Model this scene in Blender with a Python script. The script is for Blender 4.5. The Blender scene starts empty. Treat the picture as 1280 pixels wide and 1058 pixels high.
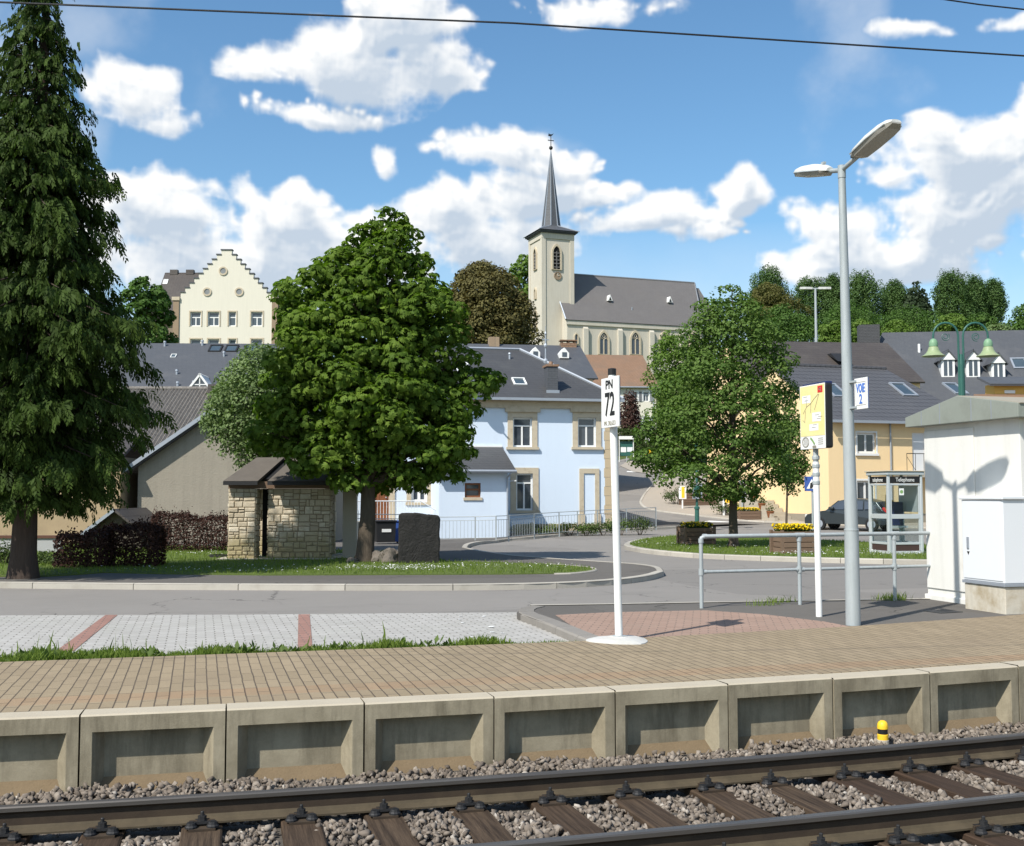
import bpy, bmesh, math, random
import numpy as np
from mathutils import Vector, Matrix

random.seed(7)
rng = np.random.default_rng(11)
PI = math.pi
R_ = math.radians
scene = bpy.context.scene
COL = scene.collection

# ---------------------------------------------------------------- camera geometry
EYE = 1.607
FPX = 1427.0
YAW = R_(15.3)
PIT = math.atan(88.0 / FPX)
CAM = Vector((0, 0, EYE))
FWD0 = Vector((math.sin(YAW), math.cos(YAW), 0))
RGT = Vector((math.cos(YAW), -math.sin(YAW), 0))
FWD = FWD0 * math.cos(PIT) + Vector((0, 0, math.sin(PIT)))
UPV = RGT.cross(FWD)

def ray(px, py):
    return (FWD * FPX + RGT * (px - 640) + UPV * (529 - py)).normalized()

def bend(x):             # sideways offset of the slightly curved track at position x along it
    return .016 * x + .009 * (x - 2.5) ** 2 - .010
def bend_a(x): return math.atan(.016 + .018 * (x - 2.5))

def at_z(px, py, z=0.0):
    r = ray(px, py)
    return CAM + r * ((z - EYE) / r.z)

def at_d(px, py, d):
    r = ray(px, py)
    return CAM + r * (d / r.dot(FWD0))

def ls(lat, t):          # lateral / forward distance from the viewpoint -> world x, y
    p = RGT * lat + FWD0 * t
    return p.x, p.y

HP = [(-500, 0), (54, 0), (62, .45), (75, 1.55), (100, 4.4), (130, 10), (180, 22), (260, 27), (420, 30), (3000, 34)]
HX = np.array([a for a, b in HP], float); HZ = np.array([b for a, b in HP], float)

def g(x, y):
    t = x * FWD0.x + y * FWD0.y
    lat = x * RGT.x + y * RGT.y
    z = -0.1
    if t > 50:
        # a little smoothing of the piecewise profile
        z += sum(np.interp(t + o, HX, HZ) for o in (-3, -1.5, 0, 1.5, 3)) / 5.0
    z -= 0.3 * math.exp(-((lat + 3) / 6.0) ** 2 - ((t - 47) / 6.0) ** 2)
    return float(z)

def at_g(px, py, off=0.0):
    r = ray(px, py)
    t, step = 6.0, 0.25
    while t < 600:
        p = CAM + r * t
        if p.z <= g(p.x, p.y) + off:
            lo, hi = t - step, t
            for _ in range(20):
                m = (lo + hi) / 2
                q = CAM + r * m
                if q.z <= g(q.x, q.y) + off: hi = m
                else: lo = m
            return CAM + r * hi
        t += step
    return CAM + r * 600

# ---------------------------------------------------------------- tagging
def T(o, label, cat, group=None, kind=None):
    o['label'] = label; o['category'] = cat
    if group: o['group'] = group
    if kind: o['kind'] = kind
    return o

def empty(name, loc=(0, 0, 0), rz=0.0):
    o = bpy.data.objects.new(name, None)
    o.empty_display_size = 0.3
    COL.objects.link(o)
    o.location = loc; o.rotation_euler = (0, 0, rz)
    return o

def thing(name, label, cat, loc=(0, 0, 0), rz=0.0, group=None):
    return T(empty(name, loc, rz), label, cat, group)

def copy_tree(o, parent=None):
    c = o.copy(); COL.objects.link(c)
    if parent is not None: c.parent = parent
    for ch in list(o.children): copy_tree(ch, c)
    return c

# ---------------------------------------------------------------- mesh builder
class MB:
    def __init__(s):
        s.v = []; s.f = []; s.mi = []; s.tint = []
    def add(s, verts, faces, mi=0, tint=None):
        b = len(s.v)
        s.v.extend([tuple(p) for p in verts])
        for f in faces:
            s.f.append([b + i for i in f]); s.mi.append(mi)
            s.tint.append(random.random() if tint is None else tint)
        return s
    def quad(s, a, b, c, d, mi=0, tint=None): return s.add([a, b, c, d], [(0, 1, 2, 3)], mi, tint)
    def box(s, x0, x1, y0, y1, z0, z1, mi=0, tint=None):
        if x0 > x1: x0, x1 = x1, x0
        if y0 > y1: y0, y1 = y1, y0
        if z0 > z1: z0, z1 = z1, z0
        v = [(x0, y0, z0), (x1, y0, z0), (x1, y1, z0), (x0, y1, z0), (x0, y0, z1), (x1, y0, z1), (x1, y1, z1), (x0, y1, z1)]
        return s.add(v, [(0, 3, 2, 1), (4, 5, 6, 7), (0, 1, 5, 4), (1, 2, 6, 5), (2, 3, 7, 6), (3, 0, 4, 7)], mi, tint)
    def prism(s, poly, axis, a, b, mi=0, tint=None):
        # poly: 2D outline; axis 'x','y','z' = extrusion axis from a to b
        n = len(poly)
        def P(p, h):
            if axis == 'z': return (p[0], p[1], h)
            if axis == 'y': return (p[0], h, p[1])
            return (h, p[0], p[1])
        v = [P(p, a) for p in poly] + [P(p, b) for p in poly]
        f = [tuple(range(n - 1, -1, -1)), tuple(range(n, 2 * n))] + [(i, (i + 1) % n, n + (i + 1) % n, n + i) for i in range(n)]
        return s.add(v, f, mi, tint)
    def tube(s, pts, rad, n=8, mi=0, cap=True, tint=None):
        pts = [Vector(p) for p in pts]
        if not hasattr(rad, '__len__'): rad = [rad] * len(pts)
        rings = []; prev = None
        for i, p in enumerate(pts):
            d = (pts[min(i + 1, len(pts) - 1)] - pts[max(i - 1, 0)])
            if d.length < 1e-9: d = Vector((0, 0, 1))
            d.normalize()
            if prev is None:
                a = Vector((1, 0, 0)) if abs(d.x) < .8 else Vector((0, 1, 0))
                u = d.cross(a).normalized()
            else:
                u = (prev - d * prev.dot(d))
                u = u.normalized() if u.length > 1e-6 else d.orthogonal().normalized()
            prev = u; w = d.cross(u)
            rings.append([p + (u * math.cos(2 * PI * k / n) + w * math.sin(2 * PI * k / n)) * rad[i] for k in range(n)])
        v = [q for r in rings for q in r]; f = []
        for i in range(len(pts) - 1):
            for k in range(n):
                f.append((i * n + k, i * n + (k + 1) % n, (i + 1) * n + (k + 1) % n, (i + 1) * n + k))
        if cap:
            f.append(tuple(range(n - 1, -1, -1))); f.append(tuple((len(pts) - 1) * n + k for k in range(n)))
        return s.add(v, f, mi, tint)
    def lathe(s, prof, n=16, c=(0, 0, 0), mi=0, tint=None):
        v = []; f = []
        for r, z in prof:
            for k in range(n):
                a = 2 * PI * k / n
                v.append((c[0] + r * math.cos(a), c[1] + r * math.sin(a), c[2] + z))
        for i in range(len(prof) - 1):
            for k in range(n):
                f.append((i * n + k, i * n + (k + 1) % n, (i + 1) * n + (k + 1) % n, (i + 1) * n + k))
        f.append(tuple(range(n - 1, -1, -1))); f.append(tuple((len(prof) - 1) * n + k for k in range(n)))
        return s.add(v, f, mi, tint)
    def xform(s, M):
        s.v = [tuple(M @ Vector(p)) for p in s.v]; return s
    def build(s, name, mats, parent=None, loc=None, bevel=0.0, smooth=False, seg=2):
        me = bpy.data.meshes.new(name)
        me.from_pydata(s.v, [], s.f)
        if not isinstance(mats, (list, tuple)): mats = [mats]
        for m in mats: me.materials.append(m)
        me.polygons.foreach_set('material_index', s.mi)
        at = me.attributes.new('tint', 'FLOAT', 'FACE')
        at.data.foreach_set('value', s.tint)
        if smooth: me.polygons.foreach_set('use_smooth', [True] * len(s.f))
        me.update()
        if smooth: me.set_sharp_from_angle(angle=R_(42))
        o = bpy.data.objects.new(name, me); COL.objects.link(o)
        if parent is not None: o.parent = parent
        if loc is not None: o.location = loc
        if bevel > 0:
            b = o.modifiers.new('bevel', 'BEVEL'); b.width = bevel; b.segments = seg; b.limit_method = 'ANGLE'; b.angle_limit = R_(40)
            b.harden_normals = False
        return o

def np_mesh(name, verts, faces, mats, parent=None, tint=None, loc=None, smooth=False, fmi=None):
    """verts (N,3), faces (M,k) numpy -> object (fast path)"""
    me = bpy.data.meshes.new(name)
    nv, (nf, k) = len(verts), faces.shape
    me.vertices.add(nv); me.vertices.foreach_set('co', np.ascontiguousarray(verts, dtype=np.float32).ravel())
    me.loops.add(nf * k); me.loops.foreach_set('vertex_index', np.ascontiguousarray(faces, dtype=np.int32).ravel())
    me.polygons.add(nf)
    me.polygons.foreach_set('loop_start', np.arange(0, nf * k, k, dtype=np.int32))
    me.polygons.foreach_set('loop_total', np.full(nf, k, dtype=np.int32))
    if not isinstance(mats, (list, tuple)): mats = [mats]
    for m in mats: me.materials.append(m)
    if fmi is not None: me.polygons.foreach_set('material_index', np.ascontiguousarray(fmi, dtype=np.int32))
    if tint is not None:
        at = me.attributes.new('tint', 'FLOAT', 'FACE')
        at.data.foreach_set('value', np.ascontiguousarray(tint, dtype=np.float32))
    me.update(calc_edges=True)
    if smooth: me.polygons.foreach_set('use_smooth', np.ones(nf, dtype=bool))
    o = bpy.data.objects.new(name, me); COL.objects.link(o)
    if parent is not None: o.parent = parent
    if loc is not None: o.location = loc
    return o

def text_mesh(s, size, mat, name, parent, loc, rot=(PI / 2, 0, 0), sx=1.0, depth=0.002, align='CENTER', bold=0.0):
    cu = bpy.data.curves.new('txt', 'FONT'); cu.body = s; cu.size = size; cu.extrude = depth
    cu.align_x = align; cu.offset = bold; cu.align_y = 'CENTER'; cu.resolution_u = 3
    tmp = bpy.data.objects.new('txt', cu); COL.objects.link(tmp)
    dg = bpy.context.evaluated_depsgraph_get()
    me = bpy.data.meshes.new_from_object(tmp.evaluated_get(dg))
    COL.objects.unlink(tmp); bpy.data.objects.remove(tmp)
    me.materials.clear(); me.materials.append(mat)
    o = bpy.data.objects.new(name, me); COL.objects.link(o)
    o.parent = parent; o.location = loc; o.rotation_euler = rot; o.scale = (sx, 1, 1)
    return o

# draped ground sheets -------------------------------------------------------
def drape(poly, off, name, mat, skirt=0.0, step=2.0, h=None):
    h = h or (lambda x, y: g(x, y))
    bm = bmesh.new()
    vs = [bm.verts.new((p[0], p[1], 0)) for p in poly]
    f = bm.faces.new(vs)
    xs = [p[0] for p in poly]; ys = [p[1] for p in poly]
    for lo, hi, n in ((min(xs), max(xs), (1, 0, 0)), (min(ys), max(ys), (0, 1, 0))):
        c = math.ceil(lo / step) * step
        while c < hi:
            geo = bm.verts[:] + bm.edges[:] + bm.faces[:]
            bmesh.ops.bisect_plane(bm, geom=geo, plane_co=(c * n[0], c * n[1], 0), plane_no=n)
            c += step
    bmesh.ops.triangulate(bm, faces=bm.faces[:])
    for v in bm.verts: v.co.z = h(v.co.x, v.co.y) + off
    bm.normal_update()
    for fc in bm.faces:
        if fc.normal.z < 0: fc.normal_flip()
    if skirt > 0:
        be = [e for e in bm.edges if e.is_boundary]
        r = bmesh.ops.extrude_edge_only(bm, edges=be)
        for v in [x for x in r['geom'] if isinstance(x, bmesh.types.BMVert)]: v.co.z -= skirt
    me = bpy.data.meshes.new(name); bm.to_mesh(me); bm.free()
    me.materials.append(mat)
    o = bpy.data.objects.new(name, me); COL.objects.link(o)
    return o

def smooth_line(pts, n=8, closed=False):
    """Catmull-Rom through 2D/3D points"""
    P = [Vector(p) if len(p) == 3 else Vector((p[0], p[1], 0)) for p in pts]
    out = []; N = len(P)
    rngi = range(N) if closed else range(N - 1)
    for i in rngi:
        p0 = P[(i - 1) % N] if closed or i > 0 else P[0]
        p1 = P[i]; p2 = P[(i + 1) % N]
        p3 = P[(i + 2) % N] if closed or i + 2 < N else P[-1]
        for k in range(n):
            t = k / n
            out.append(0.5 * ((2 * p1) + (p2 - p0) * t + (2 * p0 - 5 * p1 + 4 * p2 - p3) * t * t + (3 * p1 - p0 - 3 * p2 + p3) * t ** 3))
    if not closed: out.append(P[-1])
    return out

def resample(pts, step):
    out = [pts[0].copy()]; acc = 0.0
    for a, b in zip(pts, pts[1:]):
        L = (b - a).length
        if L < 1e-9: continue
        pos = 0.0
        while acc + (L - pos) >= step:
            pos += step - acc; acc = 0.0
            out.append(a + (b - a) * (pos / L))
        acc += L - pos
    out.append(pts[-1].copy())
    return out

def kerb(pts, name, mat, width=0.15, top=0.103, bottom=-0.06, seg=1.0, gap=0.012, side=1):
    """ribbon of kerbstones following a line; side=+1 puts the stone to the left of the line"""
    P = resample([Vector((p[0], p[1], 0)) for p in pts], seg / 3.0)
    mb = MB(); run = 0
    nrm = []
    for i in range(len(P)):
        d = (P[min(i + 1, len(P) - 1)] - P[max(i - 1, 0)]); d.z = 0; d.normalize()
        nrm.append(Vector((-d.y, d.x, 0)) * side * width)
    for i in range(len(P) - 1):
        a, b = P[i], P[i + 1]
        d = (b - a)
        if d.length < 1e-4: continue
        u = d.normalized()
        a2 = a + (u * gap * .5 if i % 3 == 0 else u * 0); b2 = b - (u * gap * .5 if i % 3 == 2 else u * 0)
        q = [a2, b2, b2 + nrm[i + 1], a2 + nrm[i]]
        zt = [g(p.x, p.y) + top for p in q]; zb = [g(p.x, p.y) + bottom for p in q]
        bv = 0.02
        v = [(p.x, p.y, z) for p, z in zip(q, zb)]
        n0 = nrm[i].normalized() * bv
        v += [(q[0].x, q[0].y, zt[0] - bv), (q[1].x, q[1].y, zt[1] - bv), (q[2].x, q[2].y, zt[2]), (q[3].x, q[3].y, zt[3])]
        v += [(q[0].x + n0.x, q[0].y + n0.y, zt[0]), (q[1].x + n0.x, q[1].y + n0.y, zt[1])]
        fs = [(0, 1, 5, 4), (4, 5, 9, 8), (8, 9, 6, 7), (2, 3, 7, 6)]
        if i % 3 == 0: fs.append((3, 0, 4, 8, 7))
        if i % 3 == 2: fs.append((1, 2, 6, 9, 5))
        mb.add(v, fs, 0, (hash((i // 3) * 7919) % 100) / 100.0)
    return mb.build(name, mat)
# ================================================================ materials
class N:
    """tiny node helper"""
    def __init__(s, name):
        s.m = bpy.data.materials.new(name); s.m.use_nodes = True
        s.t = s.m.node_tree; s.t.nodes.clear()
        s.out = s.t.nodes.new('ShaderNodeOutputMaterial')
        s.bsdf = s.t.nodes.new('ShaderNodeBsdfPrincipled')
        s.t.links.new(s.bsdf.outputs[0], s.out.inputs[0])
        s._c = None
    def n(s, ty, **kw):
        x = s.t.nodes.new('ShaderNode' + ty)
        for k, v in kw.items(): setattr(x, k, v)
        return x
    def l(s, a, b): s.t.links.new(a, b)
    def coord(s):
        if s._c is None: s._c = s.n('TexCoord')
        return s._c.outputs['Object']
    def rcoord(s):
        """object coordinates shifted by a per-object random amount, so copies do not share stains"""
        oi = s.n('ObjectInfo'); v = s.n('VectorMath', operation='MULTIPLY_ADD'); s.l(oi.outputs['Random'], v.inputs[0]); v.inputs[1].default_value = (37, 23, 11); s.l(s.coord(), v.inputs[2])
        return v.outputs[0]
    def val(s, a, op, b=0.0, clamp=False):
        x = s.n('Math', operation=op); x.use_clamp = clamp
        for i, q in enumerate((a, b)):
            if isinstance(q, (int, float)): x.inputs[i].default_value = q
            else: s.l(q, x.inputs[i])
        return x.outputs[0]
    def noise(s, scale, detail=5, rough=.6, vec=None, dist=0.0):
        x = s.n('TexNoise'); x.inputs['Scale'].default_value = scale; x.inputs['Detail'].default_value = detail
        x.inputs['Roughness'].default_value = rough; x.inputs['Distortion'].default_value = dist
        s.l(vec if vec is not None else s.coord(), x.inputs['Vector']); return x.outputs['Fac']
    def mapv(s, sc=(1, 1, 1), loc=(0, 0, 0), rot=(0, 0, 0), vec=None):
        x = s.n('Mapping'); x.inputs['Scale'].default_value = sc; x.inputs['Location'].default_value = loc; x.inputs['Rotation'].default_value = rot
        s.l(vec if vec is not None else s.coord(), x.inputs['Vector']); return x.outputs[0]
    def ramp(s, fac, stops, interp='LINEAR'):
        x = s.n('ValToRGB'); x.color_ramp.interpolation = interp
        e = x.color_ramp.elements
        while len(e) < len(stops): e.new(.5)
        for el, (p, c) in zip(e, stops):
            el.position = p; el.color = (c[0], c[1], c[2], 1) if hasattr(c, '__len__') else (c, c, c, 1)
        s.l(fac, x.inputs[0]); return x.outputs[0]
    def mix(s, fac, a, b, mode='MIX'):
        x = s.n('Mix', data_type='RGBA', blend_type=mode)
        for sock, q in ((x.inputs[0], fac), (x.inputs[6], a), (x.inputs[7], b)):
            if isinstance(q, (int, float)): sock.default_value = q
            elif isinstance(q, (tuple, list)): sock.default_value = (q[0], q[1], q[2], 1)
            else: s.l(q, sock)
        return x.outputs[2]
    def tint(s):
        x = s.n('Attribute', attribute_name='tint'); return x.outputs['Fac']
    def bump(s, h, strength=.3, dist=.02, prev=None):
        x = s.n('Bump'); x.inputs['Strength'].default_value = strength; x.inputs['Distance'].default_value = dist
        s.l(h, x.inputs['Height'])
        if prev is not None: s.l(prev, x.inputs['Normal'])
        return x.outputs[0]
    def fin(s, col, rough=.75, metal=0.0, nrm=None, spec=.35):
        b = s.bsdf
        for key, q in (('Base Color', col), ('Roughness', rough), ('Metallic', metal)):
            if isinstance(q, (int, float)): b.inputs[key].default_value = q
            elif isinstance(q, (tuple, list)): b.inputs[key].default_value = (q[0], q[1], q[2], 1)
            else: s.l(q, b.inputs[key])
        b.inputs['Specular IOR Level'].default_value = spec
        if nrm is not None: s.l(nrm, b.inputs['Normal'])
        return s.m

def sc(c, k): return tuple(min(1, max(0, x * k)) for x in c)

def M(name, col, var=.15, scale=3.0, rough=.75, metal=0.0, bump=.15, bscale=60.0, bdist=.01, stain=None, tintv=0.0, spec=.35, streak=0.0):
    m = N(name)
    c = m.mix(m.noise(scale, 6, .62), sc(col, 1 - var), sc(col, 1 + var))
    f = m.noise(scale * 11, 4, .6)
    c = m.mix(m.ramp(f, [(.3, 0), (.7, 1)]), c, sc(col, 1 - var * .6), 'MIX') if False else m.mix(.25, c, m.mix(f, sc(col, 1 - var * 2), sc(col, 1 + var * 2)))
    if streak > 0:      # rain streaks running down vertical faces
        s = m.noise(1.0, 4, .6, m.mapv((5.5, 5.5, .35)))
        c = m.mix(m.val(m.ramp(s, [(.45, 0), (.75, 1)]), 'MULTIPLY', streak), c, sc(col, .45))
    if stain:
        sc_, lo, hi, scol = stain
        c = m.mix(m.ramp(m.noise(sc_, 6, .65), [(lo, 0), (hi, 1)]), c, scol)
    if tintv > 0:
        c = m.mix(1.0, c, m.mix(m.tint(), (1 - tintv,) * 3, (1, 1, 1)), 'MULTIPLY')
    nb = m.bump(m.noise(bscale, 5, .6), bump, bdist) if bump > 0 else None
    return m.fin(c, rough, metal, nb, spec)

def leafmat(name, c_lo, c_hi, rough=.45, trans=.35, tr_col=None):
    m = N(name)
    c = m.mix(m.tint(), c_lo, c_hi)
    c = m.mix(m.noise(.7, 3, .5), c, m.mix(.5, c, c_hi))
    m.fin(c, max(rough, .62), 0, None, .14)
    tr = m.n('BsdfTranslucent')
    tc = m.mix(1.0, c, tr_col or (1.0, 1.25, .45), 'MULTIPLY')
    m.l(tc, tr.inputs[0])
    mx = m.n('MixShader'); mx.inputs[0].default_value = trans
    m.l(m.bsdf.outputs[0], mx.inputs[1]); m.l(tr.outputs[0], mx.inputs[2]); m.l(mx.outputs[0], m.out.inputs[0])
    return m.m

def roof(name, col, col2, w=.3, h=.2, mort=.03, dark=.5, var=.2, bumpk=.6, stain=None, rough=.55, zk=1.6, spec=.35):
    m = N(name)
    sx = m.n('SeparateXYZ'); m.l(m.coord(), sx.inputs[0])
    cx = m.n('CombineXYZ')
    m.l(m.val(sx.outputs[0], 'ADD', sx.outputs[1]), cx.inputs[0]); m.l(m.val(sx.outputs[2], 'MULTIPLY', zk), cx.inputs[1])
    b = m.n('TexBrick'); b.offset = .5
    b.inputs['Scale'].default_value = 1; b.inputs['Brick Width'].default_value = w; b.inputs['Row Height'].default_value = h
    b.inputs['Mortar Size'].default_value = mort; b.inputs['Mortar Smooth'].default_value = .3; b.inputs['Bias'].default_value = 0
    b.inputs['Color1'].default_value = (*col, 1); b.inputs['Color2'].default_value = (*col2, 1); b.inputs['Mortar'].default_value = (*sc(col, dark), 1)
    m.l(cx.outputs[0], b.inputs['Vector'])
    c = m.mix(m.noise(.6, 5, .65), sc(col, 1 - var), sc(col, 1 + var))
    c = m.mix(.5, b.outputs['Color'], c)
    if stain:
        s, lo, hi, scol = stain
        c = m.mix(m.ramp(m.noise(s, 6, .7), [(lo, 0), (hi, 1)]), c, scol)
    # each course tilts: saw-tooth height across the row
    saw = m.val(m.val(sx.outputs[2], 'MULTIPLY', zk / h), 'FRACT')
    hh = m.val(m.val(b.outputs['Fac'], 'MULTIPLY', -1.0), 'SUBTRACT', saw)
    return m.fin(c, rough, 0, m.bump(hh, bumpk, .02), spec)

# ---- ground
def asphalt(name, c0, c1, c2, patch):
    m = N(name)
    big = m.ramp(m.noise(.35, 6, .7), [(.3, 0), (.75, 1)])
    c = m.mix(m.mix(.55, big, m.noise(1.7, 6, .75)), m.mix(m.noise(140, 3, .8), c0, c1), c2)
    # repaired patches, blocky and a little darker
    v = m.n('TexVoronoi'); v.distance = 'CHEBYCHEV'; v.inputs['Scale'].default_value = .22; v.inputs['Randomness'].default_value = .9; m.l(m.coord(), v.inputs['Vector'])
    sp = m.n('SeparateColor'); m.l(v.outputs['Color'], sp.inputs[0])
    c = m.mix(m.val(m.val(sp.outputs[0], 'GREATER_THAN', .72), 'MULTIPLY', .45), c, patch)
    # oil and tyre stains
    c = m.mix(m.val(m.ramp(m.noise(.9, 5, .7, m.mapv((.35, 1.6, 1))), [(.55, 0), (.8, 1)]), 'MULTIPLY', .35), c, sc(c2, .62))
    # fine cracks
    e = m.n('TexVoronoi'); e.feature = 'DISTANCE_TO_EDGE'; e.inputs['Scale'].default_value = .55
    w = m.n('VectorMath', operation='MULTIPLY_ADD'); q = m.n('TexNoise'); q.inputs['Scale'].default_value = 2.5; q.inputs['Detail'].default_value = 5; m.l(m.coord(), q.inputs['Vector'])
    m.l(q.outputs['Color'], w.inputs[0]); w.inputs[1].default_value = (.7, .7, 0); m.l(m.coord(), w.inputs[2]); m.l(w.outputs[0], e.inputs['Vector'])
    cr = m.val(m.val(e.outputs['Distance'], 'LESS_THAN', .009), 'MULTIPLY', m.ramp(m.noise(.4, 3, .5), [(.5, 0), (.6, .7)]))
    c = m.mix(cr, c, sc(c2, .35))
    return m.fin(c, .9, 0, m.bump(m.noise(160, 3, .8), .35, .006), .25)
m_asphalt = asphalt('asphalt', (.185, .172, .157), (.295, .276, .253), (.195, .182, .167), (.158, .148, .137))
m_asphalt_d = asphalt('asphalt_footway', (.095, .087, .078), (.165, .153, .138), (.105, .096, .086), (.092, .084, .075))
m_pavebeige = M('footway_beige', (.33, .29, .24), .12, .8, .9, 0, .2, 90)
m_terrain = (lambda m: m.fin(
    m.mix(m.ramp(m.noise(.09, 6, .6), [(.35, 0), (.65, 1)]), m.mix(m.noise(3.0, 5, .7), (.045, .075, .018), (.08, .12, .03)), m.mix(m.noise(5.0, 5, .7), (.07, .085, .03), (.11, .12, .05))),
    .95, 0, m.bump(m.noise(9, 5, .7), .6, .1), .2))(N('hill_grass'))
m_lawn = (lambda m: m.fin(
    m.mix(m.noise(1.2, 5, .7), m.mix(m.noise(55, 3, .8), (.065, .10, .018), (.12, .17, .035)), m.mix(m.noise(60, 3, .8), (.09, .13, .03), (.155, .19, .055))),
    .95, 0, m.bump(m.noise(80, 3, .8), .8, .03), .2))(N('lawn_soil'))
m_kerb = M('kerb_concrete', (.43, .40, .345), .14, 2.5, .85, 0, .25, 70, .006, (1.6, .52, .72, (.36, .33, .28)), .22)
m_kerb_dark = M('kerb_old', (.245, .225, .20), .2, 3, .9, 0, .3, 60, .01, None, .2)
m_white_line = M('road_paint', (.72, .71, .68), .1, 5, .8, 0, .1, 90, .004, (6, .5, .7, (.42, .41, .39)))
m_red_pave = None

def brickmat(name, c1, c2, mort, w, h, ms, rotz=0.0, offs=.5, var=.2, bumpk=.5, swap=False, stain=None, squash=1.0, rough=.9):
    m = N(name)
    sx = m.n('SeparateXYZ'); m.l(m.coord(), sx.inputs[0]); cx = m.n('CombineXYZ')
    a, b_ = (1, 0) if swap else (0, 1)
    m.l(sx.outputs[a], cx.inputs[0]); m.l(sx.outputs[b_], cx.inputs[1])
    v = m.mapv((1, 1, 1), (0, 0, 0), (0, 0, rotz), cx.outputs[0]) if rotz else cx.outputs[0]
    # break the machine-straight joints a little
    nz = m.n('TexNoise'); nz.inputs['Scale'].default_value = 3.0; m.l(m.coord(), nz.inputs['Vector'])
    vm = m.n('VectorMath', operation='MULTIPLY_ADD'); m.l(nz.outputs['Color'], vm.inputs[0]); vm.inputs[1].default_value = (.012, .012, 0); m.l(v, vm.inputs[2])
    v = vm.outputs[0]
    b = m.n('TexBrick'); b.offset = offs; b.squash = squash
    b.inputs['Scale'].default_value = 1; b.inputs['Brick Width'].default_value = w; b.inputs['Row Height'].default_value = h
    b.inputs['Mortar Size'].default_value = ms; b.inputs['Mortar Smooth'].default_value = .4
    b.inputs['Color1'].default_value = (*c1, 1); b.inputs['Color2'].default_value = (*c2, 1); b.inputs['Mortar'].default_value = (*mort, 1)
    m.l(v, b.inputs['Vector'])
    c = b.outputs['Color']
    k = m.mix(m.noise(.7, 6, .7), (1 - var,) * 3, (1 + var,) * 3)
    c = m.mix(1.0, c, k, 'MULTIPLY')
    k = m.mix(m.noise(45, 4, .7), (1 - var,) * 3, (1 + var,) * 3)
    c = m.mix(1.0, c, k, 'MULTIPLY')
    if stain:
        s, lo, hi, scol, amt = stain
        c = m.mix(m.val(m.ramp(m.noise(s, 6, .7), [(lo, 0), (hi, 1)]), 'MULTIPLY', amt), c, scol)
    nb = m.bump(m.val(b.outputs['Fac'], 'MULTIPLY', -1.0), bumpk, .012)
    nb = m.bump(m.noise(90, 4, .7), .2, .005, nb)
    return m.fin(c, rough, 0, nb, .25), m, b, c

def platform_mat():
    mm, m, b, c = brickmat('platform_pavers', (.285, .224, .146), (.246, .193, .124), (.105, .082, .06), .40, .0985, .0060, swap=True, offs=.5, var=.16, bumpk=.8,
                           stain=(.9, .5, .75, (.22, .17, .115), .7))
    # a redder row of slabs runs along the platform just behind the coping (a real change of paving colour)
    sx = m.n('SeparateXYZ'); m.l(m.coord(), sx.inputs[0])
    f = m.val(m.val(m.val(sx.outputs[1], 'SUBTRACT', 9.62), 'ABSOLUTE'), 'LESS_THAN', .17)
    nz = m.ramp(m.noise(2.2, 4, .7), [(.3, 0), (.65, 1)])
    c2 = m.mix(m.val(m.val(f, 'MULTIPLY', .34), 'MULTIPLY', nz), c, m.mix(1.0, c, (1.06, .84, .75), 'MULTIPLY'))
    c2 = m.mix(m.val(m.val(f, 'MULTIPLY', .30), 'ADD', 0), c2, m.mix(1.0, c2, (1.06, .90, .82), 'MULTIPLY'))
    m.l(c2, m.bsdf.inputs['Base Color'])
    return mm
m_platform = platform_mat()
m_parking = brickmat('parking_pavers', (.42, .405, .38), (.36, .345, .32), (.20, .19, .17), .22, .11, .010, offs=.5, var=.13, stain=(.6, .5, .8, (.30, .30, .26), .6))[0]
m_redline = brickmat('red_pavers', (.32, .175, .14), (.27, .15, .12), (.18, .13, .11), .2, .1, .01, var=.15)[0]
m_redpave = brickmat('red_footway_pavers', (.33, .225, .175), (.29, .195, .15), (.19, .14, .11), .2, .1, .009, rotz=R_(25), var=.15, stain=(1.2, .5, .8, (.24, .18, .14), .7))[0]

# ---- station
m_conc = (lambda m: m.fin(
    m.mix(m.ramp(m.noise(1.0, 6, .7, m.mapv((5, 5, .8), vec=m.rcoord())), [(.46, 0), (.74, 1)]),
          m.mix(m.ramp(m.noise(2.6, 8, .75, m.rcoord()), [(.32, 0), (.68, 1)]), (.20, .172, .118), (.325, .285, .205)), (.12, .102, .07)),
    .88, 0, m.bump(m.noise(70, 5, .7), .35, .006), .25))(N('edge_concrete'))
m_conc_top = M('coping_concrete', (.41, .36, .275), .14, 4, .85, 0, .3, 80, .005, (2.5, .52, .75, (.36, .31, .235)))
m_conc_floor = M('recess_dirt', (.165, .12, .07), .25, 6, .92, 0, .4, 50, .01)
m_rail_head = (lambda m: m.fin(m.mix(m.noise(3, 5, .6, m.mapv((.3, 8, 8))), (.075, .066, .058), (.18, .165, .15)), .38, .6, m.bump(m.noise(90, 3), .05, .002), .5))(N('rail_head_steel'))
m_rail_side = M('rail_rust', (.042, .029, .019), .3, 6, .8, .1, .35, 70, .003, (3, .5, .8, (.065, .046, .028)))
m_rail_foot = M('rail_foot_brown', (.062, .048, .029), .3, 6, .85, 0, .35, 70, .003, (3, .45, .7, (.085, .066, .04)))  # lighter brown than the rail web
m_iron = M('dark_iron', (.035, .035, .036), .35, 20, .6, .5, .4, 60, .004)
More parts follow.
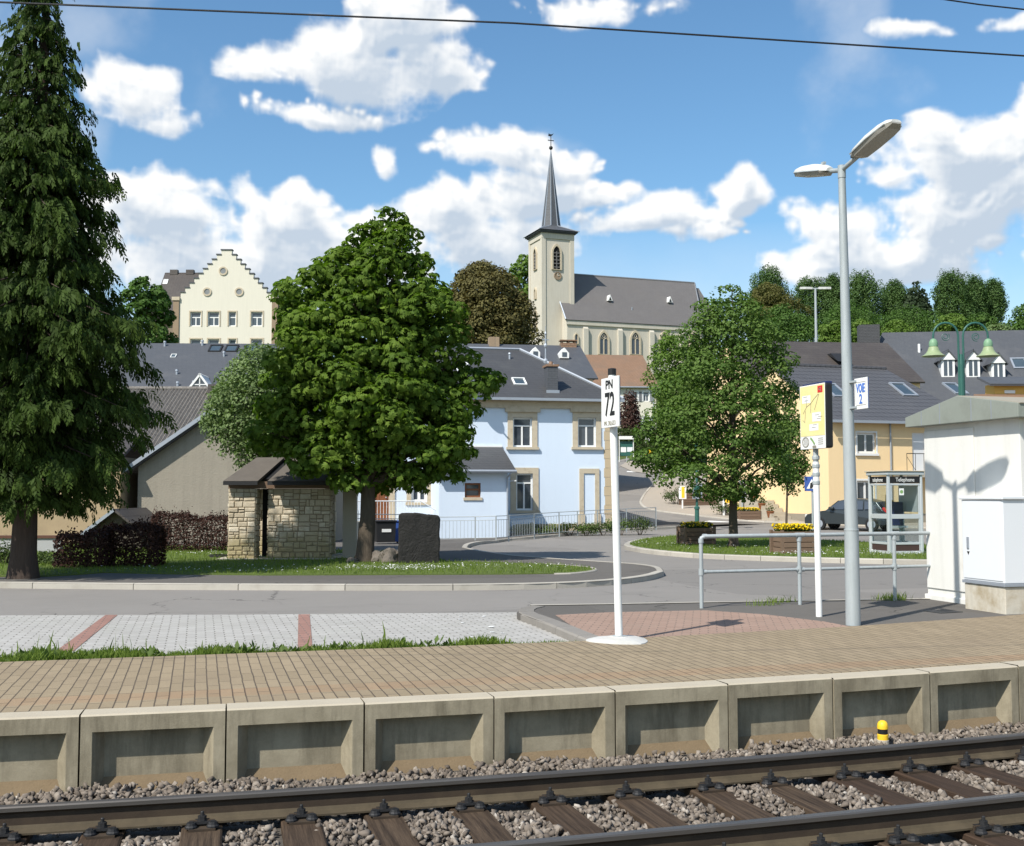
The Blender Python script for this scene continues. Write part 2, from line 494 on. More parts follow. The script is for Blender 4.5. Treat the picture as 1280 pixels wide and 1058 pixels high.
m_sleeper = (lambda m: m.fin(
    m.mix(m.ramp(m.noise(1.0, 6, .7, m.mapv((38, 1.6, 38), vec=m.rcoord())), [(.35, 0), (.65, 1)]), (.026, .017, .011), m.mix(m.tint(), (.058, .036, .024), (.095, .066, .042))),
    .85, 0, m.bump(m.noise(1.0, 5, .7, m.mapv((45, 2, 45))), .6, .01), .2))(N('sleeper_wood'))
m_stone = (lambda m: m.fin(
    m.mix(.35, m.ramp(m.tint(), [(0, (.06, .048, .039)), (.35, (.14, .115, .093)), (.7, (.22, .185, .152)), (.93, (.315, .275, .23)), (1, (.56, .52, .46))]),
          m.mix(m.noise(60, 4, .7), (.10, .08, .062), (.25, .21, .17))),
    .9, 0, m.bump(m.noise(120, 4, .7), .4, .004), .25))(N('ballast_stone'))
m_ballast_base = M('ballast_base', (.10, .088, .074), .4, 25, .95, 0, .8, 40, .03)
m_yellow = M('yellow_paint', (.80, .50, .03), .06, 6, .45, 0, .05, 40)
m_black = M('black_paint', (.015, .015, .016), .2, 8, .45, 0, .05, 40)
m_white = M('white_paint', (.72, .72, .70), .04, 4, .5, 0, .06, 50, .003, (5, .62, .85, (.62, .61, .58)))
m_white_dirty = M('weathered_white', (.50, .49, .46), .06, 5, .7, 0, .15, 60, .004, (5, .5, .78, (.44, .42, .37)))
m_white_pl = M('white_plastic', (.66, .68, .70), .03, 3, .42, 0, .03, 60, .003)
m_galv = (lambda m: m.fin(m.mix(m.noise(1.0, 5, .7, m.mapv((14, 14, 2.2))), (.25, .28, .285), (.42, .455, .465)), .58, .12, m.bump(m.noise(60, 4), .1, .003), .5))(N('galvanised_steel'))
m_lamp_shell = M('lamp_shell', (.55, .55, .52), .08, 5, .55, 0, .08, 50, .003, (6, .5, .75, (.36, .35, .32)))
m_lamp_lens = M('lamp_lens', (.30, .285, .25), .15, 8, .25, 0, .15, 90, .004)
m_blue = M('blue_paint', (.035, .085, .30), .05, 4, .45, 0, 0)
m_navy = M('navy_paint', (.018, .026, .085), .1, 4, .4, 0, 0)
m_hutwall = M('hut_render', (.67, .66, .62), .05, 1.2, .9, 0, .3, 45, .006, (1.3, .6, .9, (.54, .505, .43)), 0, .25, .16)
m_hutroof = M('hut_roof_metal', (.25, .27, .235), .1, 2, .6, .1, .1, 40, .004, (2.5, .5, .8, (.20, .21, .18)))
m_green = M('green_enamel', (.030, .105, .085), .12, 8, .4, 0, .06, 40)
m_greenlamp = M('pale_green_shade', (.25, .31, .17), .12, 5, .5, 0, .05, 40, .004, (6, .5, .75, (.33, .34, .19)))
m_greencap = M('green_cap', (.17, .30, .18), .1, 5, .5, 0, .05)
m_wood = (lambda m: m.fin(m.mix(m.noise(1.0, 6, .7, m.mapv((3, 3, 40))), m.mix(m.tint(), (.10, .062, .042), (.17, .11, .075)), (.20, .14, .10)), .85, 0, m.bump(m.noise(1, 5, .7, m.mapv((3, 3, 50))), .5, .01), .2))(N('planter_wood'))
m_soil = M('soil', (.05, .035, .025), .3, 20, .95, 0, .7, 40, .02)
m_petal = leafmat('yellow_petals', (.75, .50, .01), (.85, .66, .03), .6, .3, (1, 1, .5))
m_daisy = leafmat('white_petals', (.75, .75, .72), (.85, .85, .82), .6, .3, (1, 1, 1))
m_alu = M('booth_aluminium', (.52, .55, .56), .06, 6, .45, .25, .04, 60)

def glass_thin(name, tintc=(.92, .95, .95), gl=.12):
    m = N(name)
    tr = m.n('BsdfTransparent'); tr.inputs[0].default_value = (*tintc, 1)
    gs = m.n('BsdfGlossy'); gs.inputs['Roughness'].default_value = .03
    fr = m.n('LayerWeight'); fr.inputs[0].default_value = .5
    mx = m.n('MixShader')
    m.l(m.val(m.val(m.val(fr.outputs[1], 'POWER', 4.0), 'MULTIPLY', .6), 'ADD', gl * .3), mx.inputs[0]); m.l(tr.outputs[0], mx.inputs[1]); m.l(gs.outputs[0], mx.inputs[2]); m.l(mx.outputs[0], m.out.inputs[0])
    return m.m
m_glass = glass_thin('booth_glass')

def pane(name, c=(.02, .024, .03), rough=.06):
    m = N(name)
    return m.fin(m.mix(m.noise(.9, 3, .5), sc(c, .6), sc(c, 1.6)), rough, 0, m.bump(m.noise(2.2, 2, .5), .04, .01), .8)
m_pane = pane('window_glass', (.045, .055, .07), .05)  # bluish base colour lightened to stand in for reflected sky
m_pane_curtain = pane('curtained_glass', (.20, .20, .19), .12)
m_pane_blue = pane('skylight_glass', (.05, .07, .085), .08)

# ---- walls and roofs
m_bluewall = M('pale_blue_render', (.60, .685, .785), .03, .9, .9, 0, .15, 50, .004, (.7, .55, .9, (.55, .62, .73)), 0, .25, .03)
m_plinth = M('plinth_stone', (.40, .33, .22), .12, 3, .9, 0, .3, 30, .01)
m_sandstone = M('sandstone_trim', (.49, .42, .31), .10, 3.5, .85, 0, .2, 50, .006, (5, .5, .8, (.36, .29, .20)))
m_quoin = brickmat('quoin_stone', (.52, .42, .28), (.47, .37, .24), (.30, .25, .18), .9, .40, .012, var=.1)[0]
m_slate = roof('slate_dark', (.056, .056, .058), (.07, .07, .072), .28, .17, .014, .55, .22, .5, (.5, .55, .85, (.085, .085, .082)))
m_slate2 = roof('slate_grey', (.072, .076, .084), (.086, .09, .097), .28, .17, .012, .6, .18, .4, (.4, .55, .85, (.11, .11, .112)))
m_slate3 = roof('slate_church', (.135, .125, .12), (.155, .145, .138), .5, .35, .02, .7, .22, .4, (.22, .5, .8, (.14, .128, .118)))
m_browntile = roof('brown_tiles', (.21, .125, .075), (.25, .155, .10), .3, .26, .02, .6, .2, .6, (.5, .5, .8, (.16, .115, .08)))
m_darkbrown = roof('dark_brown_tiles', (.062, .052, .046), (.078, .066, .058), .3, .3, .02, .5, .2, .5, (.5, .5, .8, (.09, .078, .066)))
m_greytile = roof('anthracite_tiles', (.082, .082, .088), (.097, .096, .10), .32, .36, .03, .35, .12, 1.0, (.4, .55, .85, (.11, .108, .11)))
m_yellowwall = M('yellow_render', (.80, .60, .345), .03, 1, .9, 0, .12, 50, .004, (.8, .55, .9, (.74, .55, .31)), 0, .25, .05)
m_orangewall = M('orange_render', (.62, .38, .10), .05, 1, .9, 0, .12, 50)
m_creamwall = M('cream_render', (.64, .605, .505), .03, .4, .9, 0, .12, 30, .004, (.3, .55, .9, (.68, .63, .51)), 0, .25, .10)
m_churchwall = M('church_render', (.53, .49, .41), .07, .35, .9, 0, .15, 20, .01, (.25, .5, .8, (.48, .435, .35)), 0, .25, .22)
m_brownstone = brickmat('brown_stone', (.30, .225, .15), (.25, .185, .125), (.20, .16, .12), .9, .45, .02, var=.15)[0]
m_greywall = M('rough_render', (.285, .258, .208), .16, 1.6, .95, 0, .5, 16, .03, (.5, .5, .8, (.285, .255, .205)), 0, .2, .2)
m_tanwall = M('tan_render', (.36, .275, .165), .10, .5, .95, 0, .3, 20, .02, (.6, .5, .8, (.30, .225, .14)))
m_blockwall = M('grey_block', (.36, .36, .36), .1, 3, .95, 0, .3, 40)
m_corr = (lambda m: m.fin(
    m.mix(m.ramp(m.noise(1.0, 6, .75, m.mapv((9, 9, 3))), [(.35, 0), (.7, 1)]), (.11, .10, .09), (.27, .25, .225)),
    .9, 0, m.bump(m.noise(30, 5, .7), .5, .02), .2))(N('old_corrugated'))
m_zinc = M('zinc', (.34, .37, .41), .1, 4, .5, .4, .08, 40)
m_woodbrown = M('brown_wood', (.20, .075, .03), .2, 6, .6, 0, .2, 40)
m_rubble = (lambda m: m.fin(
    m.mix(m.ramp(m.noise(9, 6, .7), [(.3, 0), (.75, 1)]), m.ramp(m.tint(), [(0, (.33, .26, .165)), (.5, (.52, .425, .275)), (1, (.63, .54, .38))]), (.33, .255, .15)),
    .9, 0, m.bump(m.noise(26, 6, .75), .7, .02), .2))(N('rubble_stone'))
def rubble_moss(src):
    m = N('rubble_stone_mossy')
    c = m.mix(m.ramp(m.noise(9, 6, .7), [(.3, 0), (.75, 1)]), m.ramp(m.tint(), [(0, (.40, .34, .25)), (.5, (.58, .51, .39)), (1, (.68, .62, .50))]), (.42, .35, .245))
    sx = m.n('SeparateXYZ'); m.l(m.coord(), sx.inputs[0])
    low = m.ramp(m.val(m.val(sx.outputs[2], 'MULTIPLY', 1.35), 'ADD', m.val(m.noise(2.3, 5, .7), 'MULTIPLY', -1.0)), [(-.0, 1), (.42, 0)])
    c = m.mix(m.val(low, 'MULTIPLY', .55), c, m.mix(m.noise(14, 4, .7), (.16, .145, .03), (.27, .21, .06)))
    return m.fin(c, .9, 0, m.bump(m.noise(26, 6, .75), .7, .02), .2)
m_rubble = rubble_moss(None)
m_mortar = M('mortar', (.22, .175, .115), .2, 9, .95, 0, .5, 40, .01)
m_shroof = (lambda m: m.fin(m.mix(m.noise(2.5, 6, .7), (.075, .066, .058), (.15, .132, .112)), .9, 0, m.bump(m.noise(1, 5, .7, m.mapv((3, 14, 14))), .5, .02), .2))(N('shelter_roof'))
m_darkslab = M('dark_monument_stone', (.019, .018, .017), .35, 4, .85, 0, .7, 18, .04)
m_rock = M('grey_rock', (.14, .12, .10), .25, 5, .9, 0, .8, 12, .05)
m_conc_post = M('post_concrete', (.40, .36, .29), .1, 2, .9, 0, .2, 50)
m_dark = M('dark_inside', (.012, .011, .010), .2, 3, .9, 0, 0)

# ---- vegetation
m_bark = (lambda m: m.fin(m.mix(m.noise(1, 6, .75, m.mapv((14, 14, 3))), (.045, .034, .024), (.13, .105, .08)), .95, 0, m.bump(m.noise(1, 6, .75, m.mapv((18, 18, 4))), .9, .03), .15))(N('bark'))
m_bark_red = (lambda m: m.fin(m.mix(m.noise(1, 6, .75, m.mapv((12, 12, 1.5))), (.035, .026, .021), (.10, .075, .06)), .95, 0, m.bump(m.noise(1, 6, .75, m.mapv((16, 16, 2))), .9, .03), .15))(N('conifer_bark'))
m_chestnut = leafmat('chestnut_leaf', (.044, .095, .012), (.16, .24, .034), .42, .38)
m_linden = leafmat('linden_leaf', (.038, .088, .014), (.135, .205, .05), .40, .32)
m_conifer = leafmat('conifer_spray', (.008, .017, .005), (.054, .090, .014), .7, .22)
m_pale = leafmat('pale_leaf', (.075, .125, .04), (.20, .265, .11), .42, .25)
m_copper = leafmat('copper_leaf', (.080, .072, .028), (.15, .135, .048), .5, .25, (1.1, .9, .5))
m_farg = leafmat('far_green_leaf', (.04, .085, .020), (.10, .175, .04), .5, .3)
m_farb = leafmat('far_bright_leaf', (.08, .145, .025), (.155, .235, .05), .5, .35)
m_poplar = leafmat('poplar_leaf', (.045, .092, .030), (.105, .17, .052), .5, .25)
m_spruce = leafmat('spruce_needle', (.018, .034, .016), (.040, .060, .026), .6, .15)
m_ybrown = leafmat('budding_leaf', (.085, .095, .028), (.145, .135, .045), .5, .3)
m_purple = leafmat('purple_leaf', (.040, .022, .018), (.085, .045, .035), .5, .15, (1.2, .7, .5))
m_hedge = leafmat('dark_red_hedge_leaf', (.020, .010, .008), (.058, .027, .019), .55, .15, (1.2, .7, .5))
m_hedge_g = leafmat('hedge_green_leaf', (.030, .050, .014), (.07, .10, .03), .5, .25)
m_grass = leafmat('grass_blade', (.075, .125, .016), (.175, .235, .045), .55, .35)
m_weed = leafmat('weed_leaf', (.06, .105, .022), (.125, .17, .05), .5, .3)
# ================================================================ camera, sun, sky
cam = bpy.data.cameras.new('camera'); cam.sensor_width = 36; cam.sensor_fit = 'HORIZONTAL'
cam.lens = 36 * FPX / 1280; cam.clip_start = .1; cam.clip_end = 6000
co = bpy.data.objects.new('camera', cam); COL.objects.link(co)
co.location = CAM
mrot = Matrix((RGT, UPV, -FWD)).transposed()
co.rotation_euler = mrot.to_euler()
scene.camera = co

SUN_DIR = Vector((-.827, -.562, math.tan(R_(47)))).normalized()      # towards the sun
sl = bpy.data.lights.new('sun', 'SUN'); sl.energy = 4.7; sl.angle = R_(.53); sl.color = (1, .952, .875)
so = bpy.data.objects.new('sun', sl); COL.objects.link(so)
so.rotation_euler = SUN_DIR.to_track_quat('Z', 'Y').to_euler()
so.location = (-20, -20, 40)

CLOUDS = [
    (500, 20, 85, 60, 1.2), (430, 90, 125, 55, 1.15), (315, 92, 55, 28, .9), (555, 98, 75, 40, 1), (400, 140, 120, 22, 1.0),
    (610, 184, 80, 30, 1.1), (700, 198, 50, 24, 1), (486, 200, 15, 18, .55),
    (150, 125, 60, 40, .8), (195, 148, 60, 22, .5),
    (215, 265, 130, 55, 1.2), (375, 268, 115, 42, 1.15), (280, 330, 280, 70, 1.2), (480, 290, 70, 45, .9),
    (560, 262, 85, 42, 1.1), (650, 246, 85, 38, 1), (735, 240, 60, 30, .9), (600, 315, 110, 45, 1), (790, 272, 90, 34, .9),
    (908, 243, 36, 44, 1.15), (868, 298, 55, 28, 1),
    (1195, 200, 85, 55, 1.2), (1265, 160, 50, 50, 1.2), (1115, 225, 48, 44, 1), (1050, 280, 85, 42, 1), (1200, 275, 120, 50, 1.2), (990, 262, 40, 22, .6),
    (1130, 325, 220, 46, 1.15), (1360, 240, 120, 110, 1.2),
    (740, 14, 110, 26, .8), (1145, 36, 36, 16, .42), (1240, 18, 34, 14, .42),
    (-90, 250, 160, 70, 1), (1520, 300, 120, 60, 1), (-420, 180, 200, 90, 1.1), (-700, 330, 300, 60, 1), (1900, 180, 220, 90, 1.1), (2300, 340, 300, 60, 1),
]
SKY_W, SKY_H, AZ0, AZW, ELH = 2400, 1000, R_(-45), R_(120), R_(50)

def cloud_map():
    """procedural cumulus field over azimuth x elevation: coverage and self-shadowing"""
    r = np.random.default_rng(5)
    X, Y = np.meshgrid(np.arange(SKY_W), np.arange(SKY_H))
    az = AZ0 + AZW * (X + .5) / SKY_W; el = ELH * (Y + .5) / SKY_H
    def vn(f, seed, ox=0.0, oy=0.0):       # smooth value noise, f cells per radian
        rr = np.random.default_rng(seed); G = rr.random((256, 256)).astype(np.float32)
        u = az * f + 40 + ox; v = el * f * 1.15 + 40 + oy
        i = np.floor(u).astype(int); j = np.floor(v).astype(int); a = u - i; b = v - j
        a = a * a * a * (a * (a * 6 - 15) + 10); b = b * b * b * (b * (b * 6 - 15) + 10)
        g00 = G[j % 256, i % 256]; g10 = G[j % 256, (i + 1) % 256]; g01 = G[(j + 1) % 256, i % 256]; g11 = G[(j + 1) % 256, (i + 1) % 256]
        return (g00 * (1 - a) + g10 * a) * (1 - b) + (g01 * (1 - a) + g11 * a) * b
    wx = vn(9, 1) - .5 + (vn(26, 2) - .5) * .4; wy = vn(9, 3) - .5 + (vn(26, 4) - .5) * .4
    fb = sum((vn(14 * 2.03 ** k, 10 + k) - .5) * .56 ** k for k in range(7))
    bil = 1 - sum(np.abs(vn(17 * 2.1 ** k, 30 + k, wx * 1.0, wy * 1.0) - .5) * 2 * .5 ** k for k in range(5)) / 1.25
    acc = np.full(az.shape, -2.0)
    WX, WY = wx * .030, wy * .022
    def puff(a0, e0, ra, re, wt, flat=1.0):
        x0, x1 = [int(np.clip((q - AZ0) / AZW * SKY_W, 0, SKY_W)) for q in (a0 - ra * 2.6 - .03, a0 + ra * 2.6 + .03)]
        y0, y1 = [int(np.clip(q / ELH * SKY_H, 0, SKY_H)) for q in (e0 - re * 2.6 - .03, e0 + re * 2.6 + .03)]
        if x1 <= x0 or y1 <= y0: return
        S = np.s_[y0:y1, x0:x1]
        dx = (az[S] + WX[S] - a0) / ra; dy = (el[S] + WY[S] - e0) / re; dy = np.where(dy < 0, dy * flat, dy)
        v = (1 - np.sqrt(dx * dx + dy * dy)) * wt
        acc[S] = np.logaddexp(acc[S] * 11, v * 11) / 11
    for (px, py, rx, ry, wt) in CLOUDS:
        d = ray(px, py); a0 = math.atan2(d.x, d.y); e0 = math.asin(d.z)
        d2 = ray(px + rx, py); ra = abs(math.atan2(d2.x, d2.y) - a0); d3 = ray(px, py - ry); re = abs(math.asin(d3.z) - e0)
        puff(a0, e0, ra * .98, re * .95, wt, 1.15)
        for k in range(int(7 + rx / 7)):      # cauliflower heads along the upper rim, smaller ones below
            th = r.uniform(-.12, PI + .12); q = r.uniform(.50, .88); k_ = r.uniform(.28, .60) * (1 if math.sin(th) > 0 else .7)
            puff(a0 + ra * q * math.cos(th), e0 + re * q * math.sin(th) * .92, re * k_ * 1.15, re * k_, wt * .62)
    D = acc * 1.30 + .10 + fb * .50 + (bil - .62) * .80
    D += np.clip((R_(13) - el) / R_(13), 0, 1) * .12
    D *= np.clip((ELH - el) / R_(4), 0, 1)
    ss = lambda x, a, b: (lambda t: t * t * (3 - 2 * t))(np.clip((x - a) / (b - a), 0, 1))
    cov = ss(D, -.06, .50)
    thin = ss(vn(7, 60) + (vn(21, 61) - .5) * .5 + fb * .25, .62, 1.05) * .30        # faint veil
    thick = np.clip(D, 0, 1.3)
    sh = np.zeros_like(D); wsum = 0
    for k in range(1, 9):                   # march towards the sun (up and to the left)
        w = .86 ** k; s = np.roll(np.roll(thick, -7 * k, 0), 3 * k, 1); s[-7 * k:] = 0; sh += s * w; wsum += w
    sh = sh / wsum
    rel = np.roll(np.roll(D, -4, 0), 2, 1) - D
    shade = np.clip(ss(sh, .14, .85) * .92 + rel * 1.1, 0, 1)
    cov = np.maximum(cov, thin * (1 - cov))
    bank = np.clip(1.15 - el / R_(11.5), 0, 1) ** .8 * np.clip(.35 + vn(5, 71) * .75 + fb * .45, 0, 1) * .80
    shade = np.where(bank > cov, shade * cov + .30 * (1 - cov), shade); cov = np.maximum(cov, bank)
    img = bpy.data.images.new('cloud_field', SKY_W, SKY_H, float_buffer=True, is_data=True)
    px = np.ones((SKY_H, SKY_W, 4), np.float32); px[..., 0] = cov; px[..., 1] = shade; px[..., 2] = 0
    img.pixels.foreach_set(px.ravel()); img.update()
    try: img.pack()
    except Exception: pass
    return img

def build_world():
    w = bpy.data.worlds.new('World'); scene.world = w; w.use_nodes = True
    w.cycles.sampling_method = 'MANUAL'; w.cycles.sample_map_resolution = 1024
    t = w.node_tree; t.nodes.clear(); L = t.links.new
    def n(ty, **kw):
        x = t.nodes.new('ShaderNode' + ty)
        for k, v in kw.items(): setattr(x, k, v)
        return x
    def m(op, a, b=None, clamp=False):
        x = n('Math', operation=op); x.use_clamp = clamp
        for i, q in enumerate((a, b)):
            if q is None: continue
            if isinstance(q, (int, float)): x.inputs[i].default_value = q
            else: L(q, x.inputs[i])
        return x.outputs[0]
    out = n('OutputWorld'); bg = n('Background'); bg.inputs['Strength'].default_value = 0.104
    sky = n('TexSky', sky_type='NISHITA'); sky.sun_disc = False
    sky.sun_elevation = R_(47); sky.sun_rotation = math.atan2(SUN_DIR.x, SUN_DIR.y)
    sky.air_density = 1.0; sky.dust_density = 1.2; sky.ozone_density = 1.6; sky.altitude = 300
    tc = n('TexCoord'); sx = n('SeparateXYZ'); L(tc.outputs['Generated'], sx.inputs[0])
    az = m('ARCTAN2', sx.outputs[0], sx.outputs[1]); el = m('ARCSINE', sx.outputs[2])
    P = n('CombineXYZ'); L(m('DIVIDE', m('SUBTRACT', az, AZ0), AZW), P.inputs[0]); L(m('MAXIMUM', m('MINIMUM', m('DIVIDE', el, ELH), .998), .002), P.inputs[1])
    tx = n('TexImage'); tx.image = cloud_map(); tx.interpolation = 'Cubic'; tx.extension = 'REPEAT'; L(P.outputs[0], tx.inputs[0])
    sp = n('SeparateColor'); L(tx.outputs[0], sp.inputs[0])
    cc = n('Mix', data_type='RGBA'); L(sp.outputs[1], cc.inputs[0]); cc.inputs[6].default_value = (7.8, 7.8, 7.7, 1); cc.inputs[7].default_value = (4.2, 4.85, 5.65, 1)
    hs = n('HueSaturation'); hs.inputs['Saturation'].default_value = 1.14; L(sky.outputs[0], hs.inputs['Color'])
    ml = n('Mix', data_type='RGBA', blend_type='MULTIPLY'); ml.inputs[0].default_value = 1.0; ml.inputs[7].default_value = (1.10, 1.27, 1.25, 1); L(hs.outputs[0], ml.inputs[6])
    mx = n('Mix', data_type='RGBA'); L(m('MULTIPLY', sp.outputs[0], .97), mx.inputs[0]); L(ml.outputs[2], mx.inputs[6]); L(cc.outputs[2], mx.inputs[7])
    L(mx.outputs[2], bg.inputs['Color']); L(bg.outputs[0], out.inputs[0])

build_world()
scene.view_settings.view_transform = 'Standard'; scene.view_settings.look = 'None'
scene.cycles.max_bounces = 6; scene.cycles.diffuse_bounces = 3; scene.cycles.glossy_bounces = 3; scene.cycles.transmission_bounces = 4; scene.cycles.transparent_max_bounces = 8
scene.view_settings.exposure = 0.40; scene.view_settings.gamma = 1.0

# ================================================================ terrain and ground sheets
def grid_axis(lo, hi, a, b, step, n):
    mid = list(np.arange(a, b + 1e-6, step))
    left = [a - (a - lo) * ((i / n) ** 2.2) for i in range(n, 0, -1)]
    right = [b + (hi - b) * ((i / n) ** 2.2) for i in range(1, n + 1)]
    return np.array(left + mid + right)
gx = grid_axis(-1800, 1800, -60, 80, 2.0, 14); gy = grid_axis(-300, 2600, -4, 130, 2.0, 16)
TV = []
for y in gy:
    for x in gx:
        z = g(x, y) - .04
        if y < 12.5: z = min(z, -.72 if y < 11.5 else z)
        TV.append((x, y, z))
nx = len(gx)
TF = np.array([(j * nx + i, j * nx + i + 1, (j + 1) * nx + i + 1, (j + 1) * nx + i) for j in range(len(gy) - 1) for i in range(nx - 1)])
o = np_mesh('ground', np.array(TV), TF, m_terrain, smooth=True)
T(o, 'green and earthy ground rising to the village hill behind the houses', 'ground', kind='structure')

def G(pts, off=0.0):
    return [at_g(x, y, off) for x, y in pts]
def Z(pts, z=0.0):
    return [at_z(x, y, z) for x, y in pts]

# asphalt of the station road
pA = [(-45, 11.2), (45, 11.2)] + [ls(50, 59), ls(26, 59), ls(22, 62), ls(8, 62), ls(4, 59), ls(-45, 59)]
T(drape(pA, 0.0, 'road', m_asphalt), 'grey asphalt station road between the parking bays and the grass islands', 'road', kind='structure')
pB = G([(735, 652), (748, 618), (757, 590), (764, 577), (800, 570), (850, 574), (900, 600), (960, 640), (1000, 654), (860, 657)])
T(drape(pB, .012, 'hill_road', m_asphalt), 'asphalt road curving uphill to the right of the pale blue house', 'road', kind='structure')
pC = G([(835, 588), (822, 600), (808, 614), (801, 624), (800, 631), (812, 638), (850, 643.5), (900, 649), (950, 653.5), (1037, 657), (1180, 662), (1180, 640), (1040, 636), (990, 622), (930, 605), (890, 594)])
T(drape(pC, .05, 'far_footway', m_pavebeige, skirt=.12), 'beige footway curving uphill in front of the yellow house', 'pavement', kind='structure')
pCk = [(835, 588), (822, 600), (808, 614), (801, 624), (800, 631), (812, 638), (850, 643.5), (900, 649), (950, 653.5), (1037, 657), (1180, 662)]
kl = smooth_line([(p.x, p.y) for p in G(pCk)], 5)
T(kerb(kl, 'far_kerb', m_kerb, .14, .075, -.06, 1.0, .01, 1), 'pale kerb along the beige footway curving uphill', 'kerb', kind='structure')
pDv = G([(775, 583), (790, 590), (815, 594), (832, 590), (850, 580), (830, 574), (790, 573)])
T(drape(pDv, .05, 'upper_footway', m_pavebeige), 'beige footway at the top bend of the hill road', 'pavement', kind='structure')
T(drape(G([(856, 617), (868, 610), (895, 604), (925, 604), (930, 612), (905, 622), (866, 623)]), .08, 'bank_lawn', m_lawn), 'green grass patch behind the wooden trough up the footway', 'lawn', kind='structure')
# zebra crossing stripes
mb = MB()
for (a, b_, c, d) in [((820, 659.5), (843, 660.5), (850, 659), (828, 658)), ((838, 657.3), (862, 658.6), (870, 657), (846, 655.8)), ((858, 655.5), (884, 656.8), (892, 655.3), (866, 654)), ((878, 653.6), (905, 655.2), (914, 653.7), (887, 652.2))]:
    q = [at_g(x, y) for x, y in (a, b_, c, d)]
    mb.quad(*[(p.x, p.y, g(p.x, p.y) + .05) for p in q])
T(mb.build('zebra_crossing', m_white_line), 'white zebra crossing stripes on the road before the yellow house', 'road marking', kind='structure')
mb = MB()
q = [at_g(x, y) for x, y in ((784, 589.5), (803, 589.5), (802, 590.8), (783, 590.8))]
mb.quad(*[(p.x, p.y, g(p.x, p.y) + .028) for p in q])
T(mb.build('road_line', m_white_line), 'short white line on the uphill bend of the road', 'road marking', kind='structure')
mb = MB()
for a in [((915, 676.5), (985, 678.5), (985, 679.6), (915, 677.4)), ((1020, 679), (1080, 681), (1080, 682.2), (1020, 680.2))]:
    q = [at_g(x, y) for x, y in a]
    mb.quad(*[(p.x, p.y, g(p.x, p.y) + .008) for p in q])

# near parking bay pavers
pP = Z([(-260, 772), (0, 770), (300, 769), (655, 766)], -.1) + Z([(740, 803), (700, 812), (0, 836), (-330, 848)], -.1)
T(drape(pP, .006, 'parking_bay', m_parking, step=50), 'pale grey block paved parking bays beside the platform', 'parking', kind='structure')
for i, (a, lab) in enumerate([([(132, 769.7), (147, 769.7), (92, 815), (70, 815)], 'left slanting red brick line dividing the grey parking bays'),
                              ([(373, 769), (387, 769), (391, 815), (372, 815)], 'right upright red brick line dividing the grey parking bays')]):
    T(drape(Z(a, -.1), .011, 'bay_divider', m_redline, step=50), lab, 'road marking', 'red brick bay dividers', kind='structure')

# footway island with the signs
back = [(-9.5, 11.92), (3.9, 11.92)]
pb = [at_z(x, y, 0) for x, y in ((742, 800), (1065, 783), (1290, 767.5), (1500, 755))]
pI = Z([(646, 766), (652, 760), (668, 757), (760, 756), (900, 753.5), (1155, 749.5), (1320, 744), (1500, 738)], -.006) + [Vector((p.x, p.y - .3, 0)) for p in reversed(pb)]
T(drape(pI, -.006, 'sign_footway', m_asphalt_d, skirt=.12, step=50, h=lambda x, y: 0.0), 'dark asphalt footway carrying the signs, lamp and white hut', 'pavement', kind='structure')
pR = Z([(694, 769), (760, 765.5), (880, 763), (955, 768), (1030, 777), (1062, 783.2), (742, 800.5)], -.002)
T(drape(pR, -.002, 'red_footway', m_redpave, step=50, h=lambda x, y: 0.0), 'reddish paver patch around the foot of the level crossing sign', 'pavement', kind='structure')
kl = smooth_line([(p.x, p.y) for p in Z([(742, 803), (716, 793), (690, 782), (664, 772), (648, 766), (650, 760.5), (664, 757.3)], 0)], 5)
T(kerb([tuple(p[:2]) for p in reversed(kl)], 'island_kerb', m_kerb_dark, .22, .104, -.06, .9, .012, 1), 'weathered dark kerb around the near end of the sign footway', 'kerb', kind='structure')
kl = [(p.x, p.y) for p in Z([(664, 757.2), (760, 755.8), (900, 753.2), (1155, 749.2), (1320, 744)], 0)]
mb = MB()
for a, b_ in zip(kl, kl[1:]):
    a = Vector((*a, 0)); b_ = Vector((*b_, 0)); nn = Vector((-(b_ - a).y, (b_ - a).x, 0)).normalized() * .12
    v = []
    for p in (a, b_, b_ + nn, a + nn): v.append((p.x, p.y, 0.004))
    mb.quad(*v); mb.quad((a.x + nn.x, a.y + nn.y, .004), (b_.x + nn.x, b_.y + nn.y, .004), (b_.x + nn.x, b_.y + nn.y, -.15), (a.x + nn.x, a.y + nn.y, -.15))
T(mb.build('kerb_edging', m_kerb), 'thin pale edging stone along the far side of the sign footway', 'kerb', kind='structure')

# platform surface (track and platform edge follow a slight bend)
pS = [Vector((x, 9.085 + bend(x), 0)) for x in np.linspace(-12, 16, 29)] + [Vector((16, 14.2, 0)), Vector((pb[2].x, pb[2].y, 0)), Vector((pb[1].x, pb[1].y, 0)), Vector((3.9, 11.92, 0)), Vector((-12, 11.92, 0))]
T(drape(pS, 0.0, 'platform_paving', m_platform, skirt=.2, step=50, h=lambda x, y: 0.0), 'brown long paver surface of the railway platform', 'platform', kind='structure')

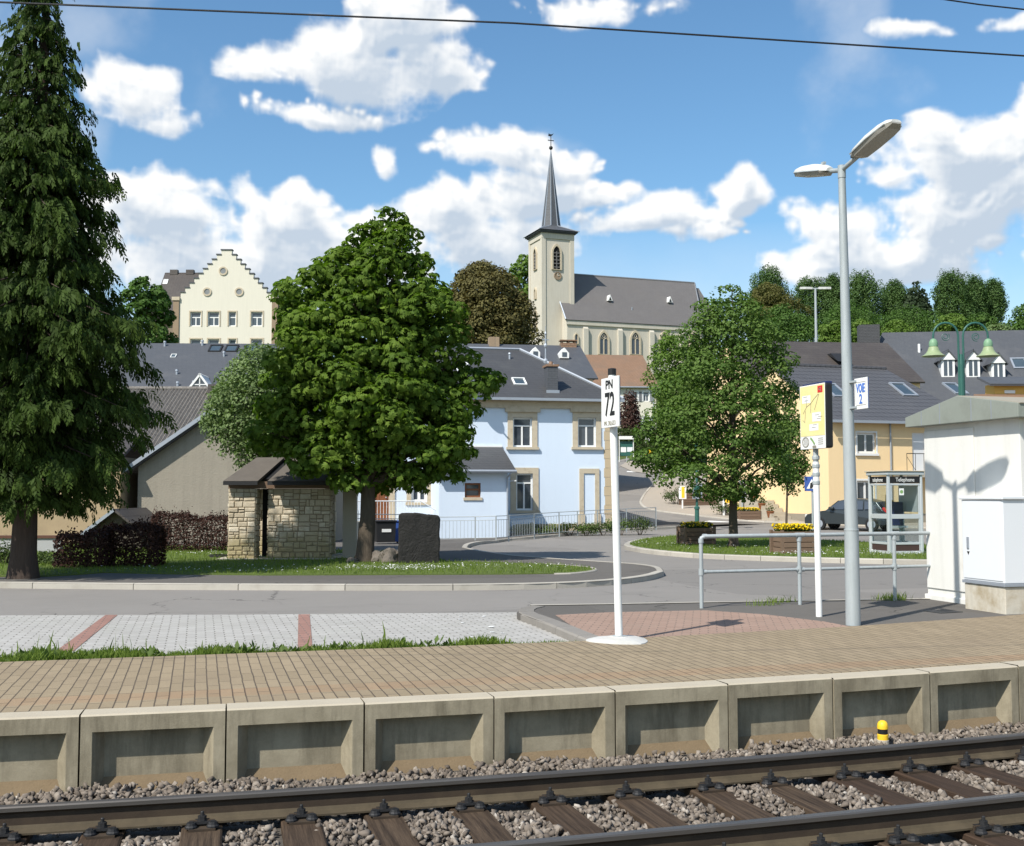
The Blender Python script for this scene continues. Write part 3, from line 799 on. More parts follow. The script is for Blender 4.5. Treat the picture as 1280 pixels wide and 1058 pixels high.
# footway, kerb and lawn on the far side of the road
front = [(-320, 732), (-120, 734), (0, 735.5), (200, 737.5), (450, 738.5), (600, 738), (700, 735.8), (770, 731.5), (812, 726), (830, 720.5)]
low = [(824, 714.5), (800, 710.5), (760, 707.5), (700, 703.5), (650, 699.5), (625, 696.5), (600, 692.5), (584, 688.8)]
up = [(588, 684), (604, 680.5), (630, 677.5), (660, 674.5), (720, 669), (790, 664), (846, 661)]
Fp = smooth_line([(p.x, p.y) for p in G(front)], 6); Lp = smooth_line([(p.x, p.y) for p in G([front[-1]] + low)], 6)[1:]; Up = smooth_line([(p.x, p.y) for p in G([low[-1]] + up)], 6)[1:]
hb = [ls(12.5, 57), ls(-2, 58), ls(-45, 58)]
pF = [(p.x, p.y) for p in Fp + Lp + Up] + hb
T(drape(pF, .097, 'village_footway', m_asphalt_d), 'dark footway around the lawn and in front of the pale blue house', 'pavement', kind='structure')
T(kerb([(p.x, p.y) for p in Fp], 'roadside_kerb', m_kerb, .17, .107, -.06, 1.9, .014, 1), 'pale concrete kerb along the near edge of the lawn footway', 'kerb', kind='structure')
T(kerb([(p.x, p.y) for p in [Fp[-1]] + Lp], 'bay_edge_kerb', m_kerb, .14, .104, -.06, 1.0, .01, 1), 'pale kerb around the lawn tip and the lay-by', 'kerb', kind='structure')
T(kerb([(p.x, p.y) for p in [Lp[-1]] + Up], 'house_kerb', m_kerb, .16, .106, -.06, 1.0, .01, 1), 'pale kerb before the railing of the blue house', 'kerb', kind='structure')

lawn_px = [(-260, 721), (-60, 721.5), (60, 721), (95, 719), (130, 716.3), (205, 718), (330, 719.5), (480, 719), (640, 718.3), (715, 717), (744, 713.8), (735, 710), (690, 706), (640, 704.5), (560, 702), (480, 690), (330, 685), (200, 683), (0, 680), (-260, 680)]
lawn_poly = [(p.x, p.y) for p in G(lawn_px, .1)]
T(drape(lawn_poly, .118, 'lawn', m_lawn, skirt=.03), 'lawn soil under the grass around the stone shelter and trees', 'lawn', kind='structure')
kl = smooth_line([(p.x, p.y) for p in G([(694, 718.4), (708, 718), (722, 717.4), (746, 714), (738, 710), (690, 706)], .1)], 6)
T(kerb([(p.x, p.y) for p in kl], 'lawn_edging', m_kerb, .08, .125, .02, 1.0, .01, 1), 'thin stone edging around the tip of the lawn', 'kerb', kind='structure')

isl_px = [(780, 685), (800, 691), (850, 696.5), (900, 699.5), (1000, 703), (1080, 705), (1160, 706.5), (1300, 709), (1500, 712), (1500, 692), (1300, 689), (1160, 685.5), (1040, 680), (960, 675.5), (880, 672.3), (840, 673.6), (800, 678)]
isl = smooth_line([(p.x, p.y) for p in G(isl_px)], 5, closed=True)
isl_poly = [(p.x, p.y) for p in isl]
T(kerb(isl_poly + [isl_poly[0]], 'grass_island_kerb', m_kerb, .2, .125, -.06, 1.0, .012, 1), 'pale kerb ring around the grass island with the planters', 'kerb', kind='structure')
cx_, cy_ = np.mean([p[0] for p in isl_poly]), np.mean([p[1] for p in isl_poly])
def inset(poly, d):
    out = []; n = len(poly)
    for i in range(n):
        a = Vector((*poly[i - 1], 0)); b_ = Vector((*poly[(i + 1) % n], 0)); t = (b_ - a).normalized()
        out.append((poly[i][0] - t.y * d, poly[i][1] + t.x * d))
    return out
isl_in = inset(isl_poly, .17)
T(drape(isl_in, .125, 'island_lawn', m_lawn), 'lawn soil of the grass island beyond the railing', 'lawn', kind='structure')

# ================================================================ grass
def in_poly(P, poly):
    x, y = P[:, 0], P[:, 1]; ins = np.zeros(len(P), bool); n = len(poly); j = n - 1
    for i in range(n):
        xi, yi = poly[i]; xj, yj = poly[j]
        c = ((yi > y) != (yj > y)) & (x < (xj - xi) * (y - yi) / (yj - yi + 1e-12) + xi)
        ins ^= c; j = i
    return ins

def sample_poly(poly, n, bbox=None):
    xs = [p[0] for p in poly]; ys = [p[1] for p in poly]
    bb = bbox or (min(xs), max(xs), min(ys), max(ys))
    P = np.column_stack([rng.uniform(bb[0], bb[1], n), rng.uniform(bb[2], bb[3], n)])
    return P[in_poly(P, poly)]

def blades(P, z, hmin, hmax, w, lean=.5):
    """P (N,2), z (N) -> verts, faces (quads: tapered bent blade)"""
    n = len(P); h = rng.uniform(hmin, hmax, n); a = rng.uniform(0, 2 * PI, n); b = rng.uniform(0, 2 * PI, n)
    base = np.column_stack([P, z]); side = np.column_stack([np.cos(a), np.sin(a), np.zeros(n)]) * (w * rng.uniform(.6, 1.3, n))[:, None]
    ln = np.column_stack([np.cos(b), np.sin(b), np.zeros(n)]) * (h * rng.uniform(0, lean, n))[:, None]
    up = np.zeros((n, 3)); up[:, 2] = h
    v0 = base - side; v1 = base + side; m_ = base + ln * .35 + up * .6
    v2 = m_ + side * .7; v3 = m_ - side * .7
    tip = base + ln + up
    V = np.stack([v0, v1, v2, v3, tip + side * .12, tip - side * .12], 1).reshape(-1, 3)
    i = np.arange(n)[:, None] * 6
    F = np.concatenate([i + np.array([0, 1, 2, 3]), i + np.array([3, 2, 4, 5])], 0)
    return V, F

def grass(name, label, poly, n, hmin, hmax, w, off, mat, bbox=None, hfun=None):
    P = sample_poly(poly, n, bbox)
    dens = np.array([math.sin(x * 1.3 + 1) * math.sin(y * 1.7) + math.sin(x * .5 + y * .9) for x, y in P])
    z = np.array([(hfun or g)(x, y) for x, y in P]) + off
    V, F = blades(P, z, hmin, hmax, w)
    tint = rng.uniform(0, 1, len(P)); tint = np.clip(tint * .6 + (dens + 1) * .22, 0, 1)
    o = np_mesh(name, V, F, mat, tint=np.concatenate([tint, tint]))
    return T(o, label, 'grass', kind='stuff')

bbl = (-16.5, 9.0, min(p[1] for p in lawn_poly), max(p[1] for p in lawn_poly))
grass('lawn_grass', 'short green grass of the lawn under the chestnut tree', lawn_poly, 70000, .03, .085, .007, .115, m_grass, bbl)
grass('island_grass', 'short green grass on the island with the planters', isl_in, 42000, .03, .08, .009, .12, m_grass, (5.5, 22, min(p[1] for p in isl_in), max(p[1] for p in isl_in)))
# daisies
def daisies(name, label, poly, spots, off):
    pts = []
    for (px, py, sx_, sy_, n) in spots:
        c = at_g(px, py, off)
        pts.append(np.column_stack([rng.normal(c.x, sx_, n), rng.normal(c.y, sy_, n)]))
    P = np.concatenate(pts); P = P[in_poly(P, poly)]
    n = len(P); z = np.array([g(x, y) for x, y in P]) + off + rng.uniform(.05, .09, n)
    r = rng.uniform(.010, .019, n); k = 6
    ang = np.arange(k) * 2 * PI / k
    V = np.zeros((n, k, 3)); tl = rng.normal(0, .3, (n, 2))
    V[:, :, 0] = P[:, 0:1] + np.cos(ang) * r[:, None]; V[:, :, 1] = P[:, 1:2] + np.sin(ang) * r[:, None]
    V[:, :, 2] = z[:, None] + (np.cos(ang) * tl[:, :1] + np.sin(ang) * tl[:, 1:]) * r[:, None]
    F = np.arange(n * k).reshape(n, k)
    T(np_mesh(name, V.reshape(-1, 3), F, m_daisy, tint=rng.uniform(0, 1, n)), label, 'flowers', kind='stuff')
daisies('lawn_daisies', 'white daisies scattered in the lawn by the shelter', lawn_poly, [(490, 712, .5, .35, 190), (520, 714, .4, .25, 110), (250, 694, .5, .6, 70), (400, 714, 2.5, .4, 130), (620, 710, 1.4, .5, 130), (300, 712, 2, .5, 60)], .1)
daisies('island_daisies', 'white daisies scattered over the grass island', isl_in, [(1060, 692, 1.8, .5, 170), (1140, 694, 1.5, .4, 170), (985, 694, .7, .5, 90), (830, 682, .8, .8, 70), (920, 686, 1.5, 1, 90)], .12)

# rough strip of grass between platform and parking
strip = [(-9, 12.02), (1.2, 12.0), (4.05, 11.96), (4.05, 12.08), (1.6, 12.3), (-.4, 12.42), (-2, 12.55), (-9, 12.7)]
T(drape(strip, .02, 'verge_soil', m_lawn, step=50, h=lambda x, y: -.07), 'earth strip under the rough grass behind the platform', 'verge', kind='structure')
P = sample_poly([(a, b) for a, b in strip], 36000, (-4.5, 4.1, 11.9, 12.75))
wild = np.array([.75 + .45 * math.sin(x * 3.1 + 2) * math.sin(x * 1.3) + .3 * math.sin(x * 7) for x, y in P]); wild = np.clip(wild, .55, 1.35)
hs_ = rng.uniform(.03, .115, len(P)) * wild * np.where(rng.random(len(P)) < .008, 2.3, 1)
V, F = blades(P, np.full(len(P), -.06), .05, .05, .0055, .9)
# scale heights per blade
Vb = V.reshape(len(P), 6, 3); kz = (hs_ / .05)[:, None]; Vb[:, :, 2] = -.06 + (Vb[:, :, 2] + .06) * kz
Vb[:, :, 0] = P[:, :1] + (Vb[:, :, 0] - P[:, :1]) * np.where(np.arange(6) < 2, 1, np.minimum(kz, 2.0)); 
tt = rng.uniform(0, 1, len(P))
T(np_mesh('verge_grass', Vb.reshape(-1, 3), F, m_grass, tint=np.concatenate([tt, tt])), 'rough uncut grass strip between platform and parking bays', 'grass', kind='stuff')
# low broad weeds in that strip and in pavement cracks
def weeds(pts, name, label, mat, hgt=.12, nleaf=26, group=None, cat='weed'):
    V = []; tnt = []
    for (x, y, z, k) in pts:
        n = int(nleaf * k)
        a = rng.uniform(0, 2 * PI, n); e = rng.uniform(.1, 1.3, n); L = rng.uniform(.4, 1, n) * hgt * k
        b = np.array([x, y, z]) + np.column_stack([rng.normal(0, .05 * k, n), rng.normal(0, .05 * k, n), rng.uniform(0, hgt * k * .6, n)])
        d = np.column_stack([np.cos(a) * np.cos(e), np.sin(a) * np.cos(e), np.sin(e)])
        s = np.column_stack([-np.sin(a), np.cos(a), np.zeros(n)]) * (L * .22)[:, None]
        V.append(np.stack([b, b + d * L[:, None] * .5 + s, b + d * L[:, None], b + d * L[:, None] * .5 - s], 1))
    V = np.concatenate(V).reshape(-1, 3); n = len(V) // 4
    o = np_mesh(name, V, np.arange(n * 4).reshape(n, 4), mat, tint=rng.uniform(0, 1, n))
    return T(o, label, cat, group, 'stuff')
wl = []
for i in range(70):
    x = rng.uniform(-3.2, 3.3); y = 12.1 + rng.uniform(0, .38) * (1 - (x + 3) / 9)
    wl.append((x, y, -.07, rng.uniform(.4, 1.1) * (1.7 if x < -2.2 else 1)))
weeds(wl, 'verge_weeds', 'leafy weeds growing among the rough platform grass', m_weed)
wl = []
for (px, py, k) in [(962, 756, .8), (972, 753, 1.1), (985, 752, .6), (1106, 750, 1.2), (1114, 749, 1.6), (1124, 750, 1.1), (1118, 748, 1.4), (950, 757, .5)]:
    p = at_z(px, py, 0); n_ = int(45 * k); wl.append(np.column_stack([rng.normal(p.x, .11, n_), rng.normal(p.y, .05, n_)]))
P = np.concatenate(wl); V, F = blades(P, np.full(len(P), -.01), .03, .13, .005, .8); tt = rng.uniform(.2, 1, len(P))
T(np_mesh('kerb_weeds', V, F, m_grass, tint=np.concatenate([tt, tt])), 'thin grass tufts sprouting from the footway edge by the railing posts', 'weed', kind='stuff')
# fallen white petals on the parking bay
mb = MB()
for (px, py) in [(557, 770), (576, 771), (578, 779), (614, 784), (616, 791), (628, 792), (604, 771), (590, 797), (575, 775)]:
    p = at_z(px, py, -.09); r = random.uniform(.025, .05)
    mb.add([(p.x + r * math.cos(a) * random.uniform(.6, 1.1), p.y + r * math.sin(a) * random.uniform(.6, 1.1), -.086 + random.uniform(0, .01)) for a in (0, 1.2, 2.5, 3.8, 5)], [(0, 1, 2, 3, 4)])
T(mb.build('paper_scraps', m_white), 'small white scraps lying on the grey parking pavers', 'litter', kind='stuff')
# ================================================================ platform edge, track, ballast
BAY = 1.03; X0 = -.806; YE = 8.85
def edge_panel(detail_seed):
    r = random.Random(detail_seed)
    mb = MB(); w = BAY - .008; h = -.8; bk = .24
    a, b = .085, BAY - .09; zt = -.125; dep = .118; zb = -.475; zf = -.64
    ch = .012; fl = .075
    # coping (mat 1)
    mb.quad((.004, ch, 0), (w, ch, 0), (w, bk, 0), (.004, bk, 0), 1)
    mb.quad((.004, 0, -ch), (w, 0, -ch), (w, ch, 0), (.004, ch, 0), 1)
    # front ring
    mb.quad((.004, 0, zt), (w, 0, zt), (w, 0, -ch), (.004, 0, -ch), 0)
    mb.quad((.004, 0, h), (a, 0, h), (a, 0, zt), (.004, 0, zt), 0)
    mb.quad((b, 0, h), (w, 0, h), (w, 0, zt), (b, 0, zt), 0)
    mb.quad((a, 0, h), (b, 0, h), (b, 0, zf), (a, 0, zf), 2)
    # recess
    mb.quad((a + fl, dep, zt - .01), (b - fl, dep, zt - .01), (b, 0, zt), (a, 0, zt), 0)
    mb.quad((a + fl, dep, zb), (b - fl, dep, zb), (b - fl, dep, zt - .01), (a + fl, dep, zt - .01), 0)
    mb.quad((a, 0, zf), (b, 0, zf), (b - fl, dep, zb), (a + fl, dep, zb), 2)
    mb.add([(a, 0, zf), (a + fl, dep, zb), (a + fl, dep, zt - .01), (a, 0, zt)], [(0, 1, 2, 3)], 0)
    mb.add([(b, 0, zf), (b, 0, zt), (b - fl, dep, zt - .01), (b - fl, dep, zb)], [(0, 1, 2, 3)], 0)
    # ends and back
    mb.quad((.004, bk, h), (.004, 0, h), (.004, 0, -ch), (.004, bk, 0), 0)
    mb.quad((w, 0, h), (w, bk, h), (w, bk, 0), (w, 0, -ch), 0)
    mb.quad((w, bk, h), (.004, bk, h), (.004, bk, 0), (w, bk, 0), 0)
    return mb
ordn = ['first', 'second', 'third', 'fourth', 'fifth', 'sixth', 'seventh', 'eighth', 'ninth', 'tenth', 'eleventh', 'twelfth', 'thirteenth', 'fourteenth', 'fifteenth', 'sixteenth', 'seventeenth', 'eighteenth']
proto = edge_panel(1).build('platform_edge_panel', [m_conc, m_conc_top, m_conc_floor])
k = 0
for n in range(-5, 11):
    o = proto if n == -5 else proto.copy()
    if n > -5: COL.objects.link(o)
    xx = X0 + BAY * n; o.location = (xx + random.uniform(-.001, .001), YE + bend(xx) + random.uniform(-.006, .006), random.uniform(-.007, .001)); o.rotation_euler = (0, 0, math.atan((bend(xx + BAY) - bend(xx)) / BAY))
    if -1 <= n <= 7:
        lab = f'{ordn[n + 1]} recessed concrete edge panel of the platform, counted from the left edge'
        if n == 6: lab = 'recessed concrete platform edge panel directly behind the yellow and black marker'
        if n == -1: lab = 'recessed concrete platform edge panel cut off by the left edge'
        if n == 7: lab = 'recessed concrete platform edge panel cut off by the right edge'
    else:
        lab = 'recessed concrete platform edge panel beyond the pictured row'
    T(o, lab, 'platform edge', 'concrete platform edge panels')

RT = -.38; YF, YN = 7.91, 6.40
prof = [(-.075, -.172), (.075, -.172), (.075, -.160), (.020, -.142), (.0085, -.125), (.0085, -.052), (.028, -.040), (.0345, -.034), (.0345, -.010), (.026, -.001), (-.026, -.001), (-.0345, -.010), (-.0345, -.034), (-.028, -.040), (-.0085, -.052), (-.0085, -.125), (-.020, -.142), (-.075, -.160)]
for nm, y, lab in (('far', YF, 'far steel rail of the track next to the platform'), ('near', YN, 'near steel rail of the track at the bottom of the view')):
    mb = MB(); n = len(prof)
    xs = np.linspace(-10, 16, 66); v = [(x, p[0] + bend(x), p[1]) for x in xs for p in prof]
    for i in range(n):
        j = (i + 1) % n
        mi = 1 if i in (7, 8, 9, 10, 11) else 2 if i in (1, 2, 3, 15, 16, 17) else 0
        for q in range(len(xs) - 1): mb.add([v[q * n + i], v[q * n + n + i], v[q * n + n + j], v[q * n + j]], [(0, 1, 2, 3)], mi)
    o = mb.build('rail', [m_rail_side, m_rail_head, m_rail_foot], None, (0, y, RT))
    T(o, lab, 'rail', 'running rails')

# sleepers with their rib plates, clips and screws
def plate():
    mb = MB()
    mb.box(-.085, .085, -.19, .19, 0, .016)
    for s in (-1, 1):
        mb.box(-.08, .08, s * .085, s * .105, .016, .05)
    return mb
def fast(s):
    mb = MB()
    mb.lathe([(.012, 0), (.012, .085), (.008, .09)], 8, (0, s * .092, .016))          # hook bolt
    mb.lathe([(.028, 0), (.028, .026)], 6, (0, s * .092, .052))                        # nut
    mb.lathe([(.034, 0), (.034, .006)], 10, (0, s * .092, .046))
    mb.box(-.045, .045, s * .045, s * .125, .030, .046)                               # clip
    return mb
def screw(x, s):
    mb = MB()
    mb.lathe([(.040, 0), (.040, .010), (.032, .018), (.028, .034)], 10, (x, s * .145, .016))
    mb.box(x - .014, x + .014, s * .145 - .014, s * .145 + .014, .03, .056)
    return mb
def make_sleeper():
    root = empty('wooden_sleeper')
    mb = MB()
    # slightly irregular plank, split at the ends
    L0, L1 = 5.83, 8.46; w = .128
    ys = np.linspace(L0, L1, 9); v = []
    for y in ys:
        a = random.uniform(-.004, .004); b = random.uniform(-.004, .004)
        v += [(-w + a, y, -.16), (w + b, y, -.16), (w + b, y, -.008), (w + b - .012, y, 0), (-w + a + .012, y, 0), (-w + a, y, -.008)]
    f = []
    for i in range(8):
        for k in range(6): f.append((i * 6 + k, i * 6 + (k + 1) % 6, (i + 1) * 6 + (k + 1) % 6, (i + 1) * 6 + k))
    f += [(5, 4, 3, 2, 1, 0), tuple(48 + k for k in range(6))]
    mb.add(v, f, 0, .5); mb.build('timber', m_sleeper, root)
    for y in (YN, YF):
        p = plate().build('rib_plate', m_rail_side, root, (0, y, 0.0))
        for s in (-1, 1):
            fast(s).build('hook_bolt', m_iron, p)
            for x in (-.068, .068): screw(x, s).build('sleeper_screw', m_iron, p)
    return root
SL = make_sleeper(); zs = RT - .172 - .017
names = []
sx_list = [0.035 + .6 * n for n in range(-6, 18)]
for i, x in enumerate(sx_list):
    o = SL if i == 0 else copy_tree(SL)
    th = bend_a(x); o.location = (x + 7.15 * math.sin(th), bend(x) + 7.15 * (1 - math.cos(th)), zs + random.uniform(-.004, .003)); o.rotation_euler = (0, 0, th + random.uniform(-.006, .006))
    for ch in o.children:
        if ch.name.startswith('timber'):
            ch.data = ch.data.copy(); t = random.random()
            ch.data.attributes['tint'].data.foreach_set('value', [t] * len(ch.data.polygons))
    k = i - 4          # first one in view at the left edge
    lab = f'{ordn[k]} dark wooden sleeper from the left edge, under both rails' if 0 <= k <= 13 else 'dark wooden sleeper beyond the pictured length of track'
    if k == 0: lab = 'dark wooden sleeper at the left edge of the photo, mostly cut off'
    T(o, lab, 'sleeper', 'wooden sleepers under the rails')

# ballast: every stone a chipped, angular little block (a few dozen different hulls)
HULLS = []
for k in range(26):
    P = rng.normal(size=(11, 3)); P /= np.linalg.norm(P, axis=1)[:, None]; P *= rng.uniform(.72, 1.12, (11, 1))
    bm = bmesh.new()
    for p in P: bm.verts.new(p)
    r_ = bmesh.ops.convex_hull(bm, input=bm.verts[:])
    bmesh.ops.delete(bm, geom=[v for v in bm.verts if not v.link_faces], context='VERTS')
    bmesh.ops.triangulate(bm, faces=bm.faces[:]); bm.verts.ensure_lookup_table(); bm.verts.index_update()
    HULLS.append((np.array([v.co[:] for v in bm.verts]), np.array([[v.index for v in f.verts] for f in bm.faces]))); bm.free()

def surf(x, y):
    """top of ballast"""
    s = np.full_like(x, -.588)
    s = np.where(y > 8.0, -.592 + (y - 8.0) * .075, s)
    s = np.where(y < 6.32, -.585, s)
    s += .018 * np.sin(x * 2.3 + y * 3.1) + .012 * np.sin(x * 5.7 - y * 4.3)
    return s
def stones(n, bb, smin, smax):
    x = rng.uniform(bb[0], bb[1], n); y = rng.uniform(bb[2], bb[3], n)
    tilt = (y - 7.15) * -(.016 + .018 * (x - 2.5)); near = np.min(np.abs((x - tilt)[:, None] - np.array(sx_list)[None]), 1)
    on_sl = (near < .135 + rng.normal(0, .012, n)) & (y < 8.46)
    rail = (np.abs(y - YF) < .10) | (np.abs(y - YN) < .10)
    keep = ~on_sl & ~rail & (y < 8.84)
    x, y = x[keep], y[keep]; n = len(x)
    s = rng.uniform(smin, smax, n) * np.where(rng.random(n) < .06, 1.25, 1)
    z = surf(x, y) + rng.uniform(-.035, .012, n)
    z = np.where((np.abs(y - YF) < .16) | (np.abs(y - YN) < .16), z - .02, z)
    q = rng.normal(size=(n, 4)); q /= np.linalg.norm(q, axis=1)[:, None]; w_, a, b, c = q.T
    Rm = np.stack([1 - 2 * (b * b + c * c), 2 * (a * b - c * w_), 2 * (a * c + b * w_), 2 * (a * b + c * w_), 1 - 2 * (a * a + c * c), 2 * (b * c - a * w_), 2 * (a * c - b * w_), 2 * (b * c + a * w_), 1 - 2 * (a * a + b * b)], 1).reshape(n, 3, 3)
    S = np.stack([rng.uniform(.8, 1.4, n), rng.uniform(.65, 1.1, n), rng.uniform(.5, .9, n)], 1) * s[:, None]
    y = y + .016 * x + .009 * (x - 2.5) ** 2 - .010
    C = np.stack([x, y, z], 1); kind = rng.integers(0, len(HULLS), n); tn = np.where(rng.random(n) < .035, rng.uniform(.9, 1, n), rng.uniform(0, .92, n))
    Vs, Fs, Ts, off = [], [], [], 0
    for k, (hv, hf) in enumerate(HULLS):
        i = np.where(kind == k)[0]
        if not len(i): continue
        V = np.einsum('nij,nkj->nki', Rm[i], hv[None] * S[i][:, None]) + C[i][:, None]
        Vs.append(V.reshape(-1, 3)); Fs.append((hf[None] + (np.arange(len(i)) * len(hv))[:, None, None]).reshape(-1, 3) + off); Ts.append(np.repeat(tn[i], len(hf))); off += len(Vs[-1])
    return np.concatenate(Vs), np.concatenate(Fs), np.concatenate(Ts)
parts = [stones(12000, (-3.2, 9.2, 8.0, 8.86), .017, .039), stones(19000, (-3.0, 8.6, 6.48, 7.83), .016, .037), stones(10000, (-1.0, 8.5, 4.9, 6.33), .017, .039)]
Vs = []; Fs = []; Ts = []; off = 0
for V, F, t in parts:
    Vs.append(V); Fs.append(F + off); Ts.append(t); off += len(V)
T(np_mesh('ballast', np.concatenate(Vs), np.concatenate(Fs), m_stone, tint=np.concatenate(Ts)), 'grey brown crushed stone ballast around the track', 'ballast', kind='stuff')
mb = MB()
for (y0, y1, z0, z1) in ((-3.5, 5.6, -.625, -.625), (5.6, 8.0, -.625, -.625), (8.0, 8.86, -.63, -.56)):
    xs = np.linspace(-10, 16, 27)
    for xa, xb in zip(xs, xs[1:]): mb.quad((xa, y0 + bend(xa), z0), (xb, y0 + bend(xb), z0), (xb, y1 + bend(xb), z1), (xa, y1 + bend(xa), z1))
T(mb.build('track_bed', m_ballast_base), 'dark track bed under the ballast stones', 'track bed', kind='structure')

# yellow and black marker post by the rail
p = at_z(1104, 919, -.5)
t = thing('marker_post', 'small yellow post with black band standing in the ballast', 'marker post', (5.66, 8.70, -.53))
mb = MB(); mb.lathe([(.058, -.04), (.058, .045), (.052, .05)], 18); mb.build('foot', m_conc_post, t, smooth=False)
mb = MB(); mb.lathe([(.054, .05), (.054, .10), (.0485, .105)], 20)
mb.build('lower_band', m_yellow, t)
mb = MB(); mb.lathe([(.0485, .105), (.0485, .155)], 20); mb.build('black_band', m_black, t)
mb = MB(); mb.lathe([(.0485, .155), (.053, .157), (.053, .185), (.049, .208), (.038, .226), (.02, .237), (.004, .24)], 20); mb.build('dome_cap', m_yellow, t, smooth=True)
t.scale = (.85, .85, .85)

# overhead wires
def wire(pts, label, r=.009):
    a, b, c = [Vector(p) for p in pts]
    P = []
    d0 = (b - a); d1 = (c - b)
    P.append(a - d0 * 1.2)
    for i in range(9): P.append(a + d0 * (i / 8))
    for i in range(1, 9): P.append(b + d1 * (i / 8))
    P.append(c + d1 * 1.2)
    mb = MB(); mb.tube(P, r, 6); return T(mb.build('overhead_wire', m_iron), label, 'wire', 'overhead line wires')
wire([at_z(0, 3, 5.1), at_z(640, 29, 5.1), at_z(1280, 70, 5.1)], 'long black overhead wire crossing the whole top of the sky', .0075)
wire([at_z(1170, -2, 6.3), at_z(1225, 6, 6.3), at_z(1280, 12, 6.3)], 'short black overhead wire at the top right corner', .008)
# ================================================================ vegetation
def nrm(v): return v / np.maximum(np.linalg.norm(v, axis=-1, keepdims=True), 1e-9)

def rand_dir(n):
    return nrm(rng.normal(size=(n, 3)))

def leaf_quads(C, Nn, L, W, droop=.25, fold=.25):
    """C centres, Nn normals -> folded diamond leaves. returns verts (n,4,3)"""
    n = len(C)
    a = nrm(np.cross(Nn, rand_dir(n)))
    a = nrm(a + np.array([0, 0, -droop]))
    s = nrm(np.cross(Nn, a))
    L = np.broadcast_to(np.asarray(L, float), (n,))[:, None]; W = np.broadcast_to(np.asarray(W, float), (n,))[:, None]
    b = C - a * L * .5; t = C + a * L * .5 - Nn * L * .08
    m_ = C - a * L * .05 + Nn * W * fold
    return np.stack([b, m_ + s * W * .5 - Nn * W * fold, t, m_ - s * W * .5 - Nn * W * fold * 1.0], 1)

def compound(C, Nn, L, W, k=6):
    """palmate leaf: k leaflets fanning from the stalk end, drooping"""
    n = len(C)
    a = nrm(np.cross(Nn, rand_dir(n)))
    out = np.array([0, 0, -.35]); a = nrm(a + out); s = nrm(np.cross(Nn, a)); a = np.cross(s, Nn)
    Q = []
    for j in range(k):
        th = (j - (k - 1) / 2) * (2.5 / (k - 1)) * rng.uniform(.9, 1.1, n)
        l = L * (1.15 - .25 * abs(j - (k - 1) / 2) / ((k - 1) / 2)) * rng.uniform(.85, 1.1, n)
        d = a * np.cos(th)[:, None] + s * np.sin(th)[:, None]
        p = np.cross(Nn, d)
        dn = nrm(d - Nn * .28)
        b = C; mid = C + dn * (l * .62)[:, None]; tip = C + nrm(d - Nn * .5) * l[:, None]
        Q.append(np.stack([b, mid + p * W * .5, tip, mid - p * W * .5], 1))
    return np.concatenate(Q, 0)

def clump_points(c, rx, rz, n, o, inner=.72, bias=.55):
    u = rand_dir(int(n * 2.2))
    d = u @ nrm(np.array([o[0] * bias, o[1] * bias, 1.0]))
    u = u[(d > -.35 + rng.normal(0, .2, len(u)))][:n]
    r = rng.uniform(inner, 1.06, len(u))[:, None]
    P = np.asarray(c) + u * r * np.array([rx, rx, rz])
    Nn = nrm(u * np.array([1, 1, 1.4]) + np.array([0, 0, .55]) + rng.normal(0, .38, (len(u), 3)))
    return P, Nn

def bough(mb, a, b, r0, r1, sag=.0, n=6, wob=.05):
    a = Vector(a); b = Vector(b); L = (b - a).length; P = []
    for i in range(n + 1):
        t = i / n; p = a.lerp(b, t)
        p.z += sag * math.sin(t * PI) * L
        if 0 < i < n: p += Vector((random.uniform(-1, 1), random.uniform(-1, 1), random.uniform(-1, 1))) * wob * L * .3
        P.append(p)
    mb.tube(P, [r0 + (r1 - r0) * (i / n) for i in range(n + 1)], 7)

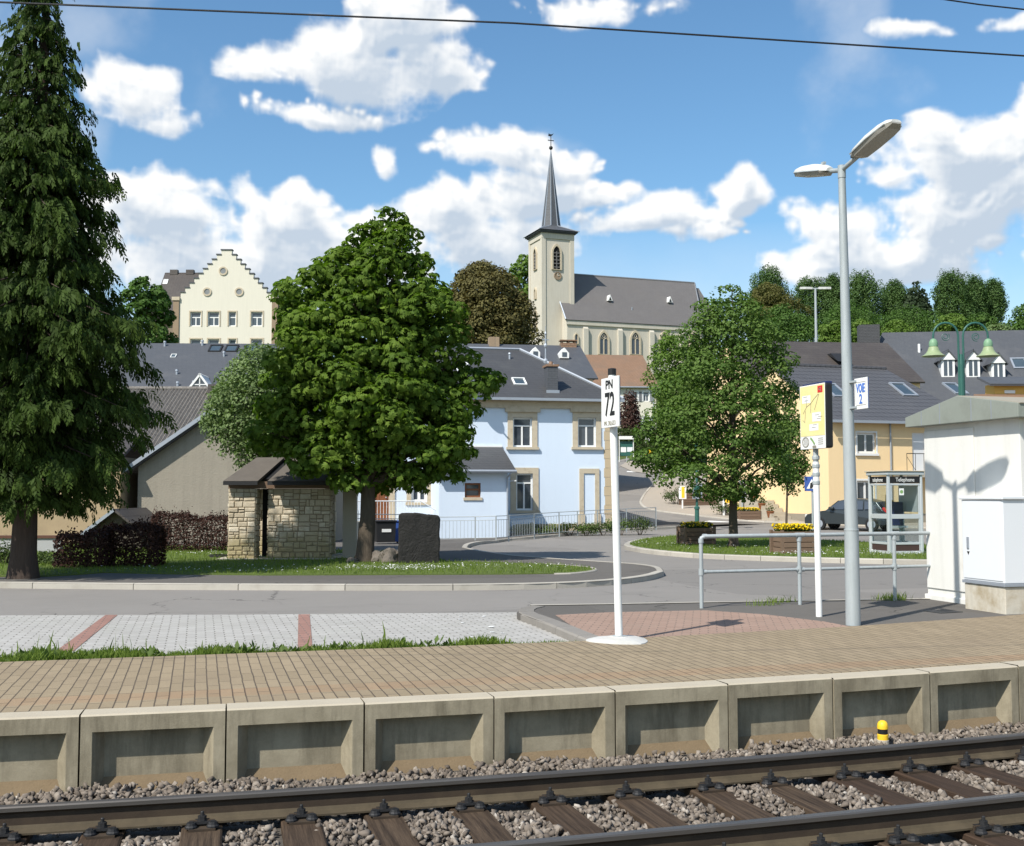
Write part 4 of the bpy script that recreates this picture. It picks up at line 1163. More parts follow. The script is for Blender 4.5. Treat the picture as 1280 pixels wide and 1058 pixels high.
def crown_tree(name, label, cat, base, prof, leaf, mat, trunk_r, trunk_top, bark=None, nclump=200, crad=.5, leaves=60, asp=.8,
               compoundk=0, group=None, shift=None, trunk_lean=(0, 0), flat=1.0, fill=.15, lowlimb=None, rzf=.68, seedscale=1.0, hexlump=0.0, droop=.25, trunk_n=10, inset_k=.85, sep=.52):
    """prof: list (z, radius) of the crown envelope in metres above the base; shift: list (z, dx, dy)"""
    root = thing(name, label, cat, base, 0, group)
    pz = np.array([p[0] for p in prof]); pr = np.array([p[1] for p in prof])
    if shift: shz = np.array([q[0] for q in shift]); shx = np.array([q[1] for q in shift]); shy = np.array([q[2] for q in shift])
    cl = []
    area = np.trapezoid(pr, pz) if hasattr(np, 'trapezoid') else np.trapz(pr, pz)
    tries = 0
    while len(cl) < nclump and tries < nclump * 60:
        tries += 1
        z = rng.uniform(pz[0], pz[-1]); R = np.interp(z, pz, pr)
        if rng.random() > (R / pr.max()) ** 1.2 + .06: continue
        th = rng.uniform(0, 2 * PI)
        lump = 1 + hexlump * math.sin(3 * th + z * 1.7) + hexlump * .7 * math.sin(5 * th - z * 2.3)
        rr = R * lump * rng.uniform(.0, 1) ** .42
        k = crad * rng.uniform(.65, 1.2) * min(1.0, .45 + R / pr.max())
        rr = max(0, min(rr, R * lump - k * inset_k))
        c = np.array([rr * math.cos(th), rr * math.sin(th) * flat, z])
        if shift: c[:2] += [np.interp(z, shz, shx), np.interp(z, shz, shy)]
        ok = True
        for (q, kk) in cl[-400:]:
            if np.sum((q - c) ** 2) < (sep * (k + kk) * .62) ** 2: ok = False; break
        if ok: cl.append((c, k))
    Ps = []; Ns = []; Tt = []
    for c, k in cl:
        o = np.array([c[0], c[1]]); L = np.linalg.norm(o); o = o / L if L > .01 else o
        n = int(leaves * (k / crad) ** 2)
        P, Nn = clump_points(c, k, k * rzf, n, o)
        Ps.append(P); Ns.append(Nn); Tt.append(np.clip(rng.normal(.45 + rng.normal(0, .16), .22, len(P)), 0, 1))
    # loose leaves between clumps
    nf = int(sum(len(p) for p in Ps) * fill)
    z = rng.uniform(pz[0], pz[-1], nf * 2); R = np.interp(z, pz, pr); keep = rng.random(nf * 2) < R / pr.max(); z = z[keep][:nf]; R = R[keep][:nf]
    th = rng.uniform(0, 2 * PI, len(z)); rr = R * rng.random(len(z)) ** .5 * .98
    F_ = np.column_stack([rr * np.cos(th), rr * np.sin(th) * flat, z])
    if shift: F_[:, 0] += np.interp(z, shz, shx); F_[:, 1] += np.interp(z, shz, shy)
    Ps.append(F_); Ns.append(nrm(rng.normal(size=(len(z), 3)) + np.array([0, 0, .8]))); Tt.append(rng.uniform(0, 1, len(z)))
    P = np.concatenate(Ps); Nn = np.concatenate(Ns); tt = np.concatenate(Tt)
    if compoundk:
        L = leaf * rng.uniform(.75, 1.15, len(P))
        Q = compound(P, Nn, L, leaf * asp, compoundk); tt = np.tile(tt, compoundk)
    else:
        L = leaf * rng.uniform(.7, 1.2, len(P))
        Q = leaf_quads(P, Nn, L, L * asp, droop)
    V = Q.reshape(-1, 3); F = np.arange(len(V)).reshape(-1, 4)
    np_mesh('crown', V, F, mat, root, tt)
    if trunk_r > 0:
        mb = MB(); top = Vector((trunk_lean[0], trunk_lean[1], trunk_top))
        if shift: top.x += float(np.interp(trunk_top, shz, shx)); top.y += float(np.interp(trunk_top, shz, shy))
        P_ = [Vector((0, 0, -.25)), Vector((0, 0, 0.02)), Vector((0, 0, .18))]; rads = [trunk_r * 1.75, trunk_r * 1.45, trunk_r * 1.08]
        for i in range(1, 9):
            t = i / 8; P_.append(Vector((0, 0, .18)).lerp(top, t) + Vector((random.uniform(-1, 1), random.uniform(-1, 1), 0)) * trunk_r * .18); rads.append(trunk_r * (1 - .78 * t))
        mb.tube(P_, rads, trunk_n)
        zlow = pz[0] + .15 * (pz[-1] - pz[0]) * .2
        pick = sorted(cl, key=lambda q: q[0][2])
        for c, k in pick[::max(1, len(pick) // 34)]:
            zb = max(zlow * .9, c[2] - np.linalg.norm(c[:2]) * .55 - .3); zb = min(zb, trunk_top * .96); zb = max(zb, pz[0] * .75)
            t = (zb - .18) / (trunk_top - .18); a = Vector((0, 0, .18)).lerp(top, t)
            bough(mb, a, c, trunk_r * (1 - .75 * t) * .42 + .01, .012, .06, 5, .06)
        mb.build('trunk', bark or m_bark, root, smooth=True)
    return root

# ---- conifer at the left ------------------------------------------------------------
def conifer(label, base):
    root = thing('conifer_tree', label, 'tree', base)
    pz = np.array([1.55, 2.1, 3.2, 4.4, 5.6, 6.6, 7.4, 8.6, 9.8, 10.8, 11.8, 12.6, 13.2]) * .93; pr = np.array([1.35, 1.9, 2.35, 2.45, 2.4, 1.65, 1.75, 1.42, 1.15, .92, .42, .2, .05]) * .90
    QV = []; QT = []
    mb = MB()
    nb = 380
    ga = 2.399963
    for i in range(nb):
        z = pz[0] + .1 + (pz[-1] - pz[0] - .15) * (1 - (1 - i / nb) ** .85) + random.uniform(-.12, .12); z = min(max(z, 1.55), 12.2)
        th = i * ga + random.uniform(-.3, .3)
        R = float(np.interp(z, pz, pr)) * random.choice((random.uniform(.62, .9), random.uniform(.85, 1.14)))
        # wider, fresher lobes low on the right as in the picture
        o = np.array([math.cos(th), math.sin(th), 0]); side = np.array([-math.sin(th), math.cos(th), 0])
        dropk = .30 + .15 * random.random()
        def bp(t): return np.array([0, 0, z + .35 * R * .4]) + o * R * t + np.array([0, 0, -dropk * R * t ** 1.5 + .10 * R * t ** 5])
        mb.tube([bp(t) for t in (0, .3, .6, .85)], [.035 * (R / 2.6) + .008, .024 * (R / 2.6) + .006, .014, .006], 5, cap=False)
        ns = int(6 + 12.5 * R)
        for t in np.linspace(.20, 1.02, ns):
            for _ in range((2 if z < 9 else 1) if t > .35 else 1):
                p = bp(t) + side * rng.normal(0, .16 + .12 * (1 - t)) + np.array([0, 0, rng.normal(0, .05)])
                L = rng.uniform(.25, .50) * (.6 + .4 * min(1, R / 2))
                d = nrm(o * rng.uniform(.15, .75) + side * rng.normal(0, .45) + np.array([0, 0, -rng.uniform(.35, 1.1)]))
                pl = nrm(np.cross(d, rng.normal(size=3)))
                K = 11; s = np.linspace(.05, 1, K)
                dirs = nrm(d[None] + np.array([0, 0, -.55])[None] * (s ** 1.5)[:, None])
                pos = p + np.cumsum(dirs, 0) * (L / K)
                sg = np.where(np.arange(K) % 2 == 0, 1, -1)[:, None]
                bd = nrm(dirs * .75 + pl[None] * sg * .8 + np.array([0, 0, -.35])[None] + rng.normal(0, .12, (K, 3)))
                bl = (L * .36 * (1.1 - .65 * s) * rng.uniform(.8, 1.2, K))[:, None]
                nn = nrm(np.cross(bd, np.cross(dirs, pl[None]) + rng.normal(0, .3, (K, 3))))
                w = .021 * rng.uniform(.8, 1.35, K)[:, None]
                QV.append(np.stack([pos, pos + bd * bl * .5 + nn * w, pos + bd * bl + np.array([0, 0, -.02]), pos + bd * bl * .5 - nn * w], 1))
                fresh = .18 + .55 * max(0, t - .45) + rng.normal(0, .12)
                QT.append(np.clip(fresh + rng.normal(0, .1, K) + .25 * s, 0, 1))
    V = np.concatenate(QV).reshape(-1, 3); F = np.arange(len(V)).reshape(-1, 4)
    np_mesh('crown', V, F, m_conifer, root, np.concatenate(QT))
    P = [(0, 0, -.3), (0, 0, 0), (0, 0, .4), (.02, 0, 1.5), (.08, 0, 4), (.13, 0, 9), (.17, 0, 13)]
    mb.tube(P, [.36, .30, .24, .21, .18, .11, .02], 12)
    mb.build('trunk', m_bark_red, root, smooth=True)
    return root
cb = at_d(29, 712, 21.9); cb.z = g(cb.x, cb.y) + .1
conifer('tall dark conifer with drooping sprays beside the dark red hedge', (cb.x, cb.y, cb.z + .05))

# ---- chestnut in the middle ---------------------------------------------------------
def envelope(prof_px, base_d, base_px, base_py, ext=1.0):
    """px outline (y, xl, xr) -> (z, r), (z, dx, dy) about the base point"""
    b = at_d(base_px, base_py, base_d); prof = []; sh = []
    for (y, xl, xr) in sorted(prof_px, key=lambda q: -q[0]):
        a = at_d(xl, y, base_d); c = at_d(xr, y, base_d); m_ = (a + c) / 2
        prof.append((m_.z - b.z, (c - a).length / 2 * ext)); sh.append((m_.z - b.z, m_.x - b.x, m_.y - b.y))
    return b, prof, sh
d_c = 27.2
_, prof, sh = envelope([(256, 476, 484), (272, 458, 504), (290, 440, 520), (310, 418, 532), (332, 392, 540), (355, 372, 556), (382, 356, 566), (415, 338, 580), (450, 328, 588), (485, 320, 606), (515, 322, 608), (545, 330, 600), (572, 345, 598), (595, 382, 580), (612, 430, 520)], d_c, 456, 704)
b = at_g(456, 703, .1); b.z = g(b.x, b.y) + .1; sh = [(z_, x_ + .14, y_ + .5) for z_, x_, y_ in sh]
crown_tree('chestnut_tree', 'large full green chestnut tree standing beside the stone shelter', 'tree', b, prof, .135, m_chestnut, .20, 7.2,
           nclump=300, crad=.56, leaves=105, asp=.36, compoundk=6, shift=sh, fill=.05, hexlump=.16, rzf=.60, sep=.66, flat=.68)
# pale leaved tree tucked behind it
_, prof, sh = envelope([(425, 318, 352), (440, 290, 376), (465, 266, 390), (490, 254, 390), (515, 252, 388), (540, 258, 384), (562, 278, 380), (580, 298, 366)], 29.8, 345, 692)
b = at_g(345, 692, .1)
crown_tree('pale_leaved_tree', 'smaller pale grey green tree behind the left side of the chestnut', 'tree', b, prof, .10, m_pale, .10, 4.6,
           nclump=170, crad=.42, leaves=140, asp=.6, shift=sh, fill=.12, hexlump=.08)
# ---- linden on the grass island ------------------------------------------------------
d_l = 34.4
_, prof, sh = envelope([(360, 895, 922), (372, 882, 940), (392, 868, 958), (415, 860, 972), (440, 850, 982), (465, 838, 986), (490, 825, 990), (515, 816, 994), (540, 808, 994), (562, 803, 992), (585, 802, 985), (602, 815, 975), (615, 850, 955), (625, 890, 935)], d_l, 917, 683)
b = at_g(917, 684, .12)
crown_tree('lime_tree', 'medium green street tree between the two planters on the grass island', 'tree', b, prof, .10, m_linden, .135, 6.6,
           nclump=230, crad=.50, leaves=190, asp=.85, shift=sh, fill=.07, hexlump=.14, rzf=.6)
_, prof, sh = envelope([(480, 978, 996), (500, 965, 1006), (525, 958, 1013), (555, 957, 1016), (580, 962, 1017), (600, 972, 1012), (614, 980, 1000)], 38.5, 983, 676)
b = at_g(983, 672, 0)
crown_tree('young_tree', 'slim young street tree right of the larger one, before the yellow house', 'tree', b, prof, .105, m_linden, .05, 4.6,
           nclump=60, crad=.40, leaves=110, asp=.85, shift=sh, fill=.12, hexlump=.07)

# ---- background trees ----------------------------------------------------------------
def far_tree(name, label, px_prof, d, mat, leaf, n=70, crad=None, leaves=90, group=None, trunk=.0, rzf=.75, asp=.75, hexlump=.08, droop=.25, fill=.12):
    ybase = px_prof[-1][0]; cx = (px_prof[-1][1] + px_prof[-1][2]) / 2
    tp = at_d(cx, ybase, d); gz = g(tp.x, tp.y)
    base = Vector((tp.x, tp.y, gz))
    prof = []; sh = []
    for (y, xl, xr) in sorted(px_prof, key=lambda q: -q[0]):
        a = at_d(xl, y, d); c = at_d(xr, y, d); m_ = (a + c) / 2
        prof.append((m_.z - gz, (c - a).length / 2)); sh.append((m_.z - gz, m_.x - base.x, m_.y - base.y))
    rmax = max(p[1] for p in prof)
    h = prof[-1][0]
    return crown_tree(name, label, 'tree', base, prof, leaf, mat, trunk or max(.12, rmax * .05), max(h * .85, .5), nclump=n, crad=crad or rmax * .3, leaves=leaves, asp=asp,
                      shift=sh, group=group, fill=fill, hexlump=hexlump, rzf=rzf, droop=droop, trunk_n=7)
far_tree('copper_tree', 'broad brownish copper tree left of the church tower', [(332, 592, 615), (340, 572, 632), (355, 562, 648), (375, 556, 660), (395, 556, 668), (415, 560, 674), (432, 570, 672), (448, 590, 650)], 128, m_copper, .34, 170, None, 260)
far_tree('bright_tree', 'bright green tree peeping out directly left of the church tower', [(322, 650, 672), (332, 636, 684), (350, 628, 690), (375, 628, 690), (400, 632, 690), (430, 640, 680)], 205, m_farb, .75, 60)
far_tree('willow_tree', 'light green tree rising beside the brown roofed house below the church', [(420, 826, 846), (430, 816, 866), (450, 808, 880), (475, 806, 885), (500, 812, 885), (530, 818, 880), (560, 826, 870)], 97, m_farb, .24, 110, None, 110)
far_tree('yard_tree', 'green tree showing left of the white stepped gable house', [(350, 168, 190), (362, 155, 206), (380, 150, 214), (400, 150, 216), (425, 155, 218), (445, 165, 210)], 100, m_farg, .4, 60)
far_tree('yard_tree', 'dark green tree just right of the white stepped gable house', [(352, 348, 362), (362, 342, 380), (380, 342, 390), (405, 342, 390), (425, 346, 385)], 128, m_farg, .45, 40)
# poplars and other trees along the hill, right
row = [
    ('poplar_tree', 'tall poplar at the left end of the hilltop tree row', [(338, 950, 966), (346, 942, 976), (365, 938, 982), (390, 938, 984), (415, 942, 984)], 215, m_poplar),
    ('hill_tree', 'brownish green budding tree in front of the leftmost poplar', [(356, 948, 968), (366, 938, 985), (385, 930, 1000), (405, 930, 1002), (425, 936, 1000)], 170, m_ybrown),
    ('poplar_tree', 'poplar behind the far street lamp on the hilltop', [(352, 1003, 1020), (360, 994, 1032), (380, 988, 1036), (400, 988, 1036), (420, 992, 1034)], 212, m_poplar),
    ('poplar_tree', 'tall poplar directly left of the big lamp post on the skyline', [(347, 1036, 1046), (358, 1030, 1056), (380, 1028, 1058), (400, 1028, 1058), (418, 1030, 1056)], 210, m_poplar),
    ('poplar_tree', 'broad poplar directly right of the big lamp post on the skyline', [(348, 1068, 1092), (356, 1060, 1098), (380, 1056, 1102), (402, 1058, 1100), (416, 1062, 1098)], 208, m_poplar),
    ('poplar_tree', 'smaller poplar left of the dark spruce on the hilltop', [(356, 1112, 1124), (364, 1104, 1132), (382, 1100, 1136), (402, 1100, 1136), (416, 1104, 1134)], 212, m_poplar),
    ('poplar_tree', 'broad poplar right of the dark spruce on the hilltop', [(349, 1176, 1202), (357, 1170, 1208), (378, 1166, 1212), (396, 1166, 1212), (408, 1172, 1206)], 208, m_poplar),
    ('poplar_tree', 'narrow poplar second from the right end of the row', [(351, 1212, 1224), (360, 1206, 1230), (380, 1206, 1232), (400, 1208, 1232)], 210, m_poplar),
    ('poplar_tree', 'last poplar at the right end of the hilltop row', [(355, 1236, 1248), (364, 1228, 1253), (382, 1226, 1255), (400, 1230, 1253)], 212, m_poplar),
]
for nm, lab, pr, d, m_ in row:
    far_tree(nm, lab, pr, d, m_, .30, 190, .95, 120, 'trees along the hilltop', hexlump=.24, rzf=1.9 if nm == 'poplar_tree' else .75)
far_tree('spruce_tree', 'dark pointed spruce standing between the hilltop poplars', [(354, 1143, 1147), (362, 1136, 1154), (376, 1130, 1160), (392, 1126, 1164), (412, 1124, 1166)], 190, m_spruce, .5, 110, 1.5, 90, 'trees along the hilltop', rzf=.35, droop=.9)
for lab, pr, d, m_ in [
    ('bright green bush above the brown roof, left of the big lamp post', [(403, 1036, 1052), (410, 1024, 1060), (420, 1020, 1066), (432, 1022, 1064)], 135, m_farb),
    ('bright green bush above the brown roof, right of the big lamp post', [(402, 1070, 1084), (409, 1064, 1094), (420, 1062, 1098), (432, 1064, 1096)], 138, m_farb),
    ('yellow green bush left of the dark spruce foot', [(404, 1112, 1130), (411, 1102, 1140), (420, 1100, 1146), (430, 1102, 1144)], 142, m_farb),
    ('light green bush behind the left green lamp arch', [(397, 1176, 1200), (405, 1166, 1212), (416, 1164, 1216), (430, 1168, 1214)], 150, m_farb),
    ('green bush behind the right green lamp arch', [(394, 1212, 1232), (404, 1204, 1244), (416, 1202, 1248), (432, 1206, 1246)], 155, m_farg),
    ('rounded green tree at the right edge above the slate roof', [(378, 1276, 1310), (392, 1262, 1330), (410, 1256, 1336), (430, 1258, 1334)], 140, m_farg),
    ('pale flowering bush at the right end of the hilltop', [(408, 1238, 1256), (415, 1230, 1268), (426, 1230, 1272), (436, 1234, 1268)], 135, m_pale),
    ('dark green thicket below the leftmost poplar, beside the church choir', [(388, 960, 990), (398, 948, 1010), (412, 940, 1024), (432, 944, 1022)], 150, m_farg),
    ('green thicket under the poplars right of the far street lamp', [(384, 1040, 1070), (396, 1024, 1090), (408, 1020, 1104), (426, 1024, 1100)], 180, m_farg),
    ('green thicket under the poplars around the spruce foot', [(390, 1110, 1150), (400, 1096, 1180), (412, 1090, 1196), (426, 1096, 1190)], 185, m_farg)]:
    far_tree('hill_bush', lab, pr, d, m_, .30, 60, None, 160, 'bushes along the hilltop', hexlump=.12)
far_tree('clipped_beech', 'dark purple cone shaped tree beside the cream house wall', [(493, 782, 792), (500, 777, 797), (515, 775, 800), (535, 774, 801), (552, 776, 800)], 106, m_purple, .2, 110, .75, 130, None, .1, .8)

# ---- hedges and shrubs -----------------------------------------------------------------
def leaf_block(name, label, cat, a, b, width, h0, h1, mat, leaf, dens, group=None, top_wob=.05, zbase=None):
    """clipped hedge between ground points a and b"""
    a = Vector((a.x, a.y, 0)); b = Vector((b.x, b.y, 0)); L = (b - a).length; u = (b - a) / L; w = Vector((-u.y, u.x, 0))
    z0 = zbase if zbase is not None else g((a.x + b.x) / 2, (a.y + b.y) / 2) + .05
    root = thing(name, label, cat, (a.x, a.y, z0), 0, group)
    n = int(dens * (2 * L * h0 + L * width + 2 * width * h0))
    s = rng.uniform(0, 1, n); t = rng.uniform(-.5, .5, n); hgt = h0 + (h1 - h0) * s + top_wob * np.sin(s * L * 3.3) + top_wob * .7 * np.sin(s * L * 7.9 + 1)
    z = rng.uniform(0, 1, n)
    f = rng.random(n)
    # most leaves sit near a face
    face = f < .80
    pick = rng.integers(0, 4, n)
    t = np.where(face & (pick == 0), -.5 + rng.normal(0, .05, n), np.where(face & (pick == 1), .5 + rng.normal(0, .05, n), t))
    z = np.where(face & (pick == 2), 1 + rng.normal(0, .05, n) + (rng.random(n) < .06) * rng.uniform(0, .22, n), z)
    e = rng.random(n) < .5
    s2 = np.where(face & (pick == 3), np.where(e, 0, 1) + rng.normal(0, .02, n), s)
    rd = np.clip(1 - np.maximum(0, z - .82) * 1.2, .7, 1); t = t * rd
    lump = 1 + .08 * np.sin(s2 * L * 5.1 + z * 4)
    P = np.outer(s2 * L, np.array(u[:])) + np.outer(t * width * lump, np.array(w[:])); P[:, 2] = z * hgt
    Nn = nrm(np.outer(t * 2, np.array(w[:])) + np.array([0, 0, .6]) + rng.normal(0, .6, (n, 3)))
    Lf = leaf * rng.uniform(.6, 1.3, n)
    Q = leaf_quads(P, Nn, Lf, Lf * .65, .1)
    np_mesh('foliage', Q.reshape(-1, 3), np.arange(n * 4).reshape(n, 4), mat, root, rng.uniform(0, 1, n))
    mb = MB()
    for i in range(max(3, int(L / .35))):
        x = (i + .5) * .35
        if x > L: break
        for k in range(3):
            p = u * x; q = u * (x + random.uniform(-.2, .2)) + w * random.uniform(-.35, .35) * width
            mb.tube([(p.x, p.y, -.1), (p.x * .5 + q.x * .5, p.y * .5 + q.y * .5, h0 * .45), (q.x, q.y, h0 * .85)], [.018, .012, .005], 5)
    mb.build('stem', m_bark, root)
    return root
leaf_block('red_hedge', 'tall clipped dark red hedge block nearest the conifer', 'hedge', at_z(132, 708, 0), at_z(200, 708, 0), .75, .84, .92, m_hedge, .06, 1500, 'dark red hedges')
leaf_block('red_hedge', 'long dark red hedge running behind the lawn to the stone shelter', 'hedge', at_z(192, 689, 0), at_z(292, 689, 0), .6, 1.02, .98, m_hedge, .06, 1300, 'dark red hedges')
leaf_block('red_hedge', 'lower ragged dark red hedge right of the conifer trunk', 'hedge', at_z(76, 709, 0), at_z(136, 709, 0), .8, .62, .78, m_hedge, .065, 1300, 'dark red hedges', .10)
leaf_block('green_hedge', 'dark green hedge behind the notice board up the hill road', 'hedge', at_d(768, 570, 104), at_d(830, 570, 106), 1.0, 2.1, 1.9, m_hedge_g, .14, 300)
def shrub(label, px, py, r, h, mat, leaf, n, group=None, name='low_shrub', d=None, cat='shrub', z=None):
    p = at_g(px, py) if d is None else at_d(px, py, d)
    root = thing(name, label, cat, (p.x, p.y, (g(p.x, p.y) if z is None else z)), 0, group)
    Ps = []; Ns = []
    for i in range(9):
        th = random.uniform(0, 2 * PI); q = r * math.sqrt(random.random()) * .65
        P, Nn = clump_points((q * math.cos(th), q * math.sin(th), h * random.uniform(.3, .68)), r * .5, h * .34, n // 9, (math.cos(th), math.sin(th)), .5)
        Ps.append(P); Ns.append(Nn)
    P = np.concatenate(Ps); Nn = np.concatenate(Ns); L = leaf * rng.uniform(.6, 1.3, len(P))
    Q = leaf_quads(P, Nn, L, L * .55, -.1)
    np_mesh('foliage', Q.reshape(-1, 3), np.arange(len(P) * 4).reshape(-1, 4), mat, root, rng.uniform(0, 1, len(P)))
    mb = MB()
    for i in range(7):
        th = random.uniform(0, 2 * PI); mb.tube([(0, 0, -.1), (r * .3 * math.cos(th), r * .3 * math.sin(th), h * .4), (r * .6 * math.cos(th), r * .6 * math.sin(th), h * .75)], [.015, .01, .004], 5)
    mb.build('stem', m_bark, root)
    return root
where = ['by the porch corner', 'left of the ground floor window', 'under the ground floor window', 'between window and blind doorway', 'under the blind doorway', 'by the quoined house corner', 'behind the white sign post', 'at the railing end']
for i, px in enumerate((652, 672, 692, 712, 733, 754, 776, 800)):
    shrub(f'low leafy shrub {where[i]}, before the blue house', px, 667, .70, .62 if i < 6 else .85, m_hedge_g if i % 2 else m_weed, .085, 800, 'low shrubs along the house railing', d=50.0 - .012 * (px - 652))
shrub('rounded green shrub at the bend of the beige footway', 846, 631, 1.3, 1.2, m_hedge_g, .13, 900)
shrub('green shrub beside the small white post near the yellow house', 905, 645, .9, .8, m_hedge_g, .12, 600)
shrub('green shrub left of the flower trough by the yellow house', 928, 645, .9, .9, m_weed, .12, 600)
shrub('weedy plant growing beside the conifer trunk', 56, 711, .4, .45, m_hedge_g, .08, 400)
shrub('weedy plant at the left edge beside the conifer', 4, 711, .45, .75, m_hedge_g, .08, 400)
shrub('small leafy plant at the foot of the red hedge', 75, 712, .35, .35, m_hedge_g, .07, 300)
# ================================================================ buildings
class Fr:
    """local frame: origin on the ground, u along the facade (to the right), v away from the viewer"""
    def __init__(s, o, az):
        s.o = Vector(o); s.az = az; s.rz = PI / 2 - az          # azimuth of u measured clockwise from +Y
        s.u = Vector((math.sin(az), math.cos(az), 0)); s.v = Vector((-s.u.y, s.u.x, 0))
    def uv(s, px, py, v=0.0):
        """pixel -> (u, z) on the plane at depth v"""
        r = ray(px, py); P0 = s.o + s.v * v
        t = (P0 - CAM).dot(s.v) / r.dot(s.v); p = CAM + r * t - s.o
        return p.dot(s.u), p.z
    def uz(s, x0, y0, x1, y1, v=0.0):
        a = s.uv(x0, y0, v); b = s.uv(x1, y1, v)
        return min(a[0], b[0]), max(a[0], b[0]), min(a[1], b[1]), max(a[1], b[1])

def front_wall(mb, u0, u1, z0, z1, holes, y=0.0, dep=.16, mi=0, gable=None):
    """wall sheet facing -v with recessed openings (u0,u1,z0,z1); reveals included"""
    us = sorted({u0, u1, *[h[0] for h in holes], *[h[1] for h in holes]}); zs = sorted({z0, z1, *[h[2] for h in holes], *[h[3] for h in holes]})
    us = [u for u in us if u0 <= u <= u1]; zs = [z for z in zs if z0 <= z <= z1]
    for i in range(len(us) - 1):
        for j in range(len(zs) - 1):
            cu, cz = (us[i] + us[i + 1]) / 2, (zs[j] + zs[j + 1]) / 2
            if any(h[0] < cu < h[1] and h[2] < cz < h[3] for h in holes): continue
            mb.quad((us[i], y, zs[j]), (us[i + 1], y, zs[j]), (us[i + 1], y, zs[j + 1]), (us[i], y, zs[j + 1]), mi, .5)
    for a, b, c, d in holes:
        mb.quad((a, y, c), (a, y, d), (a, y + dep, d), (a, y + dep, c), mi, .5); mb.quad((b, y, d), (b, y, c), (b, y + dep, c), (b, y + dep, d), mi, .5)
        mb.quad((a, y, d), (b, y, d), (b, y + dep, d), (a, y + dep, d), mi, .5); mb.quad((b, y, c), (a, y, c), (a, y + dep, c), (b, y + dep, c), mi, .5)

def window(parent, h, y, fm, pm=None, mull=1, trans=0.0, fw=.07, sill=None, surround=None, dep=.14, name='window', smat=None, keystone=False, extra_lintel=0):
    """frame mesh with its pane, sill and stone surround as children. y = wall face"""
    a, b, c, d = h; yb = y + dep
    mb = MB(); t = .05
    mb.box(a, b, yb - t, yb, d - fw, d); mb.box(a, b, yb - t, yb, c, c + fw)
    mb.box(a, a + fw, yb - t, yb, c + fw, d - fw); mb.box(b - fw, b, yb - t, yb, c + fw, d - fw)
    zt = d - fw
    if trans:
        zt = c + (d - c) * trans; mb.box(a + fw, b - fw, yb - t + .006, yb - .002, zt - fw * .45, zt + fw * .45); zt -= fw * .45
    for k in range(1, mull + 1):
        x = a + (b - a) * k / (mull + 1); mb.box(x - fw * .5, x + fw * .5, yb - t + .003, yb - .001, c + fw, zt)
    f = mb.build(name, fm, parent)
    pb = MB(); pb.quad((a + .01, yb - .012, c + .01), (b - .01, yb - .012, c + .01), (b - .01, yb - .012, d - .01), (a + .01, yb - .012, d - .01))
    pb.quad((b - .01, yb + .001, c + .01), (a + .01, yb + .001, c + .01), (a + .01, yb + .001, d - .01), (b - .01, yb + .001, d - .01))
    pb.build('pane', pm or m_pane, f)
    if surround:
        w, pr = surround; sb = MB()
        sb.box(a - w, a, y - pr, y + .05, c, d); sb.box(b, b + w, y - pr, y + .05, c, d); sb.box(a - w, b + w, y - pr, y + .05, d, d + w)
        if extra_lintel: sb.box(a - w - .12, b + w + .12, y - pr - .10, y + .05, d + w + .002, d + w + extra_lintel)
        sb.build('surround', smat or m_sandstone, f)
    if sill:
        w, pr = sill; sb = MB(); sb.box(a - w, b + w, y - pr, y + dep - .05, c - .12, c - .002); sb.build('sill', smat or m_sandstone, f)
    return f

def slope(mb, pts, th=.1, mi=0):
    """roof plane with thickness (pts: 3 or 4 corners, outer face)"""
    P = [Vector(p) for p in pts]; n = (P[1] - P[0]).cross(P[2] - P[0]).normalized()
    if n.z < 0: P.reverse(); n = -n
    Q = [p - n * th for p in P]; k = len(P)
    mb.add(P + Q, [tuple(range(k)), tuple(range(2 * k - 1, k - 1, -1))] + [(i, k + i, k + (i + 1) % k, (i + 1) % k) for i in range(k)], mi)

def skylight(parent, c, w, h, nrm_, up, fm=m_zinc, pm=None, name='roof_window', t=.05, lab=None):
    """flat roof window centred at c on a slope with normal nrm_ and up-slope direction up"""
    n = Vector(nrm_).normalized(); u = Vector(up).normalized(); r = u.cross(n)
    def box(mb, x0, x1, y0, y1, z0, z1):
        v = []
        for z in (z0, z1):
            for x, y in ((x0, y0), (x1, y0), (x1, y1), (x0, y1)): v.append(Vector(c) + r * x + u * y + n * z)
        mb.add(v, [(0, 3, 2, 1), (4, 5, 6, 7), (0, 1, 5, 4), (1, 2, 6, 5), (2, 3, 7, 6), (3, 0, 4, 7)])
    mb = MB(); b = min(w, h) * .12
    box(mb, -w / 2, w / 2, h / 2 - b, h / 2, -.02, t + .03); box(mb, -w / 2, w / 2, -h / 2, -h / 2 + b, -.02, t)
    box(mb, -w / 2, -w / 2 + b, -h / 2 + b, h / 2 - b, -.02, t + .01); box(mb, w / 2 - b, w / 2, -h / 2 + b, h / 2 - b, -.02, t + .01)
    f = mb.build(name, fm, parent)
    pb = MB(); box(pb, -w / 2 + b * .5, w / 2 - b * .5, -h / 2 + b * .5, h / 2 - b * .5, -.01, t * .55); pb.build('pane', pm or m_pane_blue, f)
    return f

